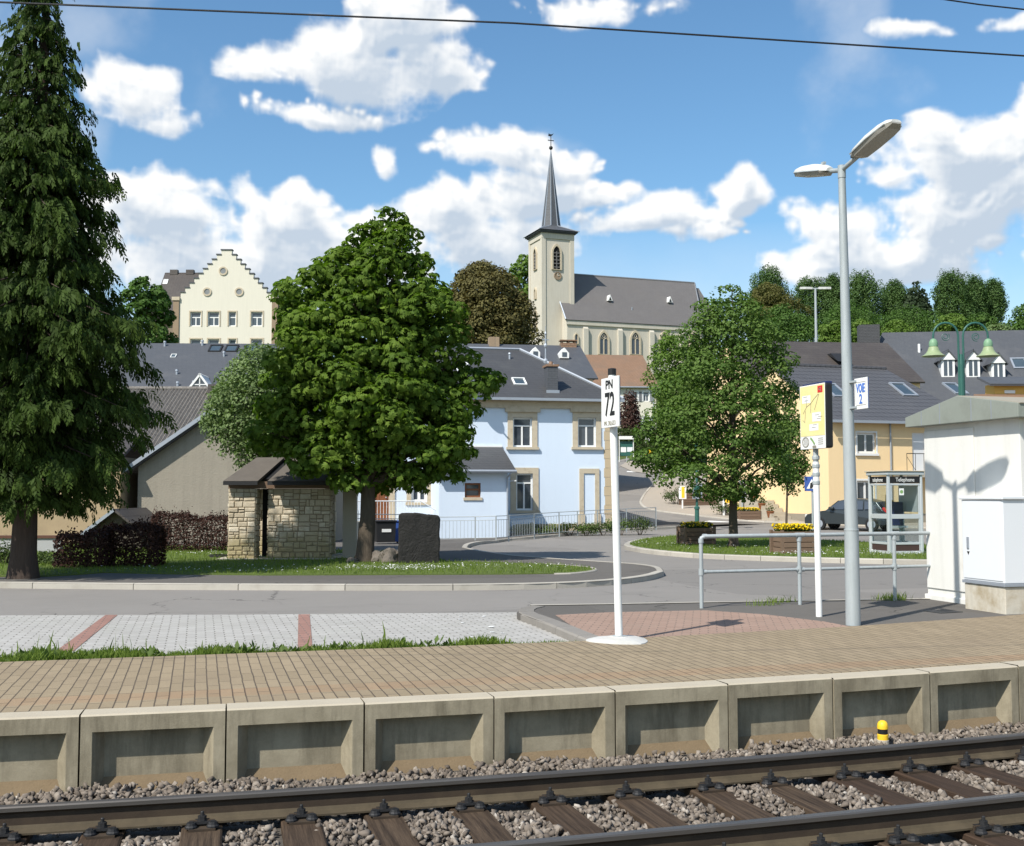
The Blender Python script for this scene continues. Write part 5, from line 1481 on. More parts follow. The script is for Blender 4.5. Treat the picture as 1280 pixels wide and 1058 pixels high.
# ---------------------------------------------------------------- pale blue house
F = Fr(at_d(766, 661, 52.0), R_(93.5)); F.o.z = 0; z_off = 0
root = thing('blue_house', 'pale blue two storey house with dark slate hip roof and sandstone window trim', 'house', F.o, F.rz)
ue, ze = F.uv(752, 499); U1 = 0.0; U0 = F.uv(440, 600)[0]
Z1 = ze - .05; D = 9.6
w_up1 = F.uz(641, 522, 665, 559); w_up2 = F.uz(722, 522, 745, 559); w_lo = F.uz(645, 592, 666, 638); door_b = F.uz(724, 592, 749, 658)
w_left = F.uz(514, 605, 534, 628); w_door = F.uz(466, 598, 486, 651)
holes = [w_up1, w_up2, w_lo, w_left, w_door]
mb = MB()
front_wall(mb, U0, U1, -.6, Z1, holes)
mb.quad((U1, 0, -.6), (U1, D, -.6), (U1, D, Z1), (U1, 0, Z1)); mb.quad((U1, D, -.6), (U0, D, -.6), (U0, D, Z1), (U1, D, Z1)); mb.quad((U0, D, -.6), (U0, 0, -.6), (U0, 0, Z1), (U0, D, Z1))
# shallow recess of the blind doorway, standing proud instead: jambs are added below
mb.build('wall', m_bluewall, root)
mb = MB(); mb.box(F.uv(642, 600)[0] + .1, U1 + .03, -.035, .02, -.7, F.uv(700, 655)[1]); mb.build('plinth', m_plinth, root)
mb = MB(); qz = 0
while qz < Z1 - .35:
    L = .40 if int(qz / .42) % 2 else .36
    mb.box(U1 - L, U1 + .03, -.03, .6, qz - .6 + .006, qz - .6 + .414); qz += .42
mb.build('quoins', m_quoin, root)
for h, nm in ((w_up1, 0), (w_up2, 1)):
    window(root, h, 0, m_white, m_pane_curtain if False else m_pane, 1, .72, .075, (.30, .12), (.24, .05), extra_lintel=.28)
window(root, w_lo, 0, m_white, m_pane, 1, .74, .075, (.30, .12), (.26, .05))
window(root, w_left, 0, m_white, m_pane, 1, 0, .12, (.24, .06), (.2, .04))
# blind doorway (walled up, framed in stone)
a, b, c, d = door_b; mb = MB()
mb.box(a, a + .2, -.07, .02, c, d); mb.box(b - .2, b, -.07, .02, c, d); mb.box(a, b, -.07, .02, d + .002, d + .22); mb.box(a - .06, a + .24, -.1, .02, c - .1, c + .55); mb.box(b - .24, b + .06, -.1, .02, c - .1, c + .55)
f = mb.build('blind_doorway', m_sandstone, root)
mb = MB(); mb.box(a + .2, b - .2, -.02, .02, c, d); mb.build('infill', m_bluewall, f)
# brown front door in the left wing
a, b, c, d = w_door; mb = MB(); mb.box(a, b, .09, .14, c, d)
for i in range(2):
    for j in range(3): mb.box(a + .08 + i * (b - a) * .48, a + (b - a) * (.42 + .48 * i), .075, .09, c + .1 + j * (d - c) * .32, c + (j + 1) * (d - c) * .32 - .02)
f = mb.build('door', m_woodbrown, root)
mb = MB(); mb.box(a - .25, a, -.06, .05, c, d); mb.box(b, b + .25, -.06, .05, c, d); mb.box(a - .25, b + .25, -.06, .05, d + .002, d + .26); mb.build('surround', m_sandstone, f)
mb = MB(); mb.lathe([(.03, 0), (.03, .05), (.01, .06)], 10); mb.xform(Matrix.Translation((b - .12, .07, c + 1.0)) @ Matrix.Rotation(PI / 2, 4, 'X')); mb.build('handle', m_zinc, f)
# entrance landing with its steps and rail
zl = w_door[2]; mb = MB(); mb.box(a - 1.2, b + 1.3, -1.5, -.002, -.7, zl - .02)
for k in range(4): mb.box(b + 1.3 + .28 * k, b + 1.3 + .28 * (k + 1), -1.5, -.003, -.7, zl - .02 - .17 * (k + 1))
mb.build('landing', m_sandstone, root)
mb = MB(); y = -1.45
for x in np.linspace(a - 1.1, b + 1.2, 24): mb.tube([(x, y, zl - .02), (x, y, zl + .85)], .012, 5)
mb.tube([(a - 1.1, y, zl + .86), (b + 1.2, y, zl + .86)], .022, 6); mb.tube([(b + 1.2, y, zl + .86), (b + 2.4, y, zl + .15)], .022, 6); mb.build('landing_rail', m_white_pl, root)
# eaves band; outer soffit strip added to stop sun leaking under the gutter
mb = MB(); mb.box(U0 - .1, U1 + .12, -.14, -.002, Z1 - .42, Z1 - .10); mb.box(U0 - .15, U1 + .3, -.30, -.002, Z1 - .098, Z1 + .02); mb.box(U0 - .15, U1 + .3, -.43, -.302, Z1 - .09, Z1 - .0); mb.build('cornice', m_sandstone, root)
# hip roof
zr = F.uv(650, 438, 4.8)[1]; ur = F.uv(650, 438, 4.8)[0]; ur0 = U0 + 4.5
e0, e1 = U0 - .35, U1 + .42; v0, v1 = -.42, D + .4; ze0 = Z1 + .03
mb = MB()
slope(mb, [(e0, v0, ze0), (e1, v0, ze0), (ur, 4.8, zr), (ur0, 4.8, zr)]); slope(mb, [(e1, v0, ze0), (e1, v1, ze0), (ur, 4.8, zr)])
slope(mb, [(e1, v1, ze0), (e0, v1, ze0), (ur0, 4.8, zr), (ur, 4.8, zr)]); slope(mb, [(e0, v1, ze0), (e0, v0, ze0), (ur0, 4.8, zr)])
rf = mb.build('roof', m_slate, root)
mb = MB(); mb.tube([(e1, v0, ze0 + .03), (ur, 4.8, zr + .04), (ur0, 4.8, zr + .04)], .07, 6); mb.tube([(e1, v1, ze0 + .03), (ur, 4.8, zr + .04)], .07, 6); mb.build('ridge_capping', m_zinc, rf)
mb = MB(); mb.box(e0, e1, v0 - .13, v0 - .005, ze0 - .14, ze0 - .02); mb.build('gutter', m_zinc, root)
# roof finial at the hip
mb = MB(); mb.lathe([(.13, 0), (.10, .15), (.13, .3), (.04, .42), (.035, .9), (.08, .98), (.09, 1.05), (.035, 1.15), (.03, 1.55), (.06, 1.62), (.015, 1.75), (.012, 2.0)], 10); mb.box(-.16, .16, -.02, .02, 1.30, 1.35); mb.xform(Matrix.Translation((F.uv(682, 459, 3.4)[0], 3.4, F.uv(682, 459, 3.4)[1]))); mb.build('finial', m_zinc, rf)
# chimney, roof window
nf = Vector((0, -(zr - ze0), 4.8 - v0)).normalized(); upf = Vector((0, 4.8 - v0, zr - ze0)).normalized()
def on_front(px, py):
    for k in range(200):
        v = v0 + (4.8 - v0) * k / 199; u, z = F.uv(px, py, v); zz = ze0 + (v - v0) / (4.8 - v0) * (zr - ze0)
        if zz >= z: break
    return u, v, zz
u, v, z = on_front(691, 491); u2, z2 = F.uv(691, 456, v + .3); mb = MB(); w = .24
mb.box(u - w, u + w, v + .0, v + .75, z - .3, z2 - .12); ch = mb.build('chimney', m_slate2, rf)
mb = MB(); mb.box(u - w - .05, u + w + .05, v - .05, v + .80, z2 - .118, z2 - .02); mb.lathe([(.11, 0), (.09, .16)], 10, (u, v + .37, z2 - .02)); mb.build('chimney_cap', m_browntile, ch)
mb = MB(); mb.box(u - w - .06, u + w + .06, v - .06, v - .003, z - .10, z + .10); mb.build('flashing', m_zinc, ch)
skylight(rf, on_front(649, 478), .62, .75, nf, upf, m_white)
for px, py in ((596, 449), (637, 449)):
    u, v, z = on_front(px, py); mb = MB(); mb.lathe([(.05, -.1), (.05, .22), (.08, .23), (.06, .3)], 8, (u, v, z)); mb.build('roof_vent', m_zinc, rf)
# lean-to porch
zb = -.75; pv = -2.6
pu0 = F.uv(549, 640, pv)[0]; pu1 = F.uv(634.5, 640, pv)[0]; pz1 = F.uv(600, 587, pv)[1]; pzt = F.uv(600, 562, 0)[1]
win_p = F.uz(581, 604, 601, 622, pv)
mb = MB(); front_wall(mb, pu0, pu1, zb, pz1, [win_p], pv)
mb.add([(pu1, pv, zb), (pu1, -.002, zb), (pu1, -.002, pzt), (pu1, pv, pz1)], [(0, 1, 2, 3)]); mb.add([(pu0, -.002, zb), (pu0, pv, zb), (pu0, pv, pz1), (pu0, -.002, pzt)], [(0, 1, 2, 3)])
mb.build('porch_wall', m_bluewall, root)
window(root, win_p, pv, m_woodbrown, m_pane, 0, .55, .08, (.06, .05), None)
mb = MB(); k = (pzt - pz1) / -pv
slope(mb, [(pu0 - .3, pv - .38, pz1 - .38 * k + .12), (pu1 + .28, pv - .38, pz1 - .38 * k + .12), (pu1 + .28, -.02, pzt + .12), (pu0 - .3, -.02, pzt + .12)], .09)
pr = mb.build('porch_roof', m_slate, root)
mb = MB(); mb.tube([(pu0 - .3, pv - .43, pz1 - .38 * k + .06), (pu1 + .3, pv - .43, pz1 - .38 * k + .06)], .06, 8); mb.tube([(pu1 + .06, pv - .43, pz1 - .4 * k), (pu1 - .02, pv - .06, pz1 - .35), (pu1 - .02, pv - .06, zb)], .04, 8); mb.build('gutter_pipe', m_zinc, pr)
mb = MB(); mb.box(pu0 - .3, pu1 + .28, -.06, -.003, pzt + .03, pzt + .17); mb.box(pu1 + .24, pu1 + .30, pv - .38, -.01, pz1 - .5, pz1 - .45); mb.build('flashing', m_white, pr)
mb = MB()
for x in np.linspace(pu0 + .1, pu1 - .1, 6): mb.box(x - .04, x + .04, pv - .32, pv - .002, pz1 - .12, pz1 - .02)
mb.build('rafter_end', m_woodbrown, pr)
# satellite dish on the wall (its long shadow lies across the wall)
sd_u, sd_z = F.uv(606, 522); mb = MB()
mb.lathe([(.02, .0), (.22, .03), (.38, .09), (.46, .15), (.47, .15), (.39, .075), (.22, .012), (.01, -.02)], 22)
sd_u, sd_z = F.uv(624, 535); sd_u -= 1.84; sd_z += 2.5; mb.xform(Matrix.Translation((sd_u, -1.25, sd_z)) @ (Matrix.Rotation(-F.rz, 3, 'Z') @ SUN_DIR).to_track_quat('Z', 'Y').to_matrix().to_4x4() @ Matrix.Scale(.62, 4))
dsh = mb.build('satellite_dish', m_white_pl, root)
mb = MB(); mb.tube([(sd_u, -1.25, sd_z), (sd_u + .72, -1.25, sd_z - .88), (sd_u + .72, -.56, Z1 + .03)], .028, 6); mb.build('bracket', m_zinc, dsh)

# ---------------------------------------------------------------- garden railing in front of the blue house
base_px = [(446, 679), (500, 678), (548, 677), (594, 676.5), (620, 676), (636, 675), (668, 671.5), (699, 669), (722, 667.5), (747, 666), (783, 663.5), (820, 661)]
bp = [at_g(x, y, .08) for x, y in base_px]
t = thing('garden_railing', 'thin grey metal railing in front of the pale blue house', 'railing', bp[0])
def rel(p): return p - bp[0]
for p in bp:
    mb = MB(); q = rel(p); mb.box(q.x - .022, q.x + .022, q.y - .022, q.y + .022, q.z - .15, q.z + .98); mb.build('post', m_galv, t)
mb = MB()
for z in (.97, .82, .12):
    mb.tube([rel(p) + Vector((0, 0, z)) for p in bp], .017 if z > .9 else .012, 5)
mb.build('rail', m_galv, t)
mb = MB()
for a, b in zip(bp, bp[1:]):
    n = max(3, int((b - a).length / .14))
    for i in range(1, n):
        q = rel(a.lerp(b, i / n)); mb.tube([q + Vector((0, 0, .12)), q + Vector((0, 0, .82))], .0075, 4, cap=False)
mb.build('bar_panel', m_galv, t)
# bins by the left wing
p = at_g(499, 680, .08)
t = thing('blue_bin', 'small blue wheeled bin half hidden by the dark monument stone', 'bin', p + Vector((0, .3, 0)), -.1)
mb = MB(); mb.prism([(-.24, .08), (.24, .08), (.28, .92), (-.28, .92)], 'y', -.26, .26); mb.build('body', m_blue, t, bevel=.02)
mb = MB(); mb.box(-.30, .30, -.30, .29, .922, .98); mb.build('lid', m_blue, t, bevel=.015)
mb = MB()
for s in (-1, 1): mb.lathe([(.09, -.03), (.09, .03)], 12); 
mb.xform(Matrix.Translation((0, .24, .09)) @ Matrix.Rotation(PI / 2, 4, 'Y')); mb.build('wheel', m_black, t); t.scale = (.78, .78, .78)
p = at_g(482, 681, .08)
t = thing('dark_bin', 'dark bin with a pale label standing left of the blue bin', 'bin', p + Vector((0, .3, 0)), .05)
mb = MB(); mb.prism([(-.30, .08), (.30, .08), (.33, .72), (-.33, .72)], 'y', -.3, .3); mb.build('body', m_black, t, bevel=.02)
mb = MB(); mb.box(-.35, .35, -.34, .33, .722, .78); mb.build('lid', m_black, t, bevel=.015)
mb = MB(); mb.box(-.14, .16, -.325, -.305, .40, .50); mb.build('label_plate', m_white, t)

# ---------------------------------------------------------------- left: rough rendered gable house, barn, big slate building
F = Fr(at_d(171, 672, 38), R_(102)); F.o.z = -.1
root = thing('grey_house', 'rough grey rendered gable wall with pale roof flashing behind the hedge', 'house', F.o, F.rz)
uA, zA = F.uv(196, 566); uP, zP = F.uv(292, 500); wR = uP * 2
zE = zA - (zP - zA) / (uP - uA) * uA
D = 8
mb = MB(); mb.add([(0, 0, -.4), (wR, 0, -.4), (wR, 0, zE), (uP, 0, zP), (0, 0, zE)], [(0, 1, 2, 3, 4)]); mb.quad((0, D, -.4), (0, 0, -.4), (0, 0, zE), (0, D, zE)); mb.quad((wR, 0, -.4), (wR, D, -.4), (wR, D, zE), (wR, 0, zE))
mb.build('wall', m_greywall, root)
k = (zP - zE) / uP; mb = MB()
slope(mb, [(-.35, -.28, zE - .35 * k + .1), (-.35, D, zE - .35 * k + .1), (uP, D, zP + .1), (uP, -.28, zP + .1)], .12); slope(mb, [(uP, -.28, zP + .1), (uP, D, zP + .1), (wR + .35, D, zE - .35 * k + .1), (wR + .35, -.28, zE - .35 * k + .1)], .12)
rf = mb.build('roof', m_slate, root)
mb = MB()
for (x0, z0, x1, z1) in ((-.4, zE - .4 * k, uP, zP), (uP, zP, wR + .4, zE - .4 * k)):
    mb.add([(x0, -.34, z0 + .02), (x1, -.34, z1 + .02), (x1, -.34, z1 + .17), (x0, -.34, z0 + .17), (x0, -.22, z0 + .02), (x1, -.22, z1 + .02), (x1, -.22, z1 + .19), (x0, -.22, z0 + .19)], [(0, 1, 2, 3), (3, 2, 6, 7), (4, 7, 6, 5), (0, 4, 5, 1), (0, 3, 7, 4), (1, 5, 6, 2)])
mb.build('verge_flashing', m_zinc, rf)
# tan wall to the left of it, with block wall and little shed
F = Fr(at_d(-60, 690, 37.2), R_(103)); F.o.z = -.1
root = thing('tan_house', 'plain tan rendered house wall behind the conifer trunk', 'house', F.o, F.rz)
w = F.uv(150, 640)[0]; zt = 2.9
mb = MB(); mb.quad((-6, 0, -.5), (w, 0, -.5), (w, 0, zt), (-6, 0, zt)); mb.quad((w, 0, -.5), (w, 3.2, -.5), (w, 3.2, zt), (w, 0, zt)); mb.build('wall', m_tanwall, root)
mb = MB(); slope(mb, [(-6, -.3, zt), (w + .1, -.3, zt), (w + .1, 1.6, zt + .7), (-6, 1.6, zt + .7)]); slope(mb, [(-6, 1.6, zt + .7), (w + .1, 1.6, zt + .7), (w + .1, 3.5, zt), (-6, 3.5, zt)]); mb.build('roof', m_darkbrown, root)
a = at_z(38, 706, 0); F = Fr(at_d(40, 700, 31), R_(103)); F.o.z = 0
t = thing('block_wall', 'low grey block wall with rusty coping right of the conifer trunk', 'wall', F.o, F.rz)
w = F.uv(75, 690)[0]; mb = MB(); mb.box(-2.2, w, 0, .2, -.3, F.uv(60, 673)[1]); mb.build('wall', m_blockwall, t)
z = F.uv(60, 673)[1]; mb = MB(); mb.box(-2.3, w + .05, -.04, .24, z, z + .07); mb.build('coping', M('rusty_coping', (.10, .045, .03), .2, 6, .8, 0, .2), t)
F = Fr(at_d(102, 700, 33), R_(103)); F.o.z = 0
t = thing('small_shed', 'small dark gabled shed with a pale barge board left of the hedge', 'shed', F.o, F.rz)
aL = F.uv(103, 673); aP = F.uv(146, 640.5); aR = F.uv(166, 652); mb = MB()
aR = (aP[0] + (aP[0] - aL[0]) * .75, aP[1] - (aP[1] - aL[1]) * .75)
mb.add([(aL[0], 0, -.3), (aR[0], 0, -.3), (aR[0], 0, aR[1]), (aP[0], 0, aP[1]), (aL[0], 0, aL[1])], [(0, 1, 2, 3, 4)]); mb.quad((aR[0], 0, -.3), (aR[0], 3, -.3), (aR[0], 3, aR[1]), (aR[0], 0, aR[1])); mb.quad((aL[0], 3, -.3), (aL[0], 0, -.3), (aL[0], 0, aL[1]), (aL[0], 3, aL[1])); mb.build('wall', M('shed_boards', (.10, .085, .065), .2, 3, .9, 0, .2), t)
mb = MB(); slope(mb, [(aL[0] - .1, -.25, aL[1]), (aL[0] - .1, 3, aL[1]), (aP[0], 3, aP[1] + .1), (aP[0], -.25, aP[1] + .1)], .06); slope(mb, [(aP[0], -.25, aP[1] + .1), (aP[0], 3, aP[1] + .1), (aR[0] + .1, 3, aR[1]), (aR[0] + .1, -.25, aR[1])], .06); rf = mb.build('roof', m_darkbrown, t)
mb = MB(); mb.add([(aL[0] - .12, -.28, aL[1] - .08), (aP[0], -.28, aP[1] + .02), (aP[0], -.28, aP[1] + .13), (aL[0] - .12, -.28, aL[1] + .04)], [(0, 1, 2, 3)]); mb.build('barge_board', m_zinc, rf)

# barn with corrugated roof
F = Fr(at_d(120, 640, 47), R_(104)); F.o.z = 0
root = thing('barn', 'long barn with a weathered corrugated grey roof behind the gable wall', 'barn', F.o, F.rz)
z1 = F.uv(220, 568)[1]; wR = F.uv(282, 560)[0]; rv = 6; zr = F.uv(220, 488.5, rv)[1]; wL = F.uv(30, 560)[0]
mb = MB(); mb.quad((wL, 0, -.5), (wR, 0, -.5), (wR, 0, z1), (wL, 0, z1)); mb.add([(wR, 0, -.5), (wR, 12, -.5), (wR, 12, z1), (wR, rv, zr), (wR, 0, z1)], [(0, 1, 2, 3, 4)]); mb.build('wall', m_greywall, root)
# corrugated sheet: real waves
mb = MB(); nW = int((wR - wL + .5) / .16); prev = None; ny = 3
xs = np.linspace(wL - .25, wR + .25, nW * 2)
rows = []
for j in range(ny + 1):
    tt_ = j / ny; y = -.3 + (rv + .3) * tt_; z = z1 - .02 + (zr - z1 + .1) * tt_
    rows.append([(x, y, z + (.05 if i % 2 else -.05) + (.012 if j % 2 else 0)) for i, x in enumerate(xs)])
for j in range(ny):
    for i in range(len(xs) - 1): mb.quad(rows[j][i], rows[j][i + 1], rows[j + 1][i + 1], rows[j + 1][i], 0, .5)
mb.quad((wL - .25, rv, zr + .08), (wR + .25, rv, zr + .08), (wR + .25, 12.3, z1), (wL - .25, 12.3, z1))
rf = mb.build('roof', m_corr, root)
mb = MB(); mb.tube([(wL - .25, rv, zr + .09), (wR + .25, rv, zr + .09)], .11, 8); mb.build('ridge_capping', m_corr, rf)
u, z = F.uv(268, 502, 5.2); u2, z2 = F.uv(261, 481, 5.2); u3 = F.uv(277, 481, 5.2)[0]; mb = MB(); mb.box(u2, u3, 5.0, 5.8, z - .5, z2); mb.build('chimney', m_darkbrown, rf)

# large slate roofed building
F = Fr(at_d(150, 640, 68), R_(103)); F.o.z = g(*at_d(150, 640, 68)[:2])
oz = 0
root = thing('slate_hall', 'long building with a big plain blue grey slate roof and three skylights', 'building', F.o, F.rz)
def FZ(F, px, py, v=0):       # u, z relative to the object's own base
    u, z = F.uv(px, py, v); return u, z
wL = F.uv(100, 500)[0]; wR = F.uv(372, 500)[0]; z1 = FZ(F, 250, 492)[1]; rv = 6.5; zr = FZ(F, 250, 429.5, rv)[1]
mb = MB(); mb.quad((wL, 0, -1), (wR, 0, -1), (wR, 0, z1), (wL, 0, z1)); mb.add([(wR, 0, -1), (wR, 13, -1), (wR, 13, z1), (wR, rv, zr), (wR, 0, z1)], [(0, 1, 2, 3, 4)]); mb.add([(wL, 13, -1), (wL, 0, -1), (wL, 0, z1), (wL, rv, zr), (wL, 13, z1)], [(0, 1, 2, 3, 4)]); mb.build('wall', m_creamwall, root)
mb = MB(); slope(mb, [(wL - .2, -.3, z1 - .1), (wR + .2, -.3, z1 - .1), (wR + .2, rv, zr), (wL - .2, rv, zr)]); slope(mb, [(wL - .2, rv, zr), (wR + .2, rv, zr), (wR + .2, 13.3, z1 - .1), (wL - .2, 13.3, z1 - .1)]); rf = mb.build('roof', m_slate2, root)
nf = Vector((0, -(zr - z1), rv)).normalized(); upf = Vector((0, rv, zr - z1)).normalized()
def onr(F, px, py, z1=z1, zr=zr, rv=rv, v0=0.0):
    for k in range(300):
        v = v0 + (rv - v0) * k / 299; u, z = F.uv(px, py, v); zz = z1 + (v - v0) / (rv - v0) * (zr - z1)
        if zz >= z: break
    return Vector((u, v, zz))
for px in (269.5, 289.5, 314): skylight(rf, onr(F, px, 436.5) + nf * .02, .82, 1.0, nf, upf, m_iron, m_pane_blue)
for px, py in ((217, 446),):
    skylight(rf, onr(F, px, py) + nf * .02, .34, .45, nf, upf, m_white, m_pane_blue, 'roof_hatch')
for px, py in ((221, 469), (222, 484), (242, 483), (280, 446), (253, 432), (206, 433)):
    p = onr(F, px, py); mb = MB(); mb.lathe([(.07, -.1), (.07, .22), (.1, .23), (.08, .34)], 8, p); mb.build('roof_vent', m_zinc, rf)
p = onr(F, 254, 486); mb = MB(); W = .50; H = .72
mb.add([(p.x - W, p.y - .9, p.z), (p.x + W, p.y - .9, p.z), (p.x + W, p.y - .9, p.z + .1), (p.x, p.y - .9, p.z + H), (p.x - W, p.y - .9, p.z + .1)], [(0, 1, 2, 3, 4)])
dm = mb.build('dormer', m_pane, rf)
mb = MB()
for s in (-1, 1):
    slope(mb, [(p.x + s * (W + .12), p.y - 1.0, p.z + .02), (p.x + s * (W + .12), p.y + .6, p.z + .02), (p.x, p.y + 1.4, p.z + H + .12), (p.x, p.y - 1.0, p.z + H + .12)], .12)
    mb.box(p.x + s * W - .05, p.x + s * W + .05, p.y - .96, p.y - .88, p.z - .3, p.z + .1)
mb.box(p.x - .03, p.x + .03, p.y - .95, p.y - .89, p.z, p.z + H - .1); mb.box(p.x - W, p.x + W, p.y - .95, p.y - .89, p.z + .12, p.z + .18)
mb.build('dormer_frame', m_white, dm)

# ---------------------------------------------------------------- stepped gable house
F = Fr(at_d(221, 560, 118), R_(104)); F.o.z = g(*at_d(221, 560, 118)[:2])
root = thing('stepped_gable_house', 'tall cream house with a stepped gable and three round windows', 'house', F.o, F.rz)
W = F.uv(339.5, 430)[0]; zb = FZ(F, 280, 372)[1]
win = [F.uz(238, 390, 251, 408), F.uz(260, 390, 274, 408), F.uz(286, 390, 295, 408), F.uz(314, 390, 328, 408)]
low = [F.uz(238, 424, 251, 442), F.uz(260, 424, 274, 442), F.uz(286, 424, 295, 442), F.uz(314, 424, 328, 442)]
mb = MB(); front_wall(mb, 0, W, -2, zb, win + low, dep=.25)
ztop = FZ(F, 279, 313)[1]; ns = 10; c = W / 2; hw_top = .55
steps = []
for i in range(ns):
    t_ = i / (ns - 1); hw = W / 2 - .12 - (W / 2 - .12 - hw_top) * t_; z0 = zb + (ztop - zb) * i / ns; z1_ = zb + (ztop - zb) * (i + 1) / ns
    steps.append((hw, z0, z1_))
    mb.quad((c - hw, 0, z0), (c + hw, 0, z0), (c + hw, 0, z1_), (c - hw, 0, z1_), 0, .5)
    for s in (-1, 1):
        mb.quad((c + s * hw, 0, z0), (c + s * hw, .5, z0), (c + s * hw, .5, z1_), (c + s * hw, 0, z1_), 0, .5)
    mb.quad((c + hw, .5, z0), (c - hw, .5, z0), (c - hw, .5, z1_), (c + hw, .5, z1_), 0, .5)
mb.quad((W, 0, -2), (W, 16, -2), (W, 16, zb), (W, 0, zb)); mb.quad((0, 16, -2), (0, 0, -2), (0, 0, zb), (0, 16, zb))
mb.build('wall', m_creamwall, root)
for i, (hw, z0, z1_) in enumerate(steps):
    nx_ = steps[i + 1][0] if i + 1 < ns else 0
    for s in ((-1, 1) if nx_ > 0 else (1,)):
        mb = MB(); mb.box(c + s * (nx_ - .02) if nx_ > 0 else c - hw - .07, c + s * (hw + .07), -.08, .58, z1_ + .002, z1_ + .115); mb.build('step_coping', m_slate2, root)
for x0, x1, x2, x3 in ((-.62, -.002, -.75, .05), (W + .002, W + .62, W - .05, W + .75)):
    mb = MB(); mb.box(x0, x1, -.12, .6, -2, zb - .35); cp = mb.build('corner_pier', m_brownstone, root)
    mb = MB(); mb.box(x2, x3, -.22, .7, zb - .348, zb + .02); mb.build('pier_cap', m_sandstone, cp)
for h in win: window(root, h, 0, m_white, m_pane_blue, 1 if h[1] - h[0] > .9 else 0, .62, .11, None, (.13, .05), .2, smat=m_sandstone)
for h in low: window(root, h, 0, m_white, m_pane_blue, 1 if h[1] - h[0] > .9 else 0, .62, .11, None, (.13, .05), .2, smat=m_sandstone)
for px, py in ((279, 339), (259, 365), (299, 365)):
    u, z = F.uv(px, py); mb = MB(); mb.lathe([(.30, .0), (.30, .09), (.46, .09), (.46, .0)], 20); mb.xform(Matrix.Translation((u, .0, z)) @ Matrix.Rotation(PI / 2, 4, 'X')); f = mb.build('round_window', m_sandstone, root)
    mb = MB(); mb.lathe([(.31, .0), (.31, .03)], 20); mb.xform(Matrix.Translation((u, .0, z)) @ Matrix.Rotation(PI / 2, 4, 'X')); mb.build('pane', m_pane_curtain, f)
mb = MB(); slope(mb, [(-.3, .5, zb - .2), (-.3, 16, zb - .2), (c, 16, ztop - .6), (c, .5, ztop - .6)]); slope(mb, [(c, .5, ztop - .6), (c, 16, ztop - .6), (W + .3, 16, zb - .2), (W + .3, .5, zb - .2)]); mb.build('roof', m_slate2, root)
# dark brown roof behind it
F = Fr(at_d(186, 560, 128), R_(106)); F.o.z = g(*at_d(186, 560, 128)[:2])
root = thing('brown_house', 'dark brown roofed house standing left behind the stepped gable', 'house', F.o, F.rz)
wR = F.uv(262, 400)[0]; z1 = FZ(F, 215, 402)[1]; rv = 5.5; zr = FZ(F, 215, 341, rv)[1]
mb = MB(); mb.quad((0, 0, -2), (wR, 0, -2), (wR, 0, z1), (0, 0, z1)); mb.add([(0, 11, -2), (0, 0, -2), (0, 0, z1), (0, rv, zr), (0, 11, z1)], [(0, 1, 2, 3, 4)]); mb.add([(wR, 0, -2), (wR, 11, -2), (wR, 11, z1), (wR, rv, zr), (wR, 0, z1)], [(0, 1, 2, 3, 4)]); mb.build('wall', m_brownstone, root)
mb = MB(); slope(mb, [(-.3, -.4, z1 - .2), (wR, -.4, z1 - .2), (wR, rv, zr), (-.3, rv, zr)], .2); slope(mb, [(-.3, rv, zr), (wR, rv, zr), (wR, 11.4, z1 - .2), (-.3, 11.4, z1 - .2)], .2); rf = mb.build('roof', m_darkbrown, root)
nf = Vector((0, -(zr - z1), rv)).normalized(); upf = Vector((0, rv, zr - z1)).normalized()
skylight(rf, onr(F, 207, 353, z1, zr, rv) + nf * .03, .55, .8, nf, upf, m_white, m_white)
for px in (218, 238):
    u, z = F.uv(px, 341, rv); mb = MB(); mb.box(u - .45, u + .45, rv - .3, rv + .3, z - .3, z + .30); mb.build('chimney', m_darkbrown, rf)

# ---------------------------------------------------------------- church
DC = 172
az = YAW + R_(90 - 20)
F = Fr(at_d(678, 470, DC), az); F.o.z = g(*at_d(678, 470, DC)[:2])
root = thing('church', 'pale church with a square tower, slender slate spire and long grey roof', 'church', F.o, F.rz)
TW = F.uv(716.5, 330)[0]; zt = FZ(F, 697, 292)[1]; TD = TW * 1.06; zl = -3
mb = MB(); mb.box(0, TW, 0, TD, zl, zt); mb.build('tower', m_churchwall, root)
mb = MB(); q = .55; pr_ = .12
for x0, x1, y0, y1 in ((-pr_, q, -pr_, q), (TW - q, TW + pr_, -pr_, q), (-pr_, q, TD - q, TD + pr_), (TW - q, TW + pr_, TD - q, TD + pr_)): mb.box(x0, x1, y0, y1, zl, zt - .02)
mb.box(-pr_ - .02, TW + pr_ + .02, -pr_ - .02, TD + pr_ + .02, zt - .9, zt - .03)
mb.build('corner_pilaster', m_churchwall, root)
mb = MB(); mb.box(-.35, TW + .35, -.35, TD + .35, zt - .05, zt + .12); mb.box(-.55, TW + .55, -.55, TD + .55, zt + .122, zt + .36); mb.build('cornice', m_slate2, root)
zs1 = FZ(F, 690, 279)[1]; ztip = FZ(F, 685.5, 186, TD / 2)[1]
cx_, cy_ = TW / 2, TD / 2
hb = F.uv(697.5, 279, cy_)[0] - F.uv(676, 279, cy_)[0]; hb = hb / 2
mb = MB(); e = .75
lo_ = [(-e, -e), (TW + e, -e), (TW + e, TD + e), (-e, TD + e)]
oct_ = [(cx_ + hb * math.cos(a), cy_ + hb * math.sin(a)) for a in [R_(22.5 + 45 * k) for k in range(8)]]
V = [(x, y, zt + .36) for x, y in lo_] + [(x, y, zs1) for x, y in oct_] + [(cx_, cy_, ztip)]
o8 = lambda k: 4 + k % 8
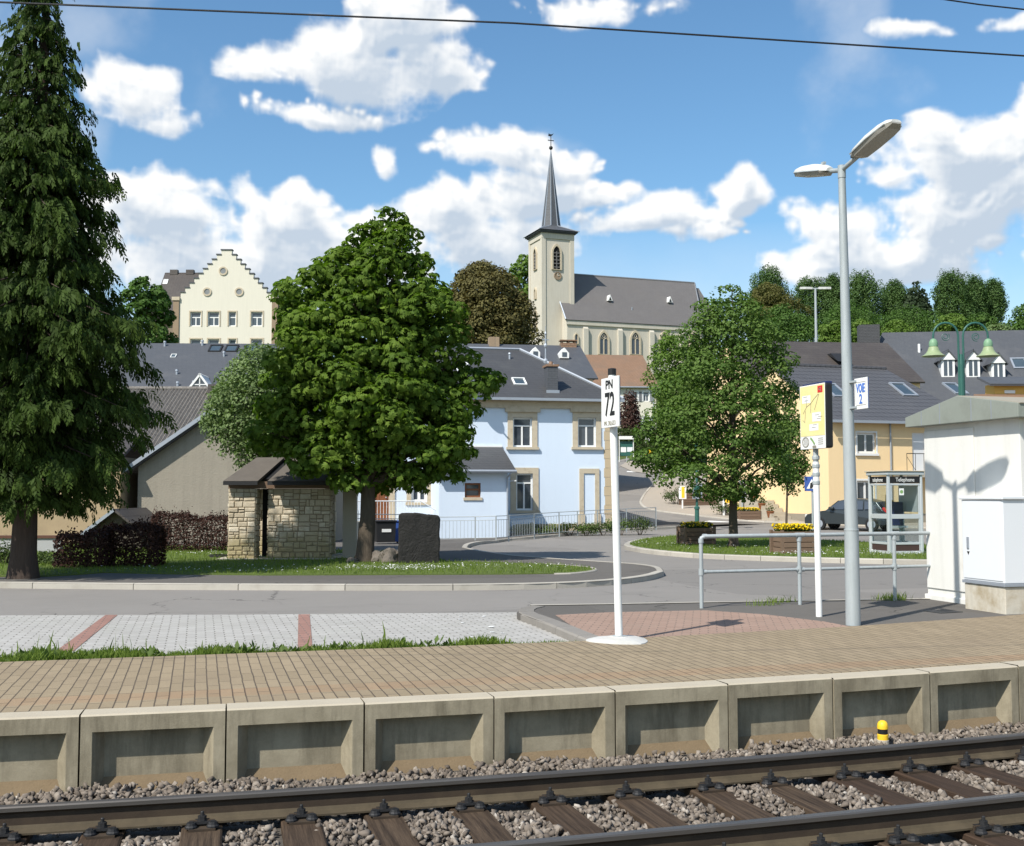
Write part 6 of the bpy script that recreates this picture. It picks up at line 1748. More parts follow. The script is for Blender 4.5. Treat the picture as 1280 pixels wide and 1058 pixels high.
# octant order starts at 22.5deg (+x,+y side)
f = [(0, 1, o8(6), o8(5)), (1, 2, o8(0), o8(7)), (2, 3, o8(2), o8(1)), (3, 0, o8(4), o8(3)), (1, o8(7), o8(6)), (2, o8(1), o8(0)), (3, o8(3), o8(2)), (0, o8(5), o8(4))]
f += [(o8(k), o8(k + 1), 12) for k in range(8)]
mb.add(V, f); sp = mb.build('spire', m_slate2, root)
mb = MB()
for k in range(8): mb.tube([V[4 + k], V[12]], [.09, .04], 5)
for k, j in ((0, 5), (1, 6), (1, 7), (2, 0), (2, 1), (3, 2), (3, 3), (0, 4)): mb.tube([V[k], V[4 + j]], .07, 5)
mb.build('spire_seam', m_zinc, sp)
zc = FZ(F, 685, 170, cy_)[1]
mb = MB(); mb.tube([(cx_, cy_, ztip - .3), (cx_, cy_, zc)], .06, 6); mb.lathe([(.02, -.35), (.24, -.2), (.32, 0), (.24, .2), (.02, .35)], 12, (cx_, cy_, ztip + .15)); mb.box(cx_ - .5, cx_ + .5, cy_ - .04, cy_ + .04, zc - .75, zc - .63)
mb.prism([(cx_ - .45, zc), (cx_ - .1, zc - .05), (cx_ + .2, zc + .1), (cx_ + .5, zc + .5), (cx_ + .15, zc + .3), (cx_ - .2, zc + .28), (cx_ - .35, zc + .42)], 'y', cy_ - .03, cy_ + .03); mb.build('weathercock', m_iron, sp)
def gothic(parent, u, z0, z1, w, y, name='gothic_window', louvre=0, ax='front', x=None, fw=.28, tracery=True):
    """pointed arch opening: stone frame, dark pane, stone tracery"""
    def arch(w_, zb_, zt_, n=7):
        zs_ = zt_ - w_ * .87 * 1.0; P = [(-w_ / 2, zb_), (w_ / 2, zb_)]
        for k in range(n + 1):
            a_ = k / n * R_(60); P.append((-w_ / 2 + w_ * math.cos(a_), zs_ + w_ * math.sin(a_)))
        for k in range(n - 1, -1, -1):
            a_ = k / n * R_(60); P.append((w_ / 2 - w_ * math.cos(a_), zs_ + w_ * math.sin(a_)))
        return P
    out = arch(w + fw * 2, z0 - fw * .3, z1 + fw * 1.4); inn = arch(w, z0, z1)
    def tr(p, d): return (u + p[0], y - d, p[1]) if ax == 'front' else (y - d, u - p[0], p[1])
    n = len(out); mb = MB()
    v = [tr(p, .22) for p in out] + [tr(p, .22) for p in inn] + [tr(p, -.05) for p in out] + [tr(p, .03) for p in inn]
    f = [(i, (i + 1) % n, n + (i + 1) % n, n + i) for i in range(n)] + [(2 * n + i, 2 * n + (i + 1) % n, (i + 1) % n, i) for i in range(n)] + [(n + i, n + (i + 1) % n, 3 * n + (i + 1) % n, 3 * n + i) for i in range(n)]
    mb.add(v, f)
    fr = mb.build(name, m_sandstone, parent)
    mb = MB(); mb.add([tr(p, .03) for p in inn], [tuple(range(n))]); mb.build('pane', m_dark if louvre else m_pane, fr)  # belfry: near-black sheet stands in for the shade of a hole
    mb = MB()
    def bx(x0, x1, za, zb2, d0, d1):
        a_ = tr((x0, za), d0); b_ = tr((x1, zb2), d1); mb.box(a_[0], b_[0], a_[1], b_[1], a_[2], b_[2])
    if louvre:
        for k in range(louvre):
            zz = z0 + (z1 - z0 - w * .75) * (k + .5) / louvre; bx(-w / 2, w / 2, zz, zz + .14, .04, .16)
        bx(-.06, .06, z0, z1 - w * .7, .05, .18)
        mb.build('louvre', m_slate3, fr)
    elif tracery:
        bx(-.07, .07, z0, z1 - w * .75, .04, .17)
        for s in (-1, 1): mb.tube([tr((s * w * .5, z1 - w * .85), .1), tr((s * w * .3, z1 - w * .62), .1), tr((0, z1 - w * .8), .1)], .06, 4)
        mb.tube([tr((w * .17 * math.cos(a_), z1 - w * .42 + w * .17 * math.sin(a_)), .1) for a_ in np.linspace(0, 2 * PI, 9)], .05, 4)
        mb.build('tracery', m_sandstone, fr)
    return fr
u, zb = F.uv(695.5, 337); zt2 = FZ(F, 695.5, 308)[1]; gothic(root, u, zb, zt2, 1.15, 0, 'belfry_opening', 5)
# clock below it
u, zc_ = F.uv(697, 345); mb = MB(); mb.lathe([(.62, 0), (.62, .14), (.5, .14), (.5, .08), (.02, .08)], 20); mb.xform(Matrix.Translation((u, 0, zc_)) @ Matrix.Rotation(PI / 2, 4, 'X')); ck = mb.build('tower_clock', m_brownstone, root)
mb = MB(); mb.box(u - .03, u + .03, -.14, -.09, zc_, zc_ + .42); mb.box(u, u + .28, -.14, -.092, zc_ - .03, zc_ + .03); mb.build('clock_hand', m_creamwall, ck)
# left tower face: belfry opening, slit, door arch (x = 0 plane faces left)
def left_uz(px, py):
    r = ray(px, py); t = (F.o - CAM).dot(F.u) / r.dot(F.u); p = CAM + r * t - F.o; return p.dot(F.v), p.z
for (px, y0, y1, w_, lv) in ((670.5, 337, 311, 1.0, 5), (671.5, 373, 361, .45, 0), (673.5, 412, 388, .8, 0)):
    yy = TD / 2; gothic(root, yy, left_uz(px, y0)[1], left_uz(px, y1)[1], w_, 0, 'belfry_opening' if lv else 'tower_window', lv, 'left', fw=.22, tracery=False)
# nave
r0 = TW * .5; nv0 = -1.9; vr = 4.2
ue, ze = F.uv(707, 397, nv0); ueR = F.uv(878, 396, nv0)[0]; zrg = FZ(F, 760, 346, vr)[1]; urg = F.uv(868, 349, vr)[0]
nvb = vr * 2 - nv0
mb = MB(); mb.quad((ue + .25, nv0, zl), (ueR - .2, nv0, zl), (ueR - .2, nv0, ze), (ue + .25, nv0, ze)); mb.add([(ue + .25, nvb, zl), (ue + .25, nv0, zl), (ue + .25, nv0, ze), (ue + .25, vr, zrg - .2), (ue + .25, nvb, ze)], [(0, 1, 2, 3, 4)]); mb.quad((ueR - .2, nv0, zl), (ueR - .2, nvb, zl), (ueR - .2, nvb, ze), (ueR - .2, nv0, ze)); mb.build('nave_wall', m_churchwall, root)
mb = MB(); eo = .35; kz = (zrg - ze) / (vr - nv0)
uL = ue - .1
slope(mb, [(uL, nv0 - eo, ze - eo * kz + .1), (ueR, nv0 - eo, ze - eo * kz + .1), (urg, vr, zrg), (uL, vr, zrg)], .18); slope(mb, [(ueR, nv0 - eo, ze - eo * kz + .1), (ueR, nvb + eo, ze - eo * kz + .1), (urg, vr, zrg)], .18); slope(mb, [(uL, vr, zrg), (urg, vr, zrg), (ueR, nvb + eo, ze - eo * kz + .1), (uL, nvb + eo, ze - eo * kz + .1)], .18)
nr = mb.build('nave_roof', m_slate3, root)
mb = MB(); mb.tube([(uL, nv0 - eo, ze - eo * kz + .14), (uL, vr, zrg + .05)], .12, 6); mb.tube([(ueR, nv0 - eo, ze - eo * kz + .14), (urg, vr, zrg + .05), (uL, vr, zrg + .05)], .09, 6); mb.build('verge_capping', m_zinc, nr)
mb = MB(); mb.box(ue + .05, ueR - .05, nv0 - .22, nv0 - .002, ze - 1.05, ze - .25); mb.build('nave_cornice', m_churchwall, root)
for px in (731.5, 774.5, 814, 852):
    u = F.uv(px, 420, nv0)[0]; mb = MB(); mb.box(u - .38, u + .38, nv0 - .42, nv0 - .003, zl, ze - 1.6); mb.prism([(nv0 - .42, ze - 1.598), (nv0 - .003, ze - 1.598), (nv0 - .003, ze - 1.2)], 'x', u - .38, u + .38); mb.build('buttress', m_churchwall, root)
for px, nm in ((754.5, 1), (794, 1), (831, 1), (868, 1)):
    u, z0_ = F.uv(px, 443, nv0); z1_ = FZ(F, px, 416, nv0)[1]; gothic(root, u, z0_, z1_, 1.35, nv0)
u, z0_ = F.uv(720, 430, nv0); gothic(root, u, z0_, FZ(F, 720, 418, nv0)[1], .45, nv0, tracery=False, fw=.15)
def onr2(px, py):
    for k in range(300):
        v = nv0 + (vr - nv0) * k / 299; u, z = F.uv(px, py, v); zz = ze + (v - nv0) * kz
        if zz >= z: break
    return Vector((u, v, zz))
for px, py in ((761, 376), (836, 378)):
    p = onr2(px, py); mb = MB(); mb.prism([(p.x - .42, p.z - .1), (p.x + .42, p.z - .1), (p.x, p.z + .85)], 'y', p.y - .55, p.y + .8); d_ = mb.build('roof_dormer', m_white, nr)
    mb = MB(); mb.prism([(p.x - .2, p.z - .02), (p.x + .22, p.z - .02), (p.x, p.z + .5)], 'y', p.y - .58, p.y - .552); mb.build('pane', m_dark, d_)
p = onr2(790, 388); mb = MB(); mb.lathe([(.08, -.1), (.08, .45)], 8, p); mb.build('roof_vent', m_zinc, nr)
# choir beyond the nave
cu0 = ueR - .25; cu1 = F.uv(905, 400, 0)[0]; zc1 = ze - .6; zcr = FZ(F, 880, 361, vr)[1]
mb = MB(); mb.box(cu0, cu1 - 1.5, nv0 + 1.8, nvb - 1.8, zl, zc1); mb.build('choir_wall', m_churchwall, root)
mb = MB(); a_ = (cu0 - 1, nv0 + 1.4, zc1 - .2); b_ = (cu1, nv0 + 1.4, zc1 - .2); c_ = (cu1, nvb - 1.4, zc1 - .2); d_ = (cu0 - 1, nvb - 1.4, zc1 - .2); ra_ = (cu0 - 1, vr, zcr); rb_ = (cu1 - 2.2, vr, zcr)
slope(mb, [a_, b_, rb_, ra_], .15); slope(mb, [b_, c_, rb_], .15); slope(mb, [c_, d_, ra_, rb_], .15); mb.build('choir_roof', m_slate3, root)

# ---------------------------------------------------------------- presbytery and brown roofed house below the church
F = Fr(at_d(622, 560, 74), R_(97)); F.o.z = g(*at_d(622, 560, 74)[:2])
root = thing('slate_house', 'slate roofed house with two tiny dormers between blue house and church', 'house', F.o, F.rz)
wR = F.uv(741, 470)[0]; z1 = FZ(F, 700, 471)[1]; rv = 5; zr = FZ(F, 700, 432, rv)[1]; ur = F.uv(725, 432, rv)[0]; wL = -4
mb = MB(); mb.quad((wL, 0, -2), (wR, 0, -2), (wR, 0, z1), (wL, 0, z1)); mb.quad((wR, 0, -2), (wR, 10, -2), (wR, 10, z1), (wR, 0, z1)); mb.build('wall', m_creamwall, root)
mb = MB(); slope(mb, [(wL, -.3, z1 - .1), (wR + .3, -.3, z1 - .1), (ur, rv, zr), (wL, rv, zr)]); slope(mb, [(wR + .3, -.3, z1 - .1), (wR + .3, 10.3, z1 - .1), (ur, rv, zr)]); slope(mb, [(wL, rv, zr), (ur, rv, zr), (wR + .3, 10.3, z1 - .1), (wL, 10.3, z1 - .1)]); rf = mb.build('roof', m_slate2, root)
for px, py in ((668, 446), (704, 447)):
    p = onr(F, px, py, z1, zr, rv); mb = MB(); mb.prism([(p.x - .32, p.z - .1), (p.x + .32, p.z - .1), (p.x + .32, p.z + .25), (p.x, p.z + .62), (p.x - .32, p.z + .25)], 'y', p.y - .45, p.y + .7); d_ = mb.build('dormer', m_white, rf)
    mb = MB(); mb.box(p.x - .16, p.x + .16, p.y - .48, p.y - .452, p.z + .0, p.z + .3); mb.build('pane', m_pane, d_)
u, z = F.uv(617, 432, rv); mb = MB(); mb.box(u - .35, u + .35, rv - .4, rv + .4, z - .4, z + .55); mb.build('chimney', m_brownstone, rf)
u, z = F.uv(710, 432, rv); mb = MB(); mb.box(u - .55, u + .55, rv - .3, rv + .3, z - .3, z + .15); mb.box(u - .6, u + .6, rv - .35, rv + .35, z + .28, z + .36)
for x in (-.45, 0, .45): mb.box(u + x - .06, u + x + .06, rv - .25, rv + .25, z + .152, z + .278)
mb.build('ridge_chimney', m_browntile, rf)

F = Fr(at_d(735, 575, 116), R_(101)); F.o.z = g(*at_d(735, 575, 116)[:2])
root = thing('brown_roof_house', 'cream house with a warm brown tiled roof below the church', 'house', F.o, F.rz)
wR = F.uv(820, 482)[0]; wL = F.uv(728, 482)[0]; z1 = FZ(F, 780, 483)[1]; rv = 5; zr = FZ(F, 780, 444, rv)[1]; ur = F.uv(803, 444, rv)[0]
wins = [F.uz(790, 490, 797, 502), F.uz(804, 490, 811, 502), F.uz(790, 522, 797, 536), F.uz(804, 522, 811, 536), F.uz(758, 488, 764, 496)]
mb = MB(); front_wall(mb, wL, wR, -2, z1, wins, dep=.15); mb.quad((wR, 0, -2), (wR, 10, -2), (wR, 10, z1), (wR, 0, z1)); mb.build('wall', m_creamwall, root)
for h in wins: window(root, h, 0, m_white, m_pane, 1, .7, .06, None, (.12, .04), smat=m_white)
mb = MB()
for h in wins[:4]:
    for s in (-1, 1):
        x = h[0] - .26 if s < 0 else h[1] + .26; mb.box(x - .12, x + .12, -.075, -.045, h[2], h[3])
mb.build('shutters', M('grey_shutter', (.20, .21, .22), .1, 4, .7, 0, 0), root)
mb = MB(); slope(mb, [(wL, -.35, z1 - .1), (wR + .3, -.35, z1 - .1), (ur, rv, zr), (wL, rv, zr)]); slope(mb, [(wR + .3, -.35, z1 - .1), (wR + .3, 10.3, z1 - .1), (ur, rv, zr)]); slope(mb, [(wL, rv, zr), (ur, rv, zr), (wR + .3, 10.3, z1 - .1), (wL, 10.3, z1 - .1)]); mb.build('roof', m_browntile, root)
mb = MB(); mb.tube([(wL, -.42, z1 - .12), (wR + .3, -.42, z1 - .12)], .07, 6); mb.tube([(wR - .3, -.06, z1 - .2), (wR - .3, -.06, -1)], .05, 6); mb.build('gutter_pipe', m_zinc, root)

# ---------------------------------------------------------------- yellow house on the right
F = Fr(at_d(1037, 656, 56), R_(88)); F.o.z = g(*at_d(1037, 656, 56)[:2])
root = thing('yellow_house', 'two storey yellow house with anthracite tiled roof behind the phone box', 'house', F.o, F.rz)
z1 = FZ(F, 1080, 523)[1]; rv = 5.2; zr = FZ(F, 1080, 462, rv)[1]; W = F.uv(1215, 600)[0]; D = 10.4
w1 = F.uz(1071, 541, 1095, 567); w2 = F.uz(1071, 601, 1094, 634); dd = F.uz(1140, 541, 1158, 592)
mb = MB(); front_wall(mb, 0, W, -1, z1, [w1, w2, dd])
mb.add([(0, D, -1), (0, 0, -1), (0, 0, z1), (0, rv, zr - .1), (0, D, z1)], [(0, 1, 2, 3, 4)]); mb.quad((W, 0, -1), (W, D, -1), (W, D, z1 - .1), (W, 0, z1 - .1))
mb.build('wall', m_yellowwall, root)
mb = MB(); mb.box(-.04, W, -.05, .02, -1, .55); mb.box(-.045, .03, -.049, D, -1, .55); mb.build('plinth', M('plinth_grey', (.26, .23, .18), .15, 3, .9, 0, .3, 20, .02), root)
window(root, w1, 0, m_white, m_pane, 1, 0, .10, (.12, .09), (.09, .02), smat=m_white); window(root, w2, 0, m_white, m_pane, 1, 0, .10, (.12, .09), (.09, .02), smat=m_white)
mb = MB(); mb.box(dd[0], dd[1], .08, .13, dd[2], dd[3]); mb.build('balcony_door', m_white_pl, root)
bu0, bz = F.uv(1118, 592); bu1 = F.uv(1152, 592)[0]; bz_t = FZ(F, 1130, 568)[1]
mb = MB(); mb.box(bu0, bu1 + 3, -1.0, -.003, bz - .2, bz); bal = mb.build('balcony', m_conc_post, root)
mb = MB()
for x in np.linspace(bu0 + .05, bu1 + 2.9, 10): mb.tube([(x, -.95, bz), (x, -.95, bz_t)], .014, 5)
mb.tube([(bu0 + .05, -.95, bz_t), (bu1 + 2.9, -.95, bz_t)], .02, 6); mb.tube([(bu0 + .05, -.95, bz_t - .15), (bu0 + .65, -.95, bz)], .012, 5); mb.build('balcony_rail', m_iron, bal)
e = .42; k = (zr - z1) / rv; mb = MB()
slope(mb, [(-.12, -e, z1 - e * k + .14), (W + .2, -e, z1 - e * k + .14), (W + .2 - 1.5, rv, zr + .06), (-.12, rv, zr + .06)], .1)
slope(mb, [(-.12, rv, zr + .06), (W + .2 - 1.5, rv, zr + .06), (W + .2, D + e, z1 - e * k + .14), (-.12, D + e, z1 - e * k + .14)], .1); slope(mb, [(W + .2, -e, z1 - e * k + .14), (W + .2, D + e, z1 - e * k + .14), (W + .2 - 1.5, rv, zr + .06)], .1)
rf = mb.build('roof', m_greytile, root)
mb = MB(); mb.tube([(-.12, rv, zr + .09), (W - 1.3, rv, zr + .09)], .10, 8); mb.build('ridge_capping', m_greytile, rf)
mb = MB(); mb.box(-.12, W, -e - .13, -e - .003, z1 - e * k - .02, z1 - e * k + .12); mb.tube([(W * .42, -.07, z1 - .1), (W * .42, -.07, 0)], .045, 6); mb.build('gutter_pipe', m_zinc, rf)
nf = Vector((0, -(zr - z1), rv)).normalized(); upf = Vector((0, rv, zr - z1)).normalized()
for px, py, w_, h_ in ((1129, 488, .95, 1.5), (1194, 487, .9, 1.3), (1043, 489, .9, 1.5)):
    skylight(rf, onr(F, px, py, z1 + .1, zr + .1, rv) + nf * .03, w_, h_, nf, upf, m_zinc, m_pane_blue)
# small lamp box on the left corner and stair on the left side
def side_pt(px, py):          # on the left gable plane (u = 0)
    r = ray(px, py); t = (F.o - CAM).dot(F.u) / r.dot(F.u); p = CAM + r * t - F.o; return p.dot(F.v), p.z
st = thing('stone_steps', 'pale stone steps with flower pots against the yellow house side wall', 'steps', F.o, F.rz)
v0_ = side_pt(990, 640)[0]; v0_ = min(max(v0_, 1.2), 3.0)
for i in range(6):
    mb = MB(); mb.box(-1.25, -.06, v0_ + i * .42, v0_ + 3.4, -.4 + .0, .22 + .2 * i - .004); mb.build('step', m_conc_post, st)
mb = MB(); mb.box(-1.45, -1.252, v0_ - .3, v0_ + 3.4, -.4, .35); 
for i in range(6): mb.box(-1.45, -1.252, v0_ + .1 + i * .42, v0_ + 3.4, .352 + .2 * i, .55 + .2 * i)
mb.build('side_wall', m_conc_post, st)
for i, wd in enumerate(('lowest', 'second', 'third', 'fourth')):
    q = F.o + F.u * -1.35 + F.v * (v0_ + .3 + i * .84); pt = thing('flower_pot', f'{wd} small brown flower pot on the side wall of the stone steps', 'flower pot', (q.x, q.y, F.o.z + .55 + .2 * (i * 2 if i else 0) - (.2 if i else .2)), 0, 'pots on the stone steps')
    mb = MB(); mb.lathe([(.13, 0), (.18, .26), (.20, .28), (.20, .33), (.16, .33), (.15, .28)], 12); mb.build('pot', m_woodbrown, pt)
    P = rng.normal(0, .11, (60, 3)) + np.array([0, 0, .45]); Q = leaf_quads(P, nrm(rng.normal(size=(60, 3)) + np.array([0, 0, .8])), .12, .07); np_mesh('foliage', Q.reshape(-1, 3), np.arange(240).reshape(-1, 4), m_hedge_g, pt, rng.uniform(0, 1, 60))

# brown roofed and slate roofed houses behind
F = Fr(at_d(985, 620, 70), R_(99)); F.o.z = g(*at_d(985, 620, 70)[:2])
root = thing('dark_roof_house', 'house with plain dark brown roof behind the yellow house', 'house', F.o, F.rz)
z1 = FZ(F, 1050, 475)[1]; rv = 5; zr = FZ(F, 1040, 428, rv)[1]; wL = F.uv(940, 480)[0]; wR = F.uv(1150, 480)[0]
mb = MB(); mb.quad((wL, 0, -1), (wR, 0, -1), (wR, 0, z1), (wL, 0, z1)); mb.add([(wL, 10, -1), (wL, 0, -1), (wL, 0, z1), (wL, rv, zr), (wL, 10, z1)], [(0, 1, 2, 3, 4)]); mb.build('wall', m_yellowwall, root)
mb = MB(); slope(mb, [(wL - .2, -.3, z1 - .1), (wR + .2, -.3, z1 - .1), (wR + .2, rv, zr), (wL - .2, rv, zr)]); slope(mb, [(wL - .2, rv, zr), (wR + .2, rv, zr), (wR + .2, 10.3, z1 - .1), (wL - .2, 10.3, z1 - .1)]); rf = mb.build('roof', m_darkbrown, root)
p = onr(F, 1050, 452, z1, zr, rv); mb = MB(); mb.prism([(p.y - .9, p.z - .1), (p.y + .3, p.z + .55), (p.y + .9, p.z + .55)], 'x', p.x - .5, p.x + .45); mb.build('roof_hatch', m_iron, rf)

F = Fr(at_d(1100, 620, 76), R_(113)); F.o.z = g(*at_d(1100, 620, 76)[:2])
root = thing('dormer_house', 'slate roofed house with small white dormers behind the green lamp', 'house', F.o, F.rz)
z1 = FZ(F, 1180, 497)[1]; rv = 6; zr = FZ(F, 1105, 416, rv)[1]; wL = F.uv(1096, 480)[0]; wR = F.uv(1360, 480)[0]; urL = F.uv(1103, 416, rv)[0]
mb = MB(); mb.quad((wL, 0, -1), (wR, 0, -1), (wR, 0, z1 - .1), (wL, 0, z1 - .1)); mb.quad((wL, 12, -1), (wL, 0, -1), (wL, 0, z1 - .2), (wL, 12, z1 - .2)); mb.build('wall', m_creamwall, root)
mb = MB(); slope(mb, [(wL - 1.5, -1.2, z1 - 1.2 * (zr - z1) / rv), (wR + .2, -1.2, z1 - 1.2 * (zr - z1) / rv), (wR + .2, rv, zr), (urL, rv, zr)]); slope(mb, [(urL, rv, zr), (wR + .2, rv, zr), (wR + .2, 12.3, z1 - .1), (wL - .2, 12.3, z1 - .1)]); slope(mb, [(wL - 1.5, -1.2, z1 - 1.2 * (zr - z1) / rv), (urL, rv, zr), (wL - .2, 12.3, z1 - .1)]); rf = mb.build('roof', m_slate2, root)
u, z = F.uv(1086, 430, rv - 1); u2, z2 = F.uv(1086, 407, rv - 1); mb = MB(); mb.box(u - .7, u + .7, rv - 1.4, rv - .4, z - 1.2, z2); mb.build('chimney', m_slate, rf)
for px, py in ((1181, 459), (1212, 459), (1243, 463)):
    p = onr(F, px, py, z1, zr, rv); W_ = .44; H_ = 1.12; yb = p.y - .9
    mb = MB(); mb.box(p.x - W_, p.x + W_, yb, p.y + 1.6, p.z - .9, p.z + H_ - .75); d_ = mb.build('dormer', m_white, rf)
    mb = MB(); mb.box(p.x - W_ + .16, p.x - .05, yb - .02, yb - .002, p.z - .7, p.z + .35); mb.box(p.x + .05, p.x + W_ - .16, yb - .02, yb - .002, p.z - .7, p.z + .35); mb.build('pane', m_pane, d_)
    mb = MB(); zt_ = p.z + H_ - .74
    mb.add([(p.x - W_ - .1, yb - .1, zt_), (p.x + W_ + .1, yb - .1, zt_), (p.x, yb - .1, zt_ + .62)], [(0, 1, 2)]); mb.build('dormer_gable', m_white, d_)
    mb = MB()
    for s in (-1, 1): slope(mb, [(p.x + s * (W_ + .22), yb - .2, zt_ - .08), (p.x + s * (W_ + .22), p.y + 1.8, zt_ - .08), (p.x, p.y + 1.8, zt_ + .72), (p.x, yb - .2, zt_ + .72)], .07)
    mb.build('dormer_roof', m_slate2, d_)
p = onr(F, 1149, 440, z1, zr, rv); mb = MB(); mb.lathe([(.09, -.1), (.09, .55)], 8, p); mb.build('roof_vent', m_white, rf)
nf = Vector((0, -(zr - z1), rv)).normalized(); upf = Vector((0, rv, zr - z1)).normalized()
skylight(rf, onr(F, 1274, 455, z1, zr, rv) + nf * .03, 1.0, 1.2, nf, upf, m_zinc, m_pane_blue)
# orange house with brown lower roof, seen just above the hut
F = Fr(at_d(1195, 640, 48), R_(104)); F.o.z = g(*at_d(1195, 640, 48)[:2])
root = thing('orange_house', 'orange rendered house piece showing above the hut roof at right', 'house', F.o, F.rz)
zt = FZ(F, 1260, 480)[1]; zm = FZ(F, 1260, 493)[1]; uL = F.uv(1246, 485)[0]; uR = F.uv(1420, 485)[0]
mb = MB(); mb.box(uL - .1, uR, 0, .9, -.5, zt); mb.build('wall', m_orangewall, root)
mb = MB(); slope(mb, [(uL - 1.8, -2.2, zm - .9), (uR, -2.2, zm - .9), (uR, -.01, zm), (uL - 1.0, -.01, zm)], .1); mb.build('lower_roof', m_browntile, root)
mb = MB(); slope(mb, [(uL - .4, -.3, zt - .02), (uR, -.3, zt - .02), (uR, 1.0, zt + .4), (uL - .4, 1.0, zt + .4)], .1); mb.build('roof', m_slate2, root)
u, z = F.uv(1262, 492, -.02); mb = MB(); mb.box(u - .22, u + .22, -.06, -.003, z, z + .13); mb.build('wall_lamp', m_white, root)
# ================================================================ stone shelter on the lawn
def stone_face(mb, x0, x1, z0, z1, place, mean=.24, depth=.03, gap=.012):
    """fill a rectangle with irregular squared rubble; place(u, z, d) -> 3D point"""
    out = []
    def split(a, b, c, d, lev):
        w, h = b - a, d - c
        big = random.uniform(.75, 1.55) * mean
        if (w > big * 1.35 or h > big * .85) and lev < 12:
            if w / h > random.uniform(1.1, 1.9): t = a + w * random.uniform(.32, .68); split(a, t, c, d, lev + 1); split(t, b, c, d, lev + 1)
            else: t = c + h * random.uniform(.34, .66); split(a, b, c, t, lev + 1); split(a, b, t, d, lev + 1)
        else: out.append((a, b, c, d))
    # courses first
    z = z0
    while z < z1 - .02:
        h = min(random.uniform(.12, .30), z1 - z)
        if z1 - z - h < .08: h = z1 - z
        split(x0, x1, z, z + h, 0); z += h
    for a, b, c, d in out:
        g_ = gap * .5; dd = depth * random.uniform(.45, 1.15); j = lambda k=.012: random.uniform(-k, k)
        base = [(a + g_, c + g_), (b - g_, c + g_), (b - g_, d - g_), (a + g_, d - g_)]
        i_ = min(.022, (b - a) * .2, (d - c) * .2)
        top = [(a + g_ + i_ + j(), c + g_ + i_ + j()), (b - g_ - i_ + j(), c + g_ + i_ + j()), (b - g_ - i_ + j(), d - g_ - i_ + j()), (a + g_ + i_ + j(), d - g_ - i_ + j())]
        m_ = [((p[0] * .55 + q[0] * .45), (p[1] * .55 + q[1] * .45)) for p, q in zip(base, top)]
        v = [place(*p, 0) for p in base] + [place(*p, dd * .75) for p in m_] + [place(*p, dd * random.uniform(.85, 1.1)) for p in top]
        f = []
        for r in (0, 4):
            for k in range(4): f.append((r + k, r + (k + 1) % 4, r + 4 + (k + 1) % 4, r + 4 + k))
        f.append((8, 9, 10, 11))
        mb.add(v, f, 0, random.random())

def stone_block(name, parent, x0, x1, y0, y1, z0, z1, mean=.24, faces='fblr'):
    core = MB(); e = .004; core.box(x0, x1, y0, y1, z0, z1 - .002); c = core.build(name, m_mortar, parent)
    mb = MB()
    if 'f' in faces: stone_face(mb, x0, x1, z0, z1, lambda u, z, d: (u, y0 - d, z), mean)
    if 'r' in faces: stone_face(mb, y0, y1, z0, z1, lambda u, z, d: (x1 + d, u, z), mean)
    if 'l' in faces: stone_face(mb, y0, y1, z0, z1, lambda u, z, d: (x0 - d, y1 - (u - y0), z), mean)
    if 'b' in faces: stone_face(mb, x0, x1, z0, z1, lambda u, z, d: (x1 - (u - x0), y1 + d, z), mean)
    mb.build('stonework', m_rubble, c); return c

o0 = at_g(285, 700, .1)
F = Fr(o0, R_(103)); zb = F.o.z
t = thing('stone_shelter', 'small rubble stone shelter with a dark pitched roof left of the chestnut trunk', 'shelter', F.o, F.rz)
uz = lambda x, y, v=0.0: F.uv(x, y, v)
u1 = uz(328, 690)[0]; m0 = uz(332, 690)[0] + .02; m1 = uz(411, 690)[0]; zt = uz(330, 611)[1]; zl = uz(330, 602)[1]
# left pier is turned a little: a lit narrow face and a shaded one
pier = stone_block('stone_pier', t, 0, u1 - .18, .0, .55, -.15, zt, .165, 'flr')
stone_block('stone_wall', t, m0, m1, .18, .62, -.15, zt, .185, 'flr')
stone_block('rear_wall', t, .1, m1 - .1, 1.9, 2.2, -.15, zt, .3, 'flr')
mb = MB(); mb.box(u1 - .17, m0 - .01, .9, 1.0, -.1, zt); mb.build('opening_shade', m_dark, t)  # near-black sheet painted as the shade inside the opening
mb = MB(); mb.box(-.03, m1 + .1, .05, .30, zt + .003, zl); mb.box(-.03, .22, .303, 2.2, zt + .003, zl); mb.box(m1 - .18, m1 + .1, .303, 2.2, zt + .003, zl); mb.build('wall_beam', m_wood, t)
mb = MB(); e = .28
ru = uz(306, 576)[1]; zr = zl + .62
L, Rr = -.10, m1 + .32; vf, vb = -.20, 2.45; vm = (vf + vb) / 2
xg0, xg1 = u1 - .10, m0 + .16
slope(mb, [(L, vf, zl + .01), (xg0, vf, zl + .01), (xg0 + .42, vm, zr), (L + .55, vm, zr)], .07)
slope(mb, [(xg1 - .12, vf, zl + .01), (Rr, vf, zl + .01), (Rr - .5, vm, zr), (xg1 + .30, vm, zr)], .07)
slope(mb, [(L, vb, zl + .01), (L, vf, zl + .01), (L + .55, vm, zr)], .06); slope(mb, [(Rr, vf, zl + .01), (Rr, vb, zl + .01), (Rr - .5, vm, zr)], .06)
slope(mb, [(L, vb, zl + .01), (L + .55, vm, zr), (Rr - .5, vm, zr), (Rr, vb, zl + .01)], .06)
rf = mb.build('roof', m_shroof, t)
mb = MB(); slope(mb, [(xg0 - .05, vf + .35, zl + .06), (xg1 + .05, vf + .35, zl + .06), (xg1 + .45, vm + .02, zr - .09), (xg0 + .35, vm + .02, zr - .09)], .05); mb.build('roof_valley', m_iron, rf)  # facet in the roof gap, its shade put into the dark material
mb = MB()
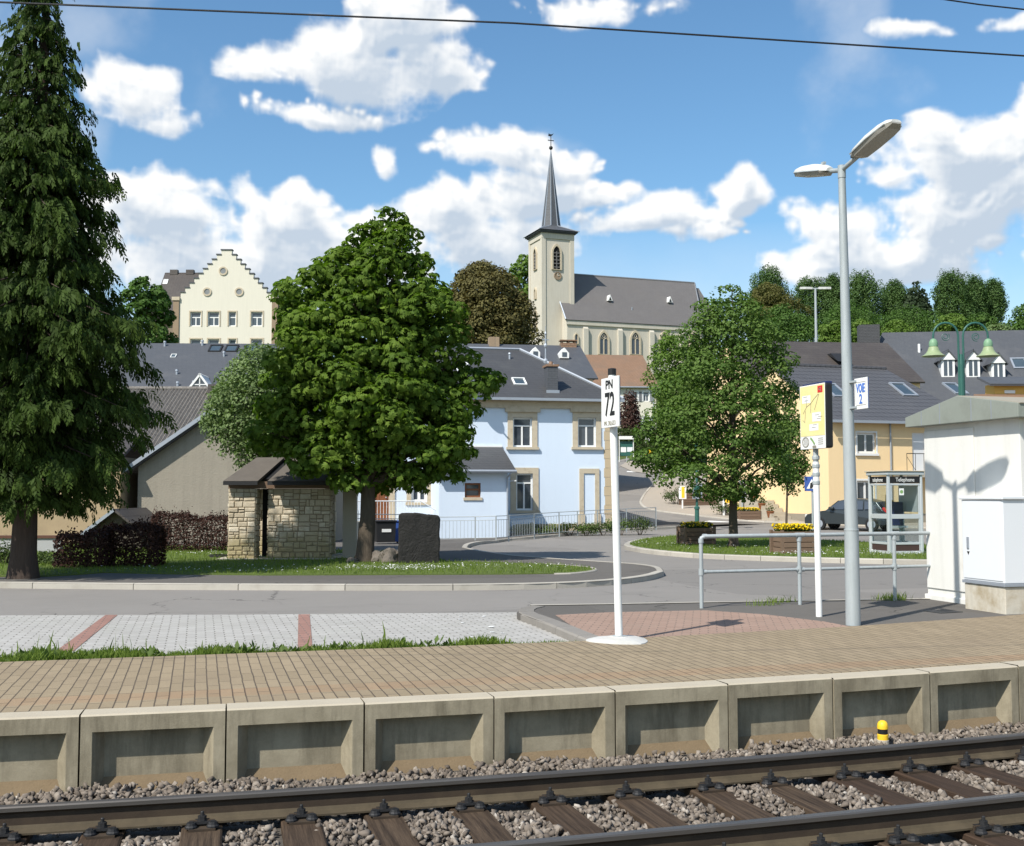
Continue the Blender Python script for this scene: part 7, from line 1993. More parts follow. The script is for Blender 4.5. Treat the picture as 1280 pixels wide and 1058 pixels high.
for (a, b) in ((L, xg0), (xg1 - .12, Rr)): mb.box(a, b, vf - .03, vf + .03, zl - .09, zl + .0)
mb.build('fascia', m_iron, rf)
mb = MB(); mb.box(-.25, m1 + .15, -.22, 2.4, -.12, .035); mb.build('floor_slab', m_conc_post, t)
# concrete posts right of it
up = uz(428, 690, .5)[0]; up2 = uz(445, 690, .5)[0]
t = thing('concrete_post', 'broad plain concrete pillar between stone shelter and chestnut trunk', 'pillar', F.o + F.u * up + F.v * .5, F.rz)
mb = MB(); mb.box(0, up2 - up, 0, .34, -.2, zl + .12); mb.build('pillar', m_conc_post, t, bevel=.012)
mb = MB(); mb.box(-.35, up2 - up + .12, -.15, .5, -.2, .08); mb.build('base_slab', m_conc_post, t)

# dark monument stone
p = at_g(524, 705, .1); F2 = Fr(at_g(498, 705, .1), R_(100))
t = thing('monument_stone', 'large blackish upright stone slab right of the chestnut trunk', 'stone', F2.o, F2.rz)
w = F2.uv(550, 690)[0]; h = F2.uv(520, 642)[1]
bm = bmesh.new()
ring = [(0, 0), (.0, h * .97), (.07, h * 1.0), (w * .42, h * 1.005), (w * .72, h * .975), (w * .97, h * .95), (w, h * .88), (w * .985, h * .6), (w * 1.0, h * .42), (w * .985, h * .2), (w * 1.01, 0), (w * 1.0, -.2), (0, -.2)]
mb = MB(); mb.prism(ring, 'y', 0, .42)
ob = mb.build('slab', m_darkslab, t, bevel=.03)
sub = ob.modifiers.new('sub', 'SUBSURF'); sub.subdivision_type = 'SIMPLE'; sub.levels = 4; sub.render_levels = 4
tex = bpy.data.textures.new('stone_rough', 'CLOUDS'); tex.noise_scale = .22; tex.noise_depth = 4
dm = ob.modifiers.new('rough', 'DISPLACE'); dm.texture = tex; dm.strength = .05; dm.mid_level = .5
def rock(label, px, py, sx_, sy_, sz_, mat=m_rock):
    p = at_g(px, py, .1); root = thing('rock', label, 'rock', (p.x, p.y, p.z), random.uniform(0, 3))
    bm = bmesh.new(); bmesh.ops.create_icosphere(bm, subdivisions=3, radius=1)
    for v in bm.verts:
        c = v.co; k = 1 + .22 * math.sin(c.x * 3.1 + px) * math.cos(c.y * 2.7) + .12 * math.sin(c.z * 6 + c.x * 5) + random.uniform(-.04, .04)
        v.co = Vector((c.x * sx_ * k, c.y * sy_ * k, max(c.z, -.3) * sz_ * k + sz_ * .15))
    me = bpy.data.meshes.new('stone'); bm.to_mesh(me); bm.free(); me.materials.append(mat); o = bpy.data.objects.new('stone', me); COL.objects.link(o); o.parent = root
    return root
rock('low flat grey rock lying between chestnut trunk and dark slab', 476, 703, .34, .25, .26)
rock('pointed grey rock leaning against the dark slab', 488, 704, .26, .24, .32)
rock('small grey rock at the left foot of the chestnut trunk', 441, 704, .17, .15, .10)
p = at_g(279, 697, .1); t = thing('manhole_ring', 'dark round drain ring in the grass left of the stone shelter', 'drain', (p.x, p.y, p.z + .02))
mb = MB(); mb.lathe([(.36, -.1), (.36, .05), (.28, .05), (.28, .02), (.02, .02)], 20); mb.build('ring', m_darkslab, t)

# ================================================================ signs on the footway
def sign_frame(label, cat, name, px, py, rzdeg=-90.0, z=0.0):
    p = at_z(px, py, z)
    return thing(name, label, cat, (p.x, p.y, z), R_(rzdeg)), p
def plane_y(base, rz, px, py, off=0.0):
    """pixel -> local (x, z) on the local plane y = off of an object standing at base with rotation rz"""
    u = Vector((math.cos(rz), math.sin(rz), 0)); v = Vector((-math.sin(rz), math.cos(rz), 0)); b = Vector(base) + v * off
    r = ray(px, py); t = (b - CAM).dot(v) / r.dot(v); p = CAM + r * t - b
    return p.dot(u), p.z + b.z - base[2] if False else p.z

m_ink = M('poster_ink', (.25, .23, .18), .1, 5, .6, 0, 0)
# level crossing sign PN 72
p = at_z(774, 801, 0); rz = R_(-86); LE = -.068; PO = -.128
t = thing('crossing_sign', 'white post with tall white sign reading PN 72', 'sign', (p.x, p.y, 0), rz)
mb = MB(); mb.tube([(0, 0, -.1), (0, LE * .33, 1.0), (0, LE, 2.93)], [.042, .042, .042], 16); mb.build('post', m_white, t, smooth=True)
mb = MB(); mb.lathe([(.047, 0), (.047, .07), (.03, .075)], 14, (0, LE, 2.915)); mb.build('post_cap', m_black, t)
mb = MB(); mb.box(-.10, .05, .0, .055, 0.0, 2.9); 
a = plane_y((p.x, p.y, 0), rz, 752.5, 475.5, PO); b = plane_y((p.x, p.y, 0), rz, 774, 533, PO)
x0, x1 = a[0], b[0]; z0, z1 = b[1], a[1] + .01
xc = (x0 + x1) / 2; hw = min((x1 - x0) / 2, .29); zc = (z0 + z1) / 2; hh = (z1 - z0) / 2
mb = MB(); mb.box(xc - hw, xc + hw, PO - .01, PO + .01, zc - hh, zc + hh); mb.build('sign_plate', m_white, t, bevel=.004)
mb = MB(); mb.box(xc - hw + .004, xc + hw - .004, PO + .0105, PO + .017, zc - hh + .01, zc + hh - .01); mb.build('plate_back', m_navy, t)
mb = MB()
for zz in (zc - hh * .72, zc + hh * .72): mb.lathe([(.055, -.02), (.055, .02)], 14, (0, LE * zz / 2.93, zz))
mb.build('clamp', m_galv, t)
text_mesh('PN', .135, m_black, 'lettering', t, (xc - hw * .03, PO - .012, zc + hh * .70), sx=1.15, bold=.003)
text_mesh('72', .36, m_black, 'number', t, (xc + hw * .02, PO - .012, zc - hh * .12), sx=.74, bold=.006)
text_mesh('PK 30,633', .070, m_ink, 'small_lettering', t, (xc + hw * .03, PO - .012, zc - hh * .84), sx=1.05)
mb = MB(); mb.lathe([(.34, -.02), (.335, .008), (.25, .03), (.10, .045), (.09, .05)], 28)
mb.v = [(x * (1 + .10 * math.sin(3 * math.atan2(y, x) + 1) + .05 * math.sin(7 * math.atan2(y, x))), y * (1 + .10 * math.sin(3 * math.atan2(y, x) + 1)), z) for x, y, z in mb.v]; mb.build('base_pad', m_white_dirty, t); mb = MB(); mb.lathe([(.075, .03), (.075, .055), (.045, .06)], 12); mb.build('foot_collar', m_galv, t)

# timetable / map board on white post
p = at_z(1024, 770.5, 0); rz = R_(-90); base = (p.x, p.y, 0)
t = thing('map_board', 'white post carrying a yellow route map board in a dark case', 'sign', base, rz)
mb = MB(); mb.tube([(0, 0, -.1), (-.02, 0, 2.02)], .042, 16); mb.build('post', m_white, t, smooth=True)
mb = MB()
for z in (1.72, 1.83, 1.94, 2.05): mb.lathe([(.046, 0), (.05, .01), (.05, .045), (.046, .055)], 14, (-.02, 0, z))
mb.tube([(-.02, 0, 2.0), (-.02, 0, 2.3)], .036, 12); mb.build('clamp', m_galv, t)
yb = -.06
a = plane_y(base, rz, 1000, 484, yb - .002); b = plane_y(base, rz, 1032.5, 560, yb - .002)
x0, x1, z0, z1 = a[0], b[0], b[1], plane_y(base, rz, 1016, 481, yb)[1]
mb = MB(); mb.box(x0, x1, yb, yb + .115, z0, z1); mb.build('case', m_black, t, bevel=.03, seg=3)
mb = MB(); mb.box(x0 + .02, x1 - .02, yb + .02, yb + .12, z1 - .05, z1 + .025); mb.build('case_lid', m_navy, t, bevel=.01)
W_, H_ = x1 - x0, z1 - z0
m_paper = M('poster_yellow', (.72, .62, .26), .05, 3, .45, 0, 0, stain=(1.5, .4, .8, (.76, .68, .38)))
m_red = M('poster_red', (.55, .035, .03), .05, 5, .5, 0, 0); m_pgreen = M('poster_green', (.20, .33, .12), .05, 5, .5, 0, 0)
def plate(x_0, x_1, z_0, z_1, dy, mat, name, par, bev=0):
    mb = MB(); mb.box(x0 + W_ * x_0, x0 + W_ * x_1, yb - dy, yb - dy + .004, z0 + H_ * z_0, z0 + H_ * z_1); return mb.build(name, mat, par, bevel=bev)
poster = plate(.0, 1, .0, 1, .006, m_white, 'poster', t)
plate(.02, .98, .20, .985, .009, m_paper, 'map_sheet', poster)
plate(.73, .92, .86, .965, .012, m_red, 'logo', poster)
mb = MB()
def ln(xa, za, xb, zb2, w=.006):
    a_ = Vector((x0 + W_ * xa, 0, z0 + H_ * za)); b_ = Vector((x0 + W_ * xb, 0, z0 + H_ * zb2)); n_ = (b_ - a_).cross(Vector((0, 1, 0))).normalized() * w * .5
    q = [a_ - n_, b_ - n_, b_ + n_, a_ + n_]; y = yb - .0125
    mb.quad(*[(k.x, y, k.z) for k in q]) if (q[1] - q[0]).cross(q[2] - q[0]).y < 0 else mb.quad(*[(k.x, y, k.z) for k in reversed(q)])
for s in ((.14, .56, .28, .66), (.28, .66, .46, .71), (.46, .71, .60, .78), (.60, .78, .76, .84), (.2, .42, .24, .60), (.28, .66, .27, .80), (.46, .71, .44, .56), (.60, .60, .78, .84), (.12, .46, .2, .42)): ln(*s)
for k, (xa, za) in enumerate(((.16, .82), (.20, .76), (.62, .52), (.68, .46), (.74, .49), (.48, .33), (.52, .37))): ln(xa, za, xa + .16, za, .005)
ln(.80, .93, .86, .885, .012); ln(.77, .905, .86, .935, .01)
mb.build('route_lines', m_ink, poster)
for q in ((.10, .44, .72, .84), (.50, .84, .42, .56), (.38, .74, .28, .385)):
    plate(*q, .0105, m_white, 'label_box', poster)
mb = MB()
for k in range(14):
    a_ = k / 14 * 2 * PI; x_, z_ = .22 + .13 * math.cos(a_), .11 + .075 * math.sin(a_); a2 = (k + 1) / 14 * 2 * PI; ln(x_, z_, .22 + .13 * math.cos(a2), .11 + .075 * math.sin(a2), .012)
for k in range(5): ln(.13 + .04 * k, .06, .17 + .035 * k, .16, .006)
for k in range(4): ln(.72, .155 - .03 * k, .92, .16 - .03 * k, .006)
ln(.5, .03, .64, .03, .03)
mb.build('legend_drawing', m_ink, poster)
mb = MB(); ln(.42, .17, .50, .13, .03); ln(.5, .13, .58, .07, .03); mb.build('legend_mark', m_pgreen, poster)

# lamp post with its two heads, and the platform number sign on it
p = at_z(1066.5, 781, 0); base = (p.x, p.y, 0); LX = -.045
t = thing('platform_lamp', 'tall galvanised double headed lamp post standing on the platform', 'street lamp', base, 0)
mb = MB(); mb.tube([(0, 0, -.1), (0, 0, 0), (0, 0, 1.16)], [.092, .09, .086], 20); mb.build('lower_pole', m_galv, t, smooth=True)
mb = MB(); mb.tube([(0, 0, 1.17), (LX * .4, 0, 2.6), (LX, 0, 5.62)], [.080, .068, .044], 18); mb.build('pole', m_galv, t, smooth=True)
mb = MB(); mb.lathe([(.0885, 0), (.0895, .01), (.0885, .022)], 20, (0, 0, 1.148)); mb.build('joint_ring', m_galv, t)
mb = MB(); mb.tube([(LX, 0, 5.56), (LX, 0, 5.72)], .05, 14)
top = Vector((LX, 0, 5.66))
for s in (-1, 1): mb.tube([top, top + Vector((.03 * s, .34 * s, .085))] if s > 0 else [top, top + Vector((.02, -.34, .085))], .03, 12)
mb.build('cross_arm', m_galv, t, smooth=True)
def lamp_head(s):
    root_pts = top + Vector((0, s * .28, .07)); d = Vector((.05, s, .235)).normalized(); r = Vector((1, 0, 0)); r = (r - d * r.dot(d)).normalized(); n = r.cross(d); n = n if n.z > 0 else -n
    L = .86
    prof = [(0, .05, .045), (.06, .085, .06), (.16, .115, .085), (.45, .135, .105), (.75, .135, .095), (.92, .115, .07), (1.0, .07, .035)]
    mb = MB(); rings = []; K = 8
    for (q, hw, hh) in prof:
        c = root_pts + d * (L * q)
        ring = []
        for k in range(K + 1):
            a_ = PI * k / K; ring.append(c + r * hw * math.cos(a_) + n * (hh * math.sin(a_) ** .7))
        rings.append(ring)
    V = [v for ring in rings for v in ring]; f = []
    for i in range(len(prof) - 1):
        for k in range(K): f.append((i * (K + 1) + k, i * (K + 1) + k + 1, (i + 1) * (K + 1) + k + 1, (i + 1) * (K + 1) + k))
    f.append(tuple(range(K + 1))); f.append(tuple((len(prof) - 1) * (K + 1) + k for k in range(K, -1, -1)))
    mb.add(V, f); hd = mb.build('lamp_head', m_lamp_shell, t, smooth=True)
    mb = MB(); V = []; 
    for (q, hw, hh) in prof[1:]:
        c = root_pts + d * (L * q)
        V.append([c - r * hw * 1.0, c - r * hw * .82 - n * .05 * (1 if .1 < q < .95 else .4), c + r * hw * .82 - n * .05 * (1 if .1 < q < .95 else .4), c + r * hw * 1.0])
    vv = [x for row in V for x in row]; f = []
    for i in range(len(V) - 1):
        for k in range(3): f.append((i * 4 + k, i * 4 + k + 1, (i + 1) * 4 + k + 1, (i + 1) * 4 + k))
    f.append((0, 3, 2, 1)); f.append(tuple((len(V) - 1) * 4 + k for k in range(4)))
    mb.add(vv, f); mb.build('lens', m_lamp_lens, hd, smooth=False)
    mb = MB(); mb.tube([root_pts + d * (L * .10) + r * .118, root_pts + d * (L * .5) + r * .139, root_pts + d * (L * .92) + r * .118], .009, 5); mb.tube([root_pts + d * (L * .10) - r * .118, root_pts + d * (L * .5) - r * .139, root_pts + d * (L * .92) - r * .118], .009, 5)
    mb.box(*(lambda c: (c.x - .02, c.x + .02, c.y - .03, c.y + .03, c.z, c.z + .03))(root_pts + d * (L * .22) + n * .09)); mb.build('trim', m_galv, hd)
for s in (-1, 1): lamp_head(s)
rz = R_(-90)
m_signblue = M('sign_blue', (.07, .17, .50), .05, 4, .5, 0, 0)
sgn = thing('track_sign', 'white sign reading VOIE 2 clamped to the lamp post', 'sign', (p.x, p.y, 0), rz)
a = plane_y(base, rz, 1068, 474, -.02); b = plane_y(base, rz, 1084.5, 511, -.02)
x0, x1, z0, z1 = a[0], b[0], b[1] + .005, a[1]
mb = MB(); mb.box(x0, x1, -.022, -.008, z0, z1); mb.build('sign_plate', m_white, sgn, bevel=.003)
mb = MB(); mb.box(x0 + .006, x1 - .006, -.0075, .004, z0 + .006, z1 - .006); mb.build('plate_back', m_blue, sgn)
W_, H_ = x1 - x0, z1 - z0
text_mesh('VOIE', .15, m_signblue, 'lettering', sgn, ((x0 + x1) / 2, -.024, z0 + H_ * .66), sx=W_ * 2.05, bold=.004)
text_mesh('2', .165, m_signblue, 'number', sgn, ((x0 + x1) / 2, -.024, z0 + H_ * .31), sx=.85, bold=.003)
mb = MB(); y = -.0235
for zz in (.86, .12): mb.box(x0 + W_ * .14, x0 + W_ * .88, y, y + .002, z0 + H_ * zz, z0 + H_ * zz + .006)
mb.box(x0 + W_ * .10, x0 + W_ * .115, y, y + .002, z0 + H_ * .15, z0 + H_ * .85); mb.box(x0 + W_ * .9, x0 + W_ * .915, y, y + .002, z0 + H_ * .15, z0 + H_ * .85); mb.build('frame_line', m_ink, sgn)
for zz in (z0 + .03, z1 - .03):
    mb = MB(); mb.lathe([(.074, -.012), (.078, -.012), (.078, .012), (.074, .012)], 18, (0, -LX * .35, zz)); mb.box(.04, x0 + .05, -.035, -.005, zz - .012, zz + .012)
    mb.build('clamp_band', m_galv, sgn)

# ================================================================ tubular railing
pts = [at_z(877, 760, 0), at_z(1000, 755.5, 0), at_z(1119, 750.5, 0), at_z(1235, 746, 0)]
t = thing('tube_railing', 'grey tubular steel railing along the far edge of the sign footway', 'railing', pts[0])
q = [x - pts[0] for x in pts]; rt = .029; H = 1.0
for i, v in enumerate(q):
    mb = MB(); mb.tube([v + Vector((0, 0, -.1)), v + Vector((0, 0, H - (0 if i else .05)))], rt * .95, 12); mb.build('post', m_galv, t, smooth=True)
mb = MB(); mb.tube([q[0] + Vector((0, 0, H - .08)), q[0] + Vector((.008, 0, H - .02)), q[0] + Vector((.05, -.01, H))] + [v + Vector((0, 0, H)) for v in q[1:]], rt, 12); mb.build('top_rail', m_galv, t, smooth=True)
mb = MB(); mb.tube([v + Vector((0, 0, .50)) for v in q], rt * .8, 12); mb.build('middle_rail', m_galv, t, smooth=True)
for i, v in enumerate(q):
    mb = MB(); mb.tube([v + Vector((0, 0, .455)), v + Vector((0, 0, .545))], rt * 1.3, 12)
    u = (q[1] - q[0]).normalized()
    mb.tube([v + Vector((0, 0, .5)) - u * (.05 if i else -.03), v + Vector((0, 0, .5)) + u * .08], rt * 1.08, 12)
    mb.build('cross_fitting', m_galv, t, smooth=True); mb = MB(); mb.tube([v + Vector((0, 0, H - .09)), v + Vector((0, 0, H - .03))], rt * 1.25, 12)
    mb.tube([v + Vector((0, 0, H)) + u * (.03 if not i else -.06), v + Vector((0, 0, H)) + u * .09], rt * 1.22, 12)
    mb.build('pipe_fitting', m_galv, t, smooth=True)

# ================================================================ white equipment hut and cabinet
HX_ = 10.82; HY0, HY1 = 13.22, 15.35
t = thing('equipment_hut', 'white rendered equipment hut with a grey green sheet roof', 'hut', (HX_, HY0, 0))
hw = 3.4; ht = 2.67
mb = MB(); mb.box(0, hw, 0, HY1 - HY0, -.15, ht); mb.build('wall', m_hutwall, t, bevel=.012)
mb = MB(); mb.box(-.02, -.003, .95, HY1 - HY0 - .02, .17, 2.56); d_ = mb.build('wall_panel', m_hutwall, t, bevel=.003)
mb = MB(); mb.box(-.035, hw, -.03, HY1 - HY0 + .03, -.15, .07); mb.build('plinth', m_hutwall, t, bevel=.008)
ov = .17; D = HY1 - HY0; y0, y1 = -ov - .02, D + .24; ym = D * .52
zf0 = ht - .03; zl = ht + .12; zp = ht + .36
mb = MB(); x0, x1 = -ov, hw + ov
prof2 = [(y0, zf0), (y1, zf0), (y1, zl), (ym, zp), (y0, zl + .04)]
mb.prism(prof2, 'x', x0, x1); rf = mb.build('roof', m_hutroof, t, bevel=.006)
mb = MB()
for yy, zz in ((.35, 0), (.78, 0), (1.5, 0), (1.95, 0)):
    k = zl + .04 + (zp - zl - .04) * (yy - y0) / (ym - y0) if yy < ym else zl + (zp - zl) * (y1 - yy) / (y1 - ym)
    mb.box(x0 - .006, x0 + .0, yy - .006, yy + .006, zf0 + .005, k - .01)
mb.build('seam', m_zinc, rf)
mb = MB(); slope(mb, [(x0 + .02, y0 - .02, zl + .045), (x0 + .02, ym, zp + .006), (x1, ym, zp + .006), (x1, y0 - .02, zl + .045)], .012); mb.build('roof_sheet', M('roof_dust', (.30, .27, .21), .12, 3, .8, 0, .1), rf)

CX0, CX1, CY0, CY1 = 10.40, 10.74, 13.07, 13.93
t = thing('switch_cabinet', 'pale grey white switch cabinet on a concrete plinth against the hut', 'cabinet', (CX0, CY0, 0))
w, l = CX1 - CX0 + .04, CY1 - CY0
mb = MB(); mb.box(.01, w - .01, .01, l - .01, -.15, .355); mb.build('plinth', M('cabinet_plinth', (.52, .48, .40), .12, 3, .9, 0, .3, 40, .008, (3, .45, .7, (.34, .28, .19)), 0, .2, .3), t, bevel=.012)
mb = MB(); mb.box(-.012, w + .012, -.012, l + .012, .358, .40); mb.build('base_frame', m_zinc, t, bevel=.004)
mb = MB(); mb.box(0, w, 0, l, .403, 1.52); mb.build('body', m_white_pl, t, bevel=.008)
mb = MB(); mb.box(-.03, w + .03, -.03, l + .03, 1.523, 1.57); mb.build('lid', m_white_pl, t, bevel=.012)
mb = MB(); mb.box(-.010, -.001, .03, l - .03, .43, 1.50); d_ = mb.build('door', m_white_pl, t, bevel=.003)
mb = MB(); mb.box(-.026, -.011, l - .16, l - .12, .84, 1.0); mb.build('handle', m_zinc, d_, bevel=.003)
mb = MB(); mb.prism([(l - .165, .80), (l - .115, .80), (l - .14, .755)], 'x', -.018, -.011); mb.build('lock_flap', m_black, d_)
# cover plate on the ground
p = at_z(1179, 764.5, 0); t = thing('drain_cover', 'small dark square cover plate in the asphalt before the cabinet', 'cover', (p.x, p.y, -.006), R_(10))
mb = MB(); mb.box(-.2, .2, -.16, .16, -.05, .008); mb.build('plate', m_iron, t, bevel=.004)

# ================================================================ telephone box
cpx = at_g(1112, 695.5, .06); az_r = 0
a30 = -YAW + R_(12)     # right visible face swings away to the right
t = thing('telephone_box', 'grey glazed telephone box standing at the end of the grass island', 'telephone box', (cpx.x, cpx.y, cpx.z), a30)
S = .95; H = 2.18; pw = .07
def TT(s_): return s_
# local axes: corner at origin, right face runs along +x, left face runs along +y (to the left/back)
corners = [(0, 0), (S, 0), (S, S), (0, S)]
mb = MB()
for (x, y) in corners:
    mb.box(x - pw * .5, x + pw * .5, y - pw * .5, y + pw * .5, 0, H - .05)
mb.build('corner_post', m_alu, t, bevel=.012)
mb = MB(); mb.box(-.07, S + .07, -.07, S + .07, H - .048, H + .04); mb.build('roof', m_alu, t, bevel=.015)
mb = MB(); mb.box(-.10, S + .10, -.10, S + .10, H + .042, H + .07); mb.build('roof_cap', m_conc_post, t, bevel=.01)
mb = MB(); mb.box(-.09, S + .09, -.09, S + .09, -.25, .05); mb.build('base_slab', m_conc_post, t, bevel=.01)
faces = [('x', 0, -1), ('y', 0, -1), ('x', S, 1), ('y', S, 1)]
k = pw * .5
def fb(mb, ax, c, s, u0, u1, z0, z1, d0, d1):
    a_, b_ = sorted((c + s * d0, c + s * d1))
    if ax == 'x': mb.box(u0, u1, a_, b_, z0, z1)
    else: mb.box(a_, b_, u0, u1, z0, z1)
for i, (ax, c, s) in enumerate(faces):
    fr = MB()
    for z0, z1 in ((.06, .13), (.30, .36), (.98, 1.10), (1.86, 1.91)): fb(fr, ax, c, s, k + .002, S - k - .002, z0, z1, -.018, .022)
    for u0, u1 in ((k + .002, k + .05), (S - k - .05, S - k - .002)): fb(fr, ax, c, s, u0, u1, .132, 1.858, -.016, .018)
    f = fr.build('wall_frame', m_alu, t, bevel=.004)
    mb = MB(); fb(mb, ax, c, s, k + .05, S - k - .05, .362, .978, -.003, .003); fb(mb, ax, c, s, k + .05, S - k - .05, 1.102, 1.858, -.003, .003); mb.build('glass', m_glass, f)
    mb = MB(); fb(mb, ax, c, s, k + .05, S - k - .05, .134, .298, -.008, .008); mb.build('kick_panel', M('kick_panel', (.06, .035, .03), .2, 5, .6, 0, 0) if i == 0 else bpy.data.materials['kick_panel'], f)
    mb = MB(); fb(mb, ax, c, s, k + .01, S - k - .01, 1.925, 2.10, -.02, .03); sp = mb.build('name_panel', m_black, f, bevel=.004)
txt = text_mesh('Telephone', .15, m_white, 'lettering', t, (S / 2, -.032, 2.005), sx=.85)
txt2 = text_mesh('telephone', .15, m_white, 'lettering', t, (-.032, S / 2, 2.005), (PI / 2, 0, -PI / 2), sx=.85)
mb = MB(); mb.box(.50, .80, .62, .84, .78, 1.42); mb.build('telephone_set', m_navy, t, bevel=.02)
mb = MB(); mb.box(.46, S - .06, .56, .85, .72, .777); mb.build('shelf', m_alu, t)
mb = MB(); mb.box(S - .05, S - .035, .1, .8, 1.15, 1.85); mb.build('notice_panel', m_alu, t)
mb = MB(); mb.box(.30, .44, -.0245, -.0235, 1.60, 1.78); mb.build('sticker', m_white, t)
mb = MB(); mb.lathe([(.048, .0245), (.048, .0255)], 14); mb.xform(Matrix.Translation((.37, 0, 1.69)) @ Matrix.Rotation(PI / 2, 4, 'X')); mb.build('sticker_mark', m_pgreen, t)
mb = MB(); mb.prism([(.42, 1.20), (.70, 1.42), (.44, 1.62)], 'y', S - .05, S - .045); mb.build('poster', m_orangewall, t)

# ================================================================ green double lamps
def arc_lamp(label, base, H, topvis=True):
    t = thing('green_lamp', label, 'street lamp', base, 0)
    mb = MB(); mb.tube([(0, 0, -.2), (0, 0, 1.0)], .10, 14); mb.lathe([(.10, 0), (.125, .02), (.125, .10), (.09, .14)], 14, (0, 0, .98)); mb.lathe([(.14, -.1), (.14, .12), (.11, .2)], 14); mb.build('pole_base', m_green, t)
    mb = MB(); mb.tube([(0, 0, 1.0), (0, 0, H * .83), (0, 0, H * .87)], [.062, .052, .03], 12); mb.lathe([(.05, 0), (.075, .02), (.075, .05), (.05, .07)], 12, (0, 0, H * .66)); mb.build('pole', m_green, t)
    u = RGT
    for s in (-1, 1):
        mb = MB(); P = []; r = .25; off = .048
        a0 = u * (s * off)
        P += [a0 + Vector((0, 0, H * .62)), a0 + Vector((0, 0, H * .78)), a0 + Vector((0, 0, H - r - .04))]
        for k in range(1, 11):
            a_ = PI - PI * 1.02 * k / 10; P.append(a0 + u * (s * (r + r * math.cos(a_))) + Vector((0, 0, H - r - .04 + r * 1.05 * math.sin(a_))))
        P.append(P[-1] + Vector((0, 0, -.06)))
        mb.tube(P, .021, 9); arm = mb.build('arm', m_green, t, smooth=True)
        # scroll inside the bend
        mb = MB(); c = a0 + u * (s * .26) + Vector((0, 0, H - r - .06)); Q = []
        for k in range(26):
            a_ = k / 25 * 3.4 * PI + (.6 if s > 0 else PI - .6) * 1; rr = .025 + .065 * k / 25
            Q.append(c + u * (math.cos(a_) * rr) + Vector((0, 0, math.sin(a_) * rr)))
        mb.tube(Q, .008, 5); mb.build('scroll', m_green, arm)
        tip = P[-1]
        mb = MB(); mb.lathe([(.02, .02), (.055, .0), (.08, -.04), (.088, -.09), (.085, -.14), (.07, -.15)], 18, tip); sh = mb.build('lamp_cap', m_greencap, arm, smooth=True)
        mb = MB(); zz = -.145
        mb.lathe([(.08, zz), (.095, zz - .02), (.11, zz - .07), (.14, zz - .12), (.19, zz - .165), (.23, zz - .185), (.232, zz - .192), (.22, zz - .188), (.17, zz - .15), (.10, zz - .08), (.03, zz - .03)], 22, tip); mb.build('lamp_shade', m_greenlamp, sh, smooth=True)
    return t
b = at_d(1206, 640, 22.7); arc_lamp('green double arched lamp with pale bell shades behind the white hut', (b.x, b.y, -.05), at_d(1206, 402, 22.7).z + .05)
b = at_g(871.5, 664); t = arc_lamp('green lamp post half hidden by the lime tree behind the left planter', (b.x, b.y, g(b.x, b.y)), 4.6)
mb = MB(); mb.box(-.22, .22, -.16, -.12, 1.45, 2.15); 
q = mb.build('frame_sign', m_zinc, t); q.rotation_euler = (0, 0, -YAW)
mb = MB(); mb.box(-.15, .15, -.165, -.161, 1.55, 2.05); q2 = mb.build('sign_face', m_green, q)

# far street lamp above the brown roof
b = at_d(1021, 470, 92); gz = g(b.x, b.y); zt = at_d(1021, 361, 92).z - gz
t = thing('far_lamp', 'thin distant street lamp with flat T shaped heads above the brown roof', 'street lamp', (b.x, b.y, gz), -YAW)
mb = MB(); mb.tube([(0, 0, -.5), (0, 0, zt)], [.16, .09], 10); mb.build('pole', m_galv, t)
mb = MB(); mb.tube([(-.3, 0, zt), (.3, 0, zt)], .06, 6); mb.build('cross_arm', m_galv, t)
for s in (-1, 1):
    mb = MB(); mb.prism([(s * .25, -.1), (s * .8, -.16), (s * 1.25, -.12), (s * 1.25, .12), (s * .8, .16), (s * .25, .1)], 'z', zt - .06, zt + .12); mb.build('lamp_head', m_lamp_shell, t)

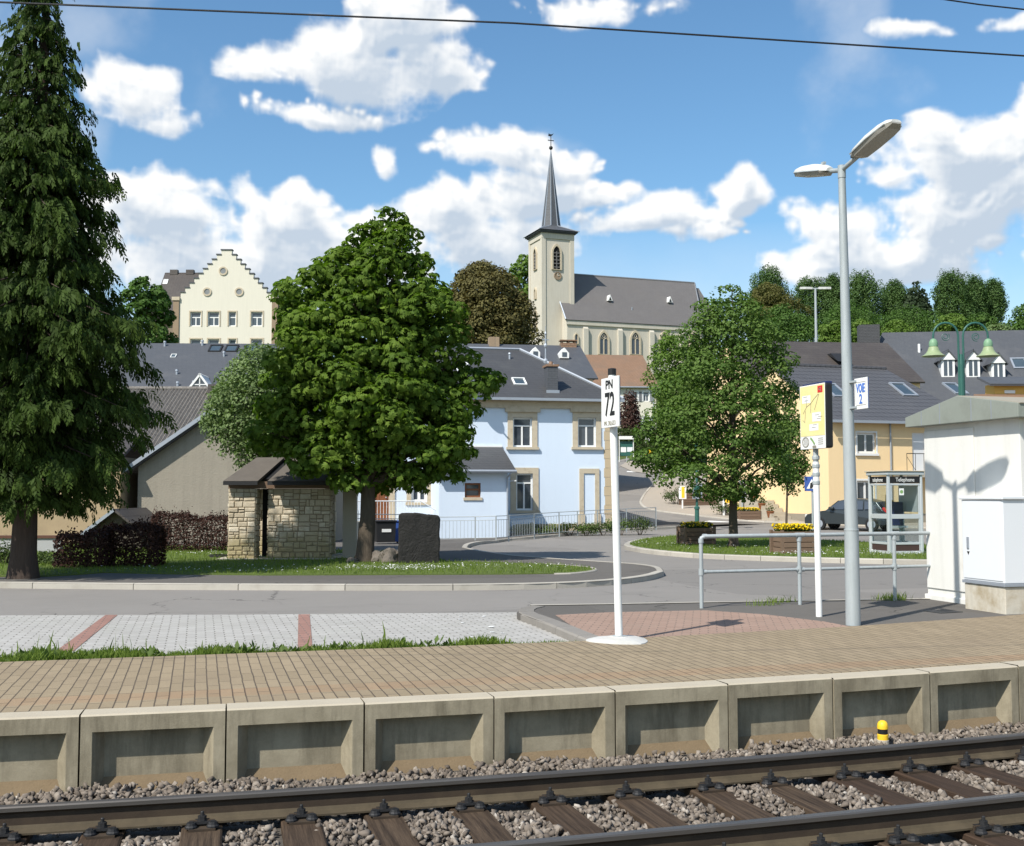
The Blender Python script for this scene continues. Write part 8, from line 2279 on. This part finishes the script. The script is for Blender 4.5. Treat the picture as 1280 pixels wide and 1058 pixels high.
# ================================================================ planters with yellow flowers
def planter(label, px, py, w, d, h, dens, rot=None, yellow=1.0, off=.12, group='wooden flower planters'):
    p = at_g(px, py, off); t = thing('flower_planter', label, 'planter', (p.x, p.y, p.z), -YAW + R_(14) if rot is None else rot, group)
    n = max(3, int(h / .13)); hh = h / n
    for (x0, x1, y0, y1, nm) in ((-w / 2, w / 2, 0, .05, 'front_boards'), (-w / 2, w / 2, d - .05, d, 'back_boards'), (-w / 2, -w / 2 + .05, .051, d - .051, 'side_boards'), (w / 2 - .05, w / 2, .051, d - .051, 'side_boards')):
        mb = MB()
        for k in range(n): mb.box(x0 + random.uniform(-.006, .006), x1 + random.uniform(-.006, .006), y0, y1, k * hh + .008, (k + 1) * hh - .008)
        mb.build(nm, m_wood, t, bevel=.006)
    for x in (-w / 2 - .03, w / 2 + .03):
        for y in (.06, d - .06): mb = MB(); mb.box(x - .03, x + .03, y - .05, y + .05, -.15, h + .03); mb.build('corner_stake', m_wood, t)
    mb = MB(); mb.box(-w / 2 + .05, w / 2 - .05, .05, d - .05, 0, h - .05); mb.build('soil', m_soil, t)
    N_ = int(dens * w * d)
    P = np.column_stack([rng.uniform(-w / 2 + .02, w / 2 - .02, N_), rng.uniform(.02, d - .02, N_), h - .05 + rng.uniform(0, .20, N_)])
    Nn = nrm(rng.normal(size=(N_, 3)) + np.array([0, 0, .8])); Q = leaf_quads(P, Nn, .10, .05, -.3)
    np_mesh('leaves', Q.reshape(-1, 3), np.arange(N_ * 4).reshape(-1, 4), m_hedge_g, t, rng.uniform(0, 1, N_))
    M_ = int(N_ * .55 * yellow)
    P = np.column_stack([rng.uniform(-w / 2 + .0, w / 2 - .0, M_), rng.uniform(-.02, d, M_), h + .06 + rng.uniform(0, .13, M_)])
    Nn = nrm(rng.normal(size=(M_, 3)) * .7 + np.array([0, -.3, .8])); Q = leaf_quads(P, Nn, .075, .07, 0, .1)
    np_mesh('flowers', Q.reshape(-1, 3), np.arange(M_ * 4).reshape(-1, 4), m_petal, t, rng.uniform(0, 1, M_))
    return t
planter('wooden box planter with few yellow flowers left of the lime tree trunk', 876, 681, .92, .72, .52, 900, None, .35)
planter('wooden box planter full of yellow flowers right of the lime tree trunk', 1000, 692, .90, .75, .58, 1300, None, 1.2)
planter('long far wooden trough by the bend of the beige footway', 876, 632, 2.1, .7, .75, 250, None, 0.0, .05)
planter('small far wooden trough with yellow flowers before the stone steps', 938, 650, 1.1, .6, .45, 700, None, .9, .05)

# ================================================================ parked car behind the telephone box
def car():
    b = at_g(1066, 663); t = thing('parked_car', 'dark grey hatchback parked before the yellow house, half hidden by the lamp post', 'car', (b.x, b.y, g(b.x, b.y)), 0)
    # local x = length (front at -x), y = width
    w = .84
    prof = [(-1.98, .30), (-1.98, .55), (-1.85, .72), (-1.15, .88), (-.95, .93), (-.35, 1.38), (.1, 1.47), (.9, 1.45), (1.45, 1.32), (1.82, .92), (1.95, .80), (1.98, .45), (1.9, .28)]
    mb = MB(); secs = [(-w, .80, .92), (-w * .97, .95, 1), (-w * .45, 1.0, 1.0), (w * .45, 1.0, 1.0), (w * .97, .95, 1), (w, .80, .92)]
    V = []
    for (y, kz, kx) in secs:
        for (x, z) in prof:
            yy = y; zz = z
            if z > .9: yy = y * (1 - .20 * (z - .9) / .57)
            if abs(y) >= w * .96 and z > .9: zz = z - .03
            V.append((x * (.985 if abs(y) >= w * .99 else 1), yy, zz if abs(y) < w * .99 else min(zz, z)))
    n = len(prof); f = []
    for i in range(len(secs) - 1):
        for k in range(n): f.append((i * n + k, (i + 1) * n + k, (i + 1) * n + (k + 1) % n, i * n + (k + 1) % n))
    f.append(tuple(range(n))); f.append(tuple((len(secs) - 1) * n + k for k in range(n - 1, -1, -1)))
    mb.add(V, f)
    m_car = M('car_paint', (.045, .055, .06), .05, 3, .25, .4, 0, 60, .01, None, 0, .6)
    mb.build('body', m_car, t, bevel=.03)
    def win(pl, nm):
        mb = MB(); mb.add(pl, [tuple(range(len(pl)))]); mb.build(nm, m_pane, t)
    for s in (-1, 1):
        yb_ = lambda z: s * (w * (1 - .20 * (z - .9) / .57) + .012)
        pl = [(-.82, yb_(.96), .96), (-.05, yb_(.96), .96), (-.05, yb_(1.36), 1.36), (-.32, yb_(1.34), 1.34)]; win(pl if s > 0 else pl[::-1], 'side_window')
        pl = [(.0, yb_(.96), .96), (.85, yb_(.96), .96), (.82, yb_(1.35), 1.35), (.0, yb_(1.36), 1.36)]; win(pl if s > 0 else pl[::-1], 'side_window')
        pl = [(.92, yb_(.97), .97), (1.45, yb_(.99), .99), (1.18, yb_(1.30), 1.30), (.90, yb_(1.34), 1.34)]; win(pl if s > 0 else pl[::-1], 'side_window')
        for x in (-1.25, 1.25):
            mb = MB(); mb.lathe([(.20, -.09), (.29, -.09), (.305, -.06), (.305, .06), (.29, .09), (.20, .09)], 22); mb.xform(Matrix.Translation((x, s * (w - .06), .30)) @ Matrix.Rotation(PI / 2, 4, 'X')); wh = mb.build('wheel', m_black, t)
            mb = MB(); mb.lathe([(.02, -.095), (.19, -.09), (.2, -.05), (.2, .05), (.19, .09), (.02, .095)], 14); mb.xform(Matrix.Translation((x, s * (w - .055), .30)) @ Matrix.Rotation(PI / 2, 4, 'X')); mb.build('rim', m_zinc, wh)
        mb = MB(); mb.box(1.72, 1.99, s * w * .62, s * w * .93, .74, 1.06); mb.build('tail_light', m_red, t, bevel=.03)
        mb = MB(); mb.box(-1.99, -1.80, s * w * .5, s * w * .92, .58, .72); mb.build('headlight', m_lamp_shell, t, bevel=.03)
        mb = MB(); mb.box(-.72, -.50, s * (w + .02), s * (w + .18), .96, 1.08); mb.build('mirror', m_car, t, bevel=.03)
    pl = [(1.52, -.58, 1.29), (1.52, .58, 1.29), (1.83, .66, .95), (1.83, -.66, .95)]; win(pl, 'rear_window')
    pl = [(-.92, .66, .97), (-.92, -.66, .97), (-.42, -.60, 1.36), (-.42, .60, 1.36)]; win(pl, 'windscreen')
    mb = MB(); mb.box(1.90, 2.03, -.80, .80, .32, .56); mb.build('rear_bumper', M('bumper_grey', (.20, .21, .22), .05, 3, .5, 0, 0), t, bevel=.03)
    mb = MB(); mb.box(2.032, 2.04, -.25, .25, .42, .53); mb.build('number_plate', m_yellow, t)
    return t
c = car()
# heading: nose away to the left, tail towards the viewer's right
c.rotation_euler = (0, 0, -YAW - R_(40))

# ================================================================ small far signs and notice boards
def far_sign(name, label, px0, py0, px1, py1, d, mat, post=True, cat='sign', marks=None, base_py=None, thick=.06):
    a = at_d(px0, py0, d); b = at_d(px1, py1, d); c = (a + b) / 2; gz = g(c.x, c.y)
    t = thing(name, label, cat, (c.x, c.y, gz), -YAW); w = (b - a).to_2d().length / 2; z0, z1 = b.z - gz, a.z - gz
    mb = MB(); mb.box(-w, w, -thick / 2, thick / 2, z0, z1); pnl = mb.build('panel', mat, t, bevel=.01)
    if post:
        mb = MB(); mb.tube([(0, .06, -.3), (0, .06, z1)], .045, 8); mb.build('post', m_galv if mat != m_white else m_white, t)
    for (x0, x1, za, zb_, mm, nm) in (marks or []):
        mb = MB(); mb.box(-w + 2 * w * x0, -w + 2 * w * x1, -thick / 2 - .012, -thick / 2 - .002, z0 + (z1 - z0) * za, z0 + (z1 - z0) * zb_); mb.build(nm, mm, pnl)
    return t
far_sign('post_box_sign', 'white panel with yellow stripe standing left of the green lamp post', 848.5, 608, 858, 624, 66, m_white, True, 'sign', [(.35, .75, .1, .95, m_yellow, 'yellow_stripe')])
far_sign('yellow_sign', 'small yellow box sign on a white post left of the lime tree trunk', 905.5, 619, 913, 629, 62, m_yellow, False, 'sign', [(.15, .85, .55, .8, m_black, 'dark_band')])
b = at_d(905, 643, 62); t = thing('white_post', 'thin white post carrying the small yellow box sign', 'post', (b.x, b.y, g(b.x, b.y)))
mb = MB(); mb.tube([(0, 0, -.2), (0, 0, 1.75)], .07, 8); mb.build('pole', m_white, t)
mb = MB(); mb.lathe([(.075, 0), (.075, .03), (.02, .05)], 8, (0, 0, 1.752)); mb.build('cap', m_zinc, t)
far_sign('grey_poster_stand', 'grey poster stand between lime tree trunk and stone steps', 923, 601, 933, 625, 61, m_zinc, True, 'sign', [(.12, .88, .45, .92, m_white, 'poster'), (.3, .7, .1, .3, m_blue, 'blue_note')])
far_sign('notice_board', 'dark green notice board with white top panel up the hill road', 775, 552, 792, 570, 100, m_green, True, 'notice board', [(.05, .45, .25, .6, m_white, 'notice'), (.52, .92, .28, .6, m_glass and m_white_pl, 'notice')])
b0 = at_d(783, 546, 99.8); t = thing('notice_roof', 'white roof panel over the green notice board', 'panel', (b0.x, b0.y, at_d(783, 549.5, 99.8).z), -YAW)
mb = MB(); mb.box(-.66, .66, -.12, .16, 0, .28); mb.build('panel', m_white, t, bevel=.01)
mb = MB()
for x in (-.62, .62): mb.tube([(x, .1, -2.6), (x, .1, 0)], .04, 8)
mb.build('leg', m_white, t)
far_sign('direction_sign', 'yellow direction sign on a post at the hill road bend', 805.5, 562, 816, 572, 97, m_yellow, True, 'sign', [(.2, .5, .45, .7, m_black, 'dark_mark'), (.55, .8, .3, .5, m_black, 'dark_mark')])
far_sign('white_sign', 'small white sign above the yellow direction sign', 807, 547, 812, 553.5, 97.2, m_white, False, 'sign', [(.2, .8, .3, .6, m_iron, 'dark_mark')])
# blue pedestrian crossing sign peeping out right of the map board post
b = at_d(1016, 668, 33); t = thing('blue_sign', 'square blue crossing sign partly hidden by the map board post', 'sign', (b.x, b.y, g(b.x, b.y)), -YAW + R_(-25))
zz = at_d(1017, 605, 33).z - g(b.x, b.y); mb = MB(); mb.box(-.21, .21, -.02, .0, zz - .21, zz + .21); pn = mb.build('panel', m_blue, t, bevel=.004)
mb = MB(); mb.prism([(-.15, zz - .14), (.15, zz - .14), (0, zz + .14)], 'y', -.026, -.021); mb.build('white_triangle', m_white, pn)
mb = MB(); mb.prism([(-.06, zz - .13), (.0, zz - .13), (.06, zz - .05), (.02, zz + .05), (-.04, zz + .02)], 'y', -.031, -.0265); mb.build('walker_mark', m_black, pn)
mb = MB(); mb.tube([(0, .03, -.2), (0, .03, zz + .26)], .03, 8); mb.build('post', m_galv, t)
# small wall sign box on the left corner of the yellow house
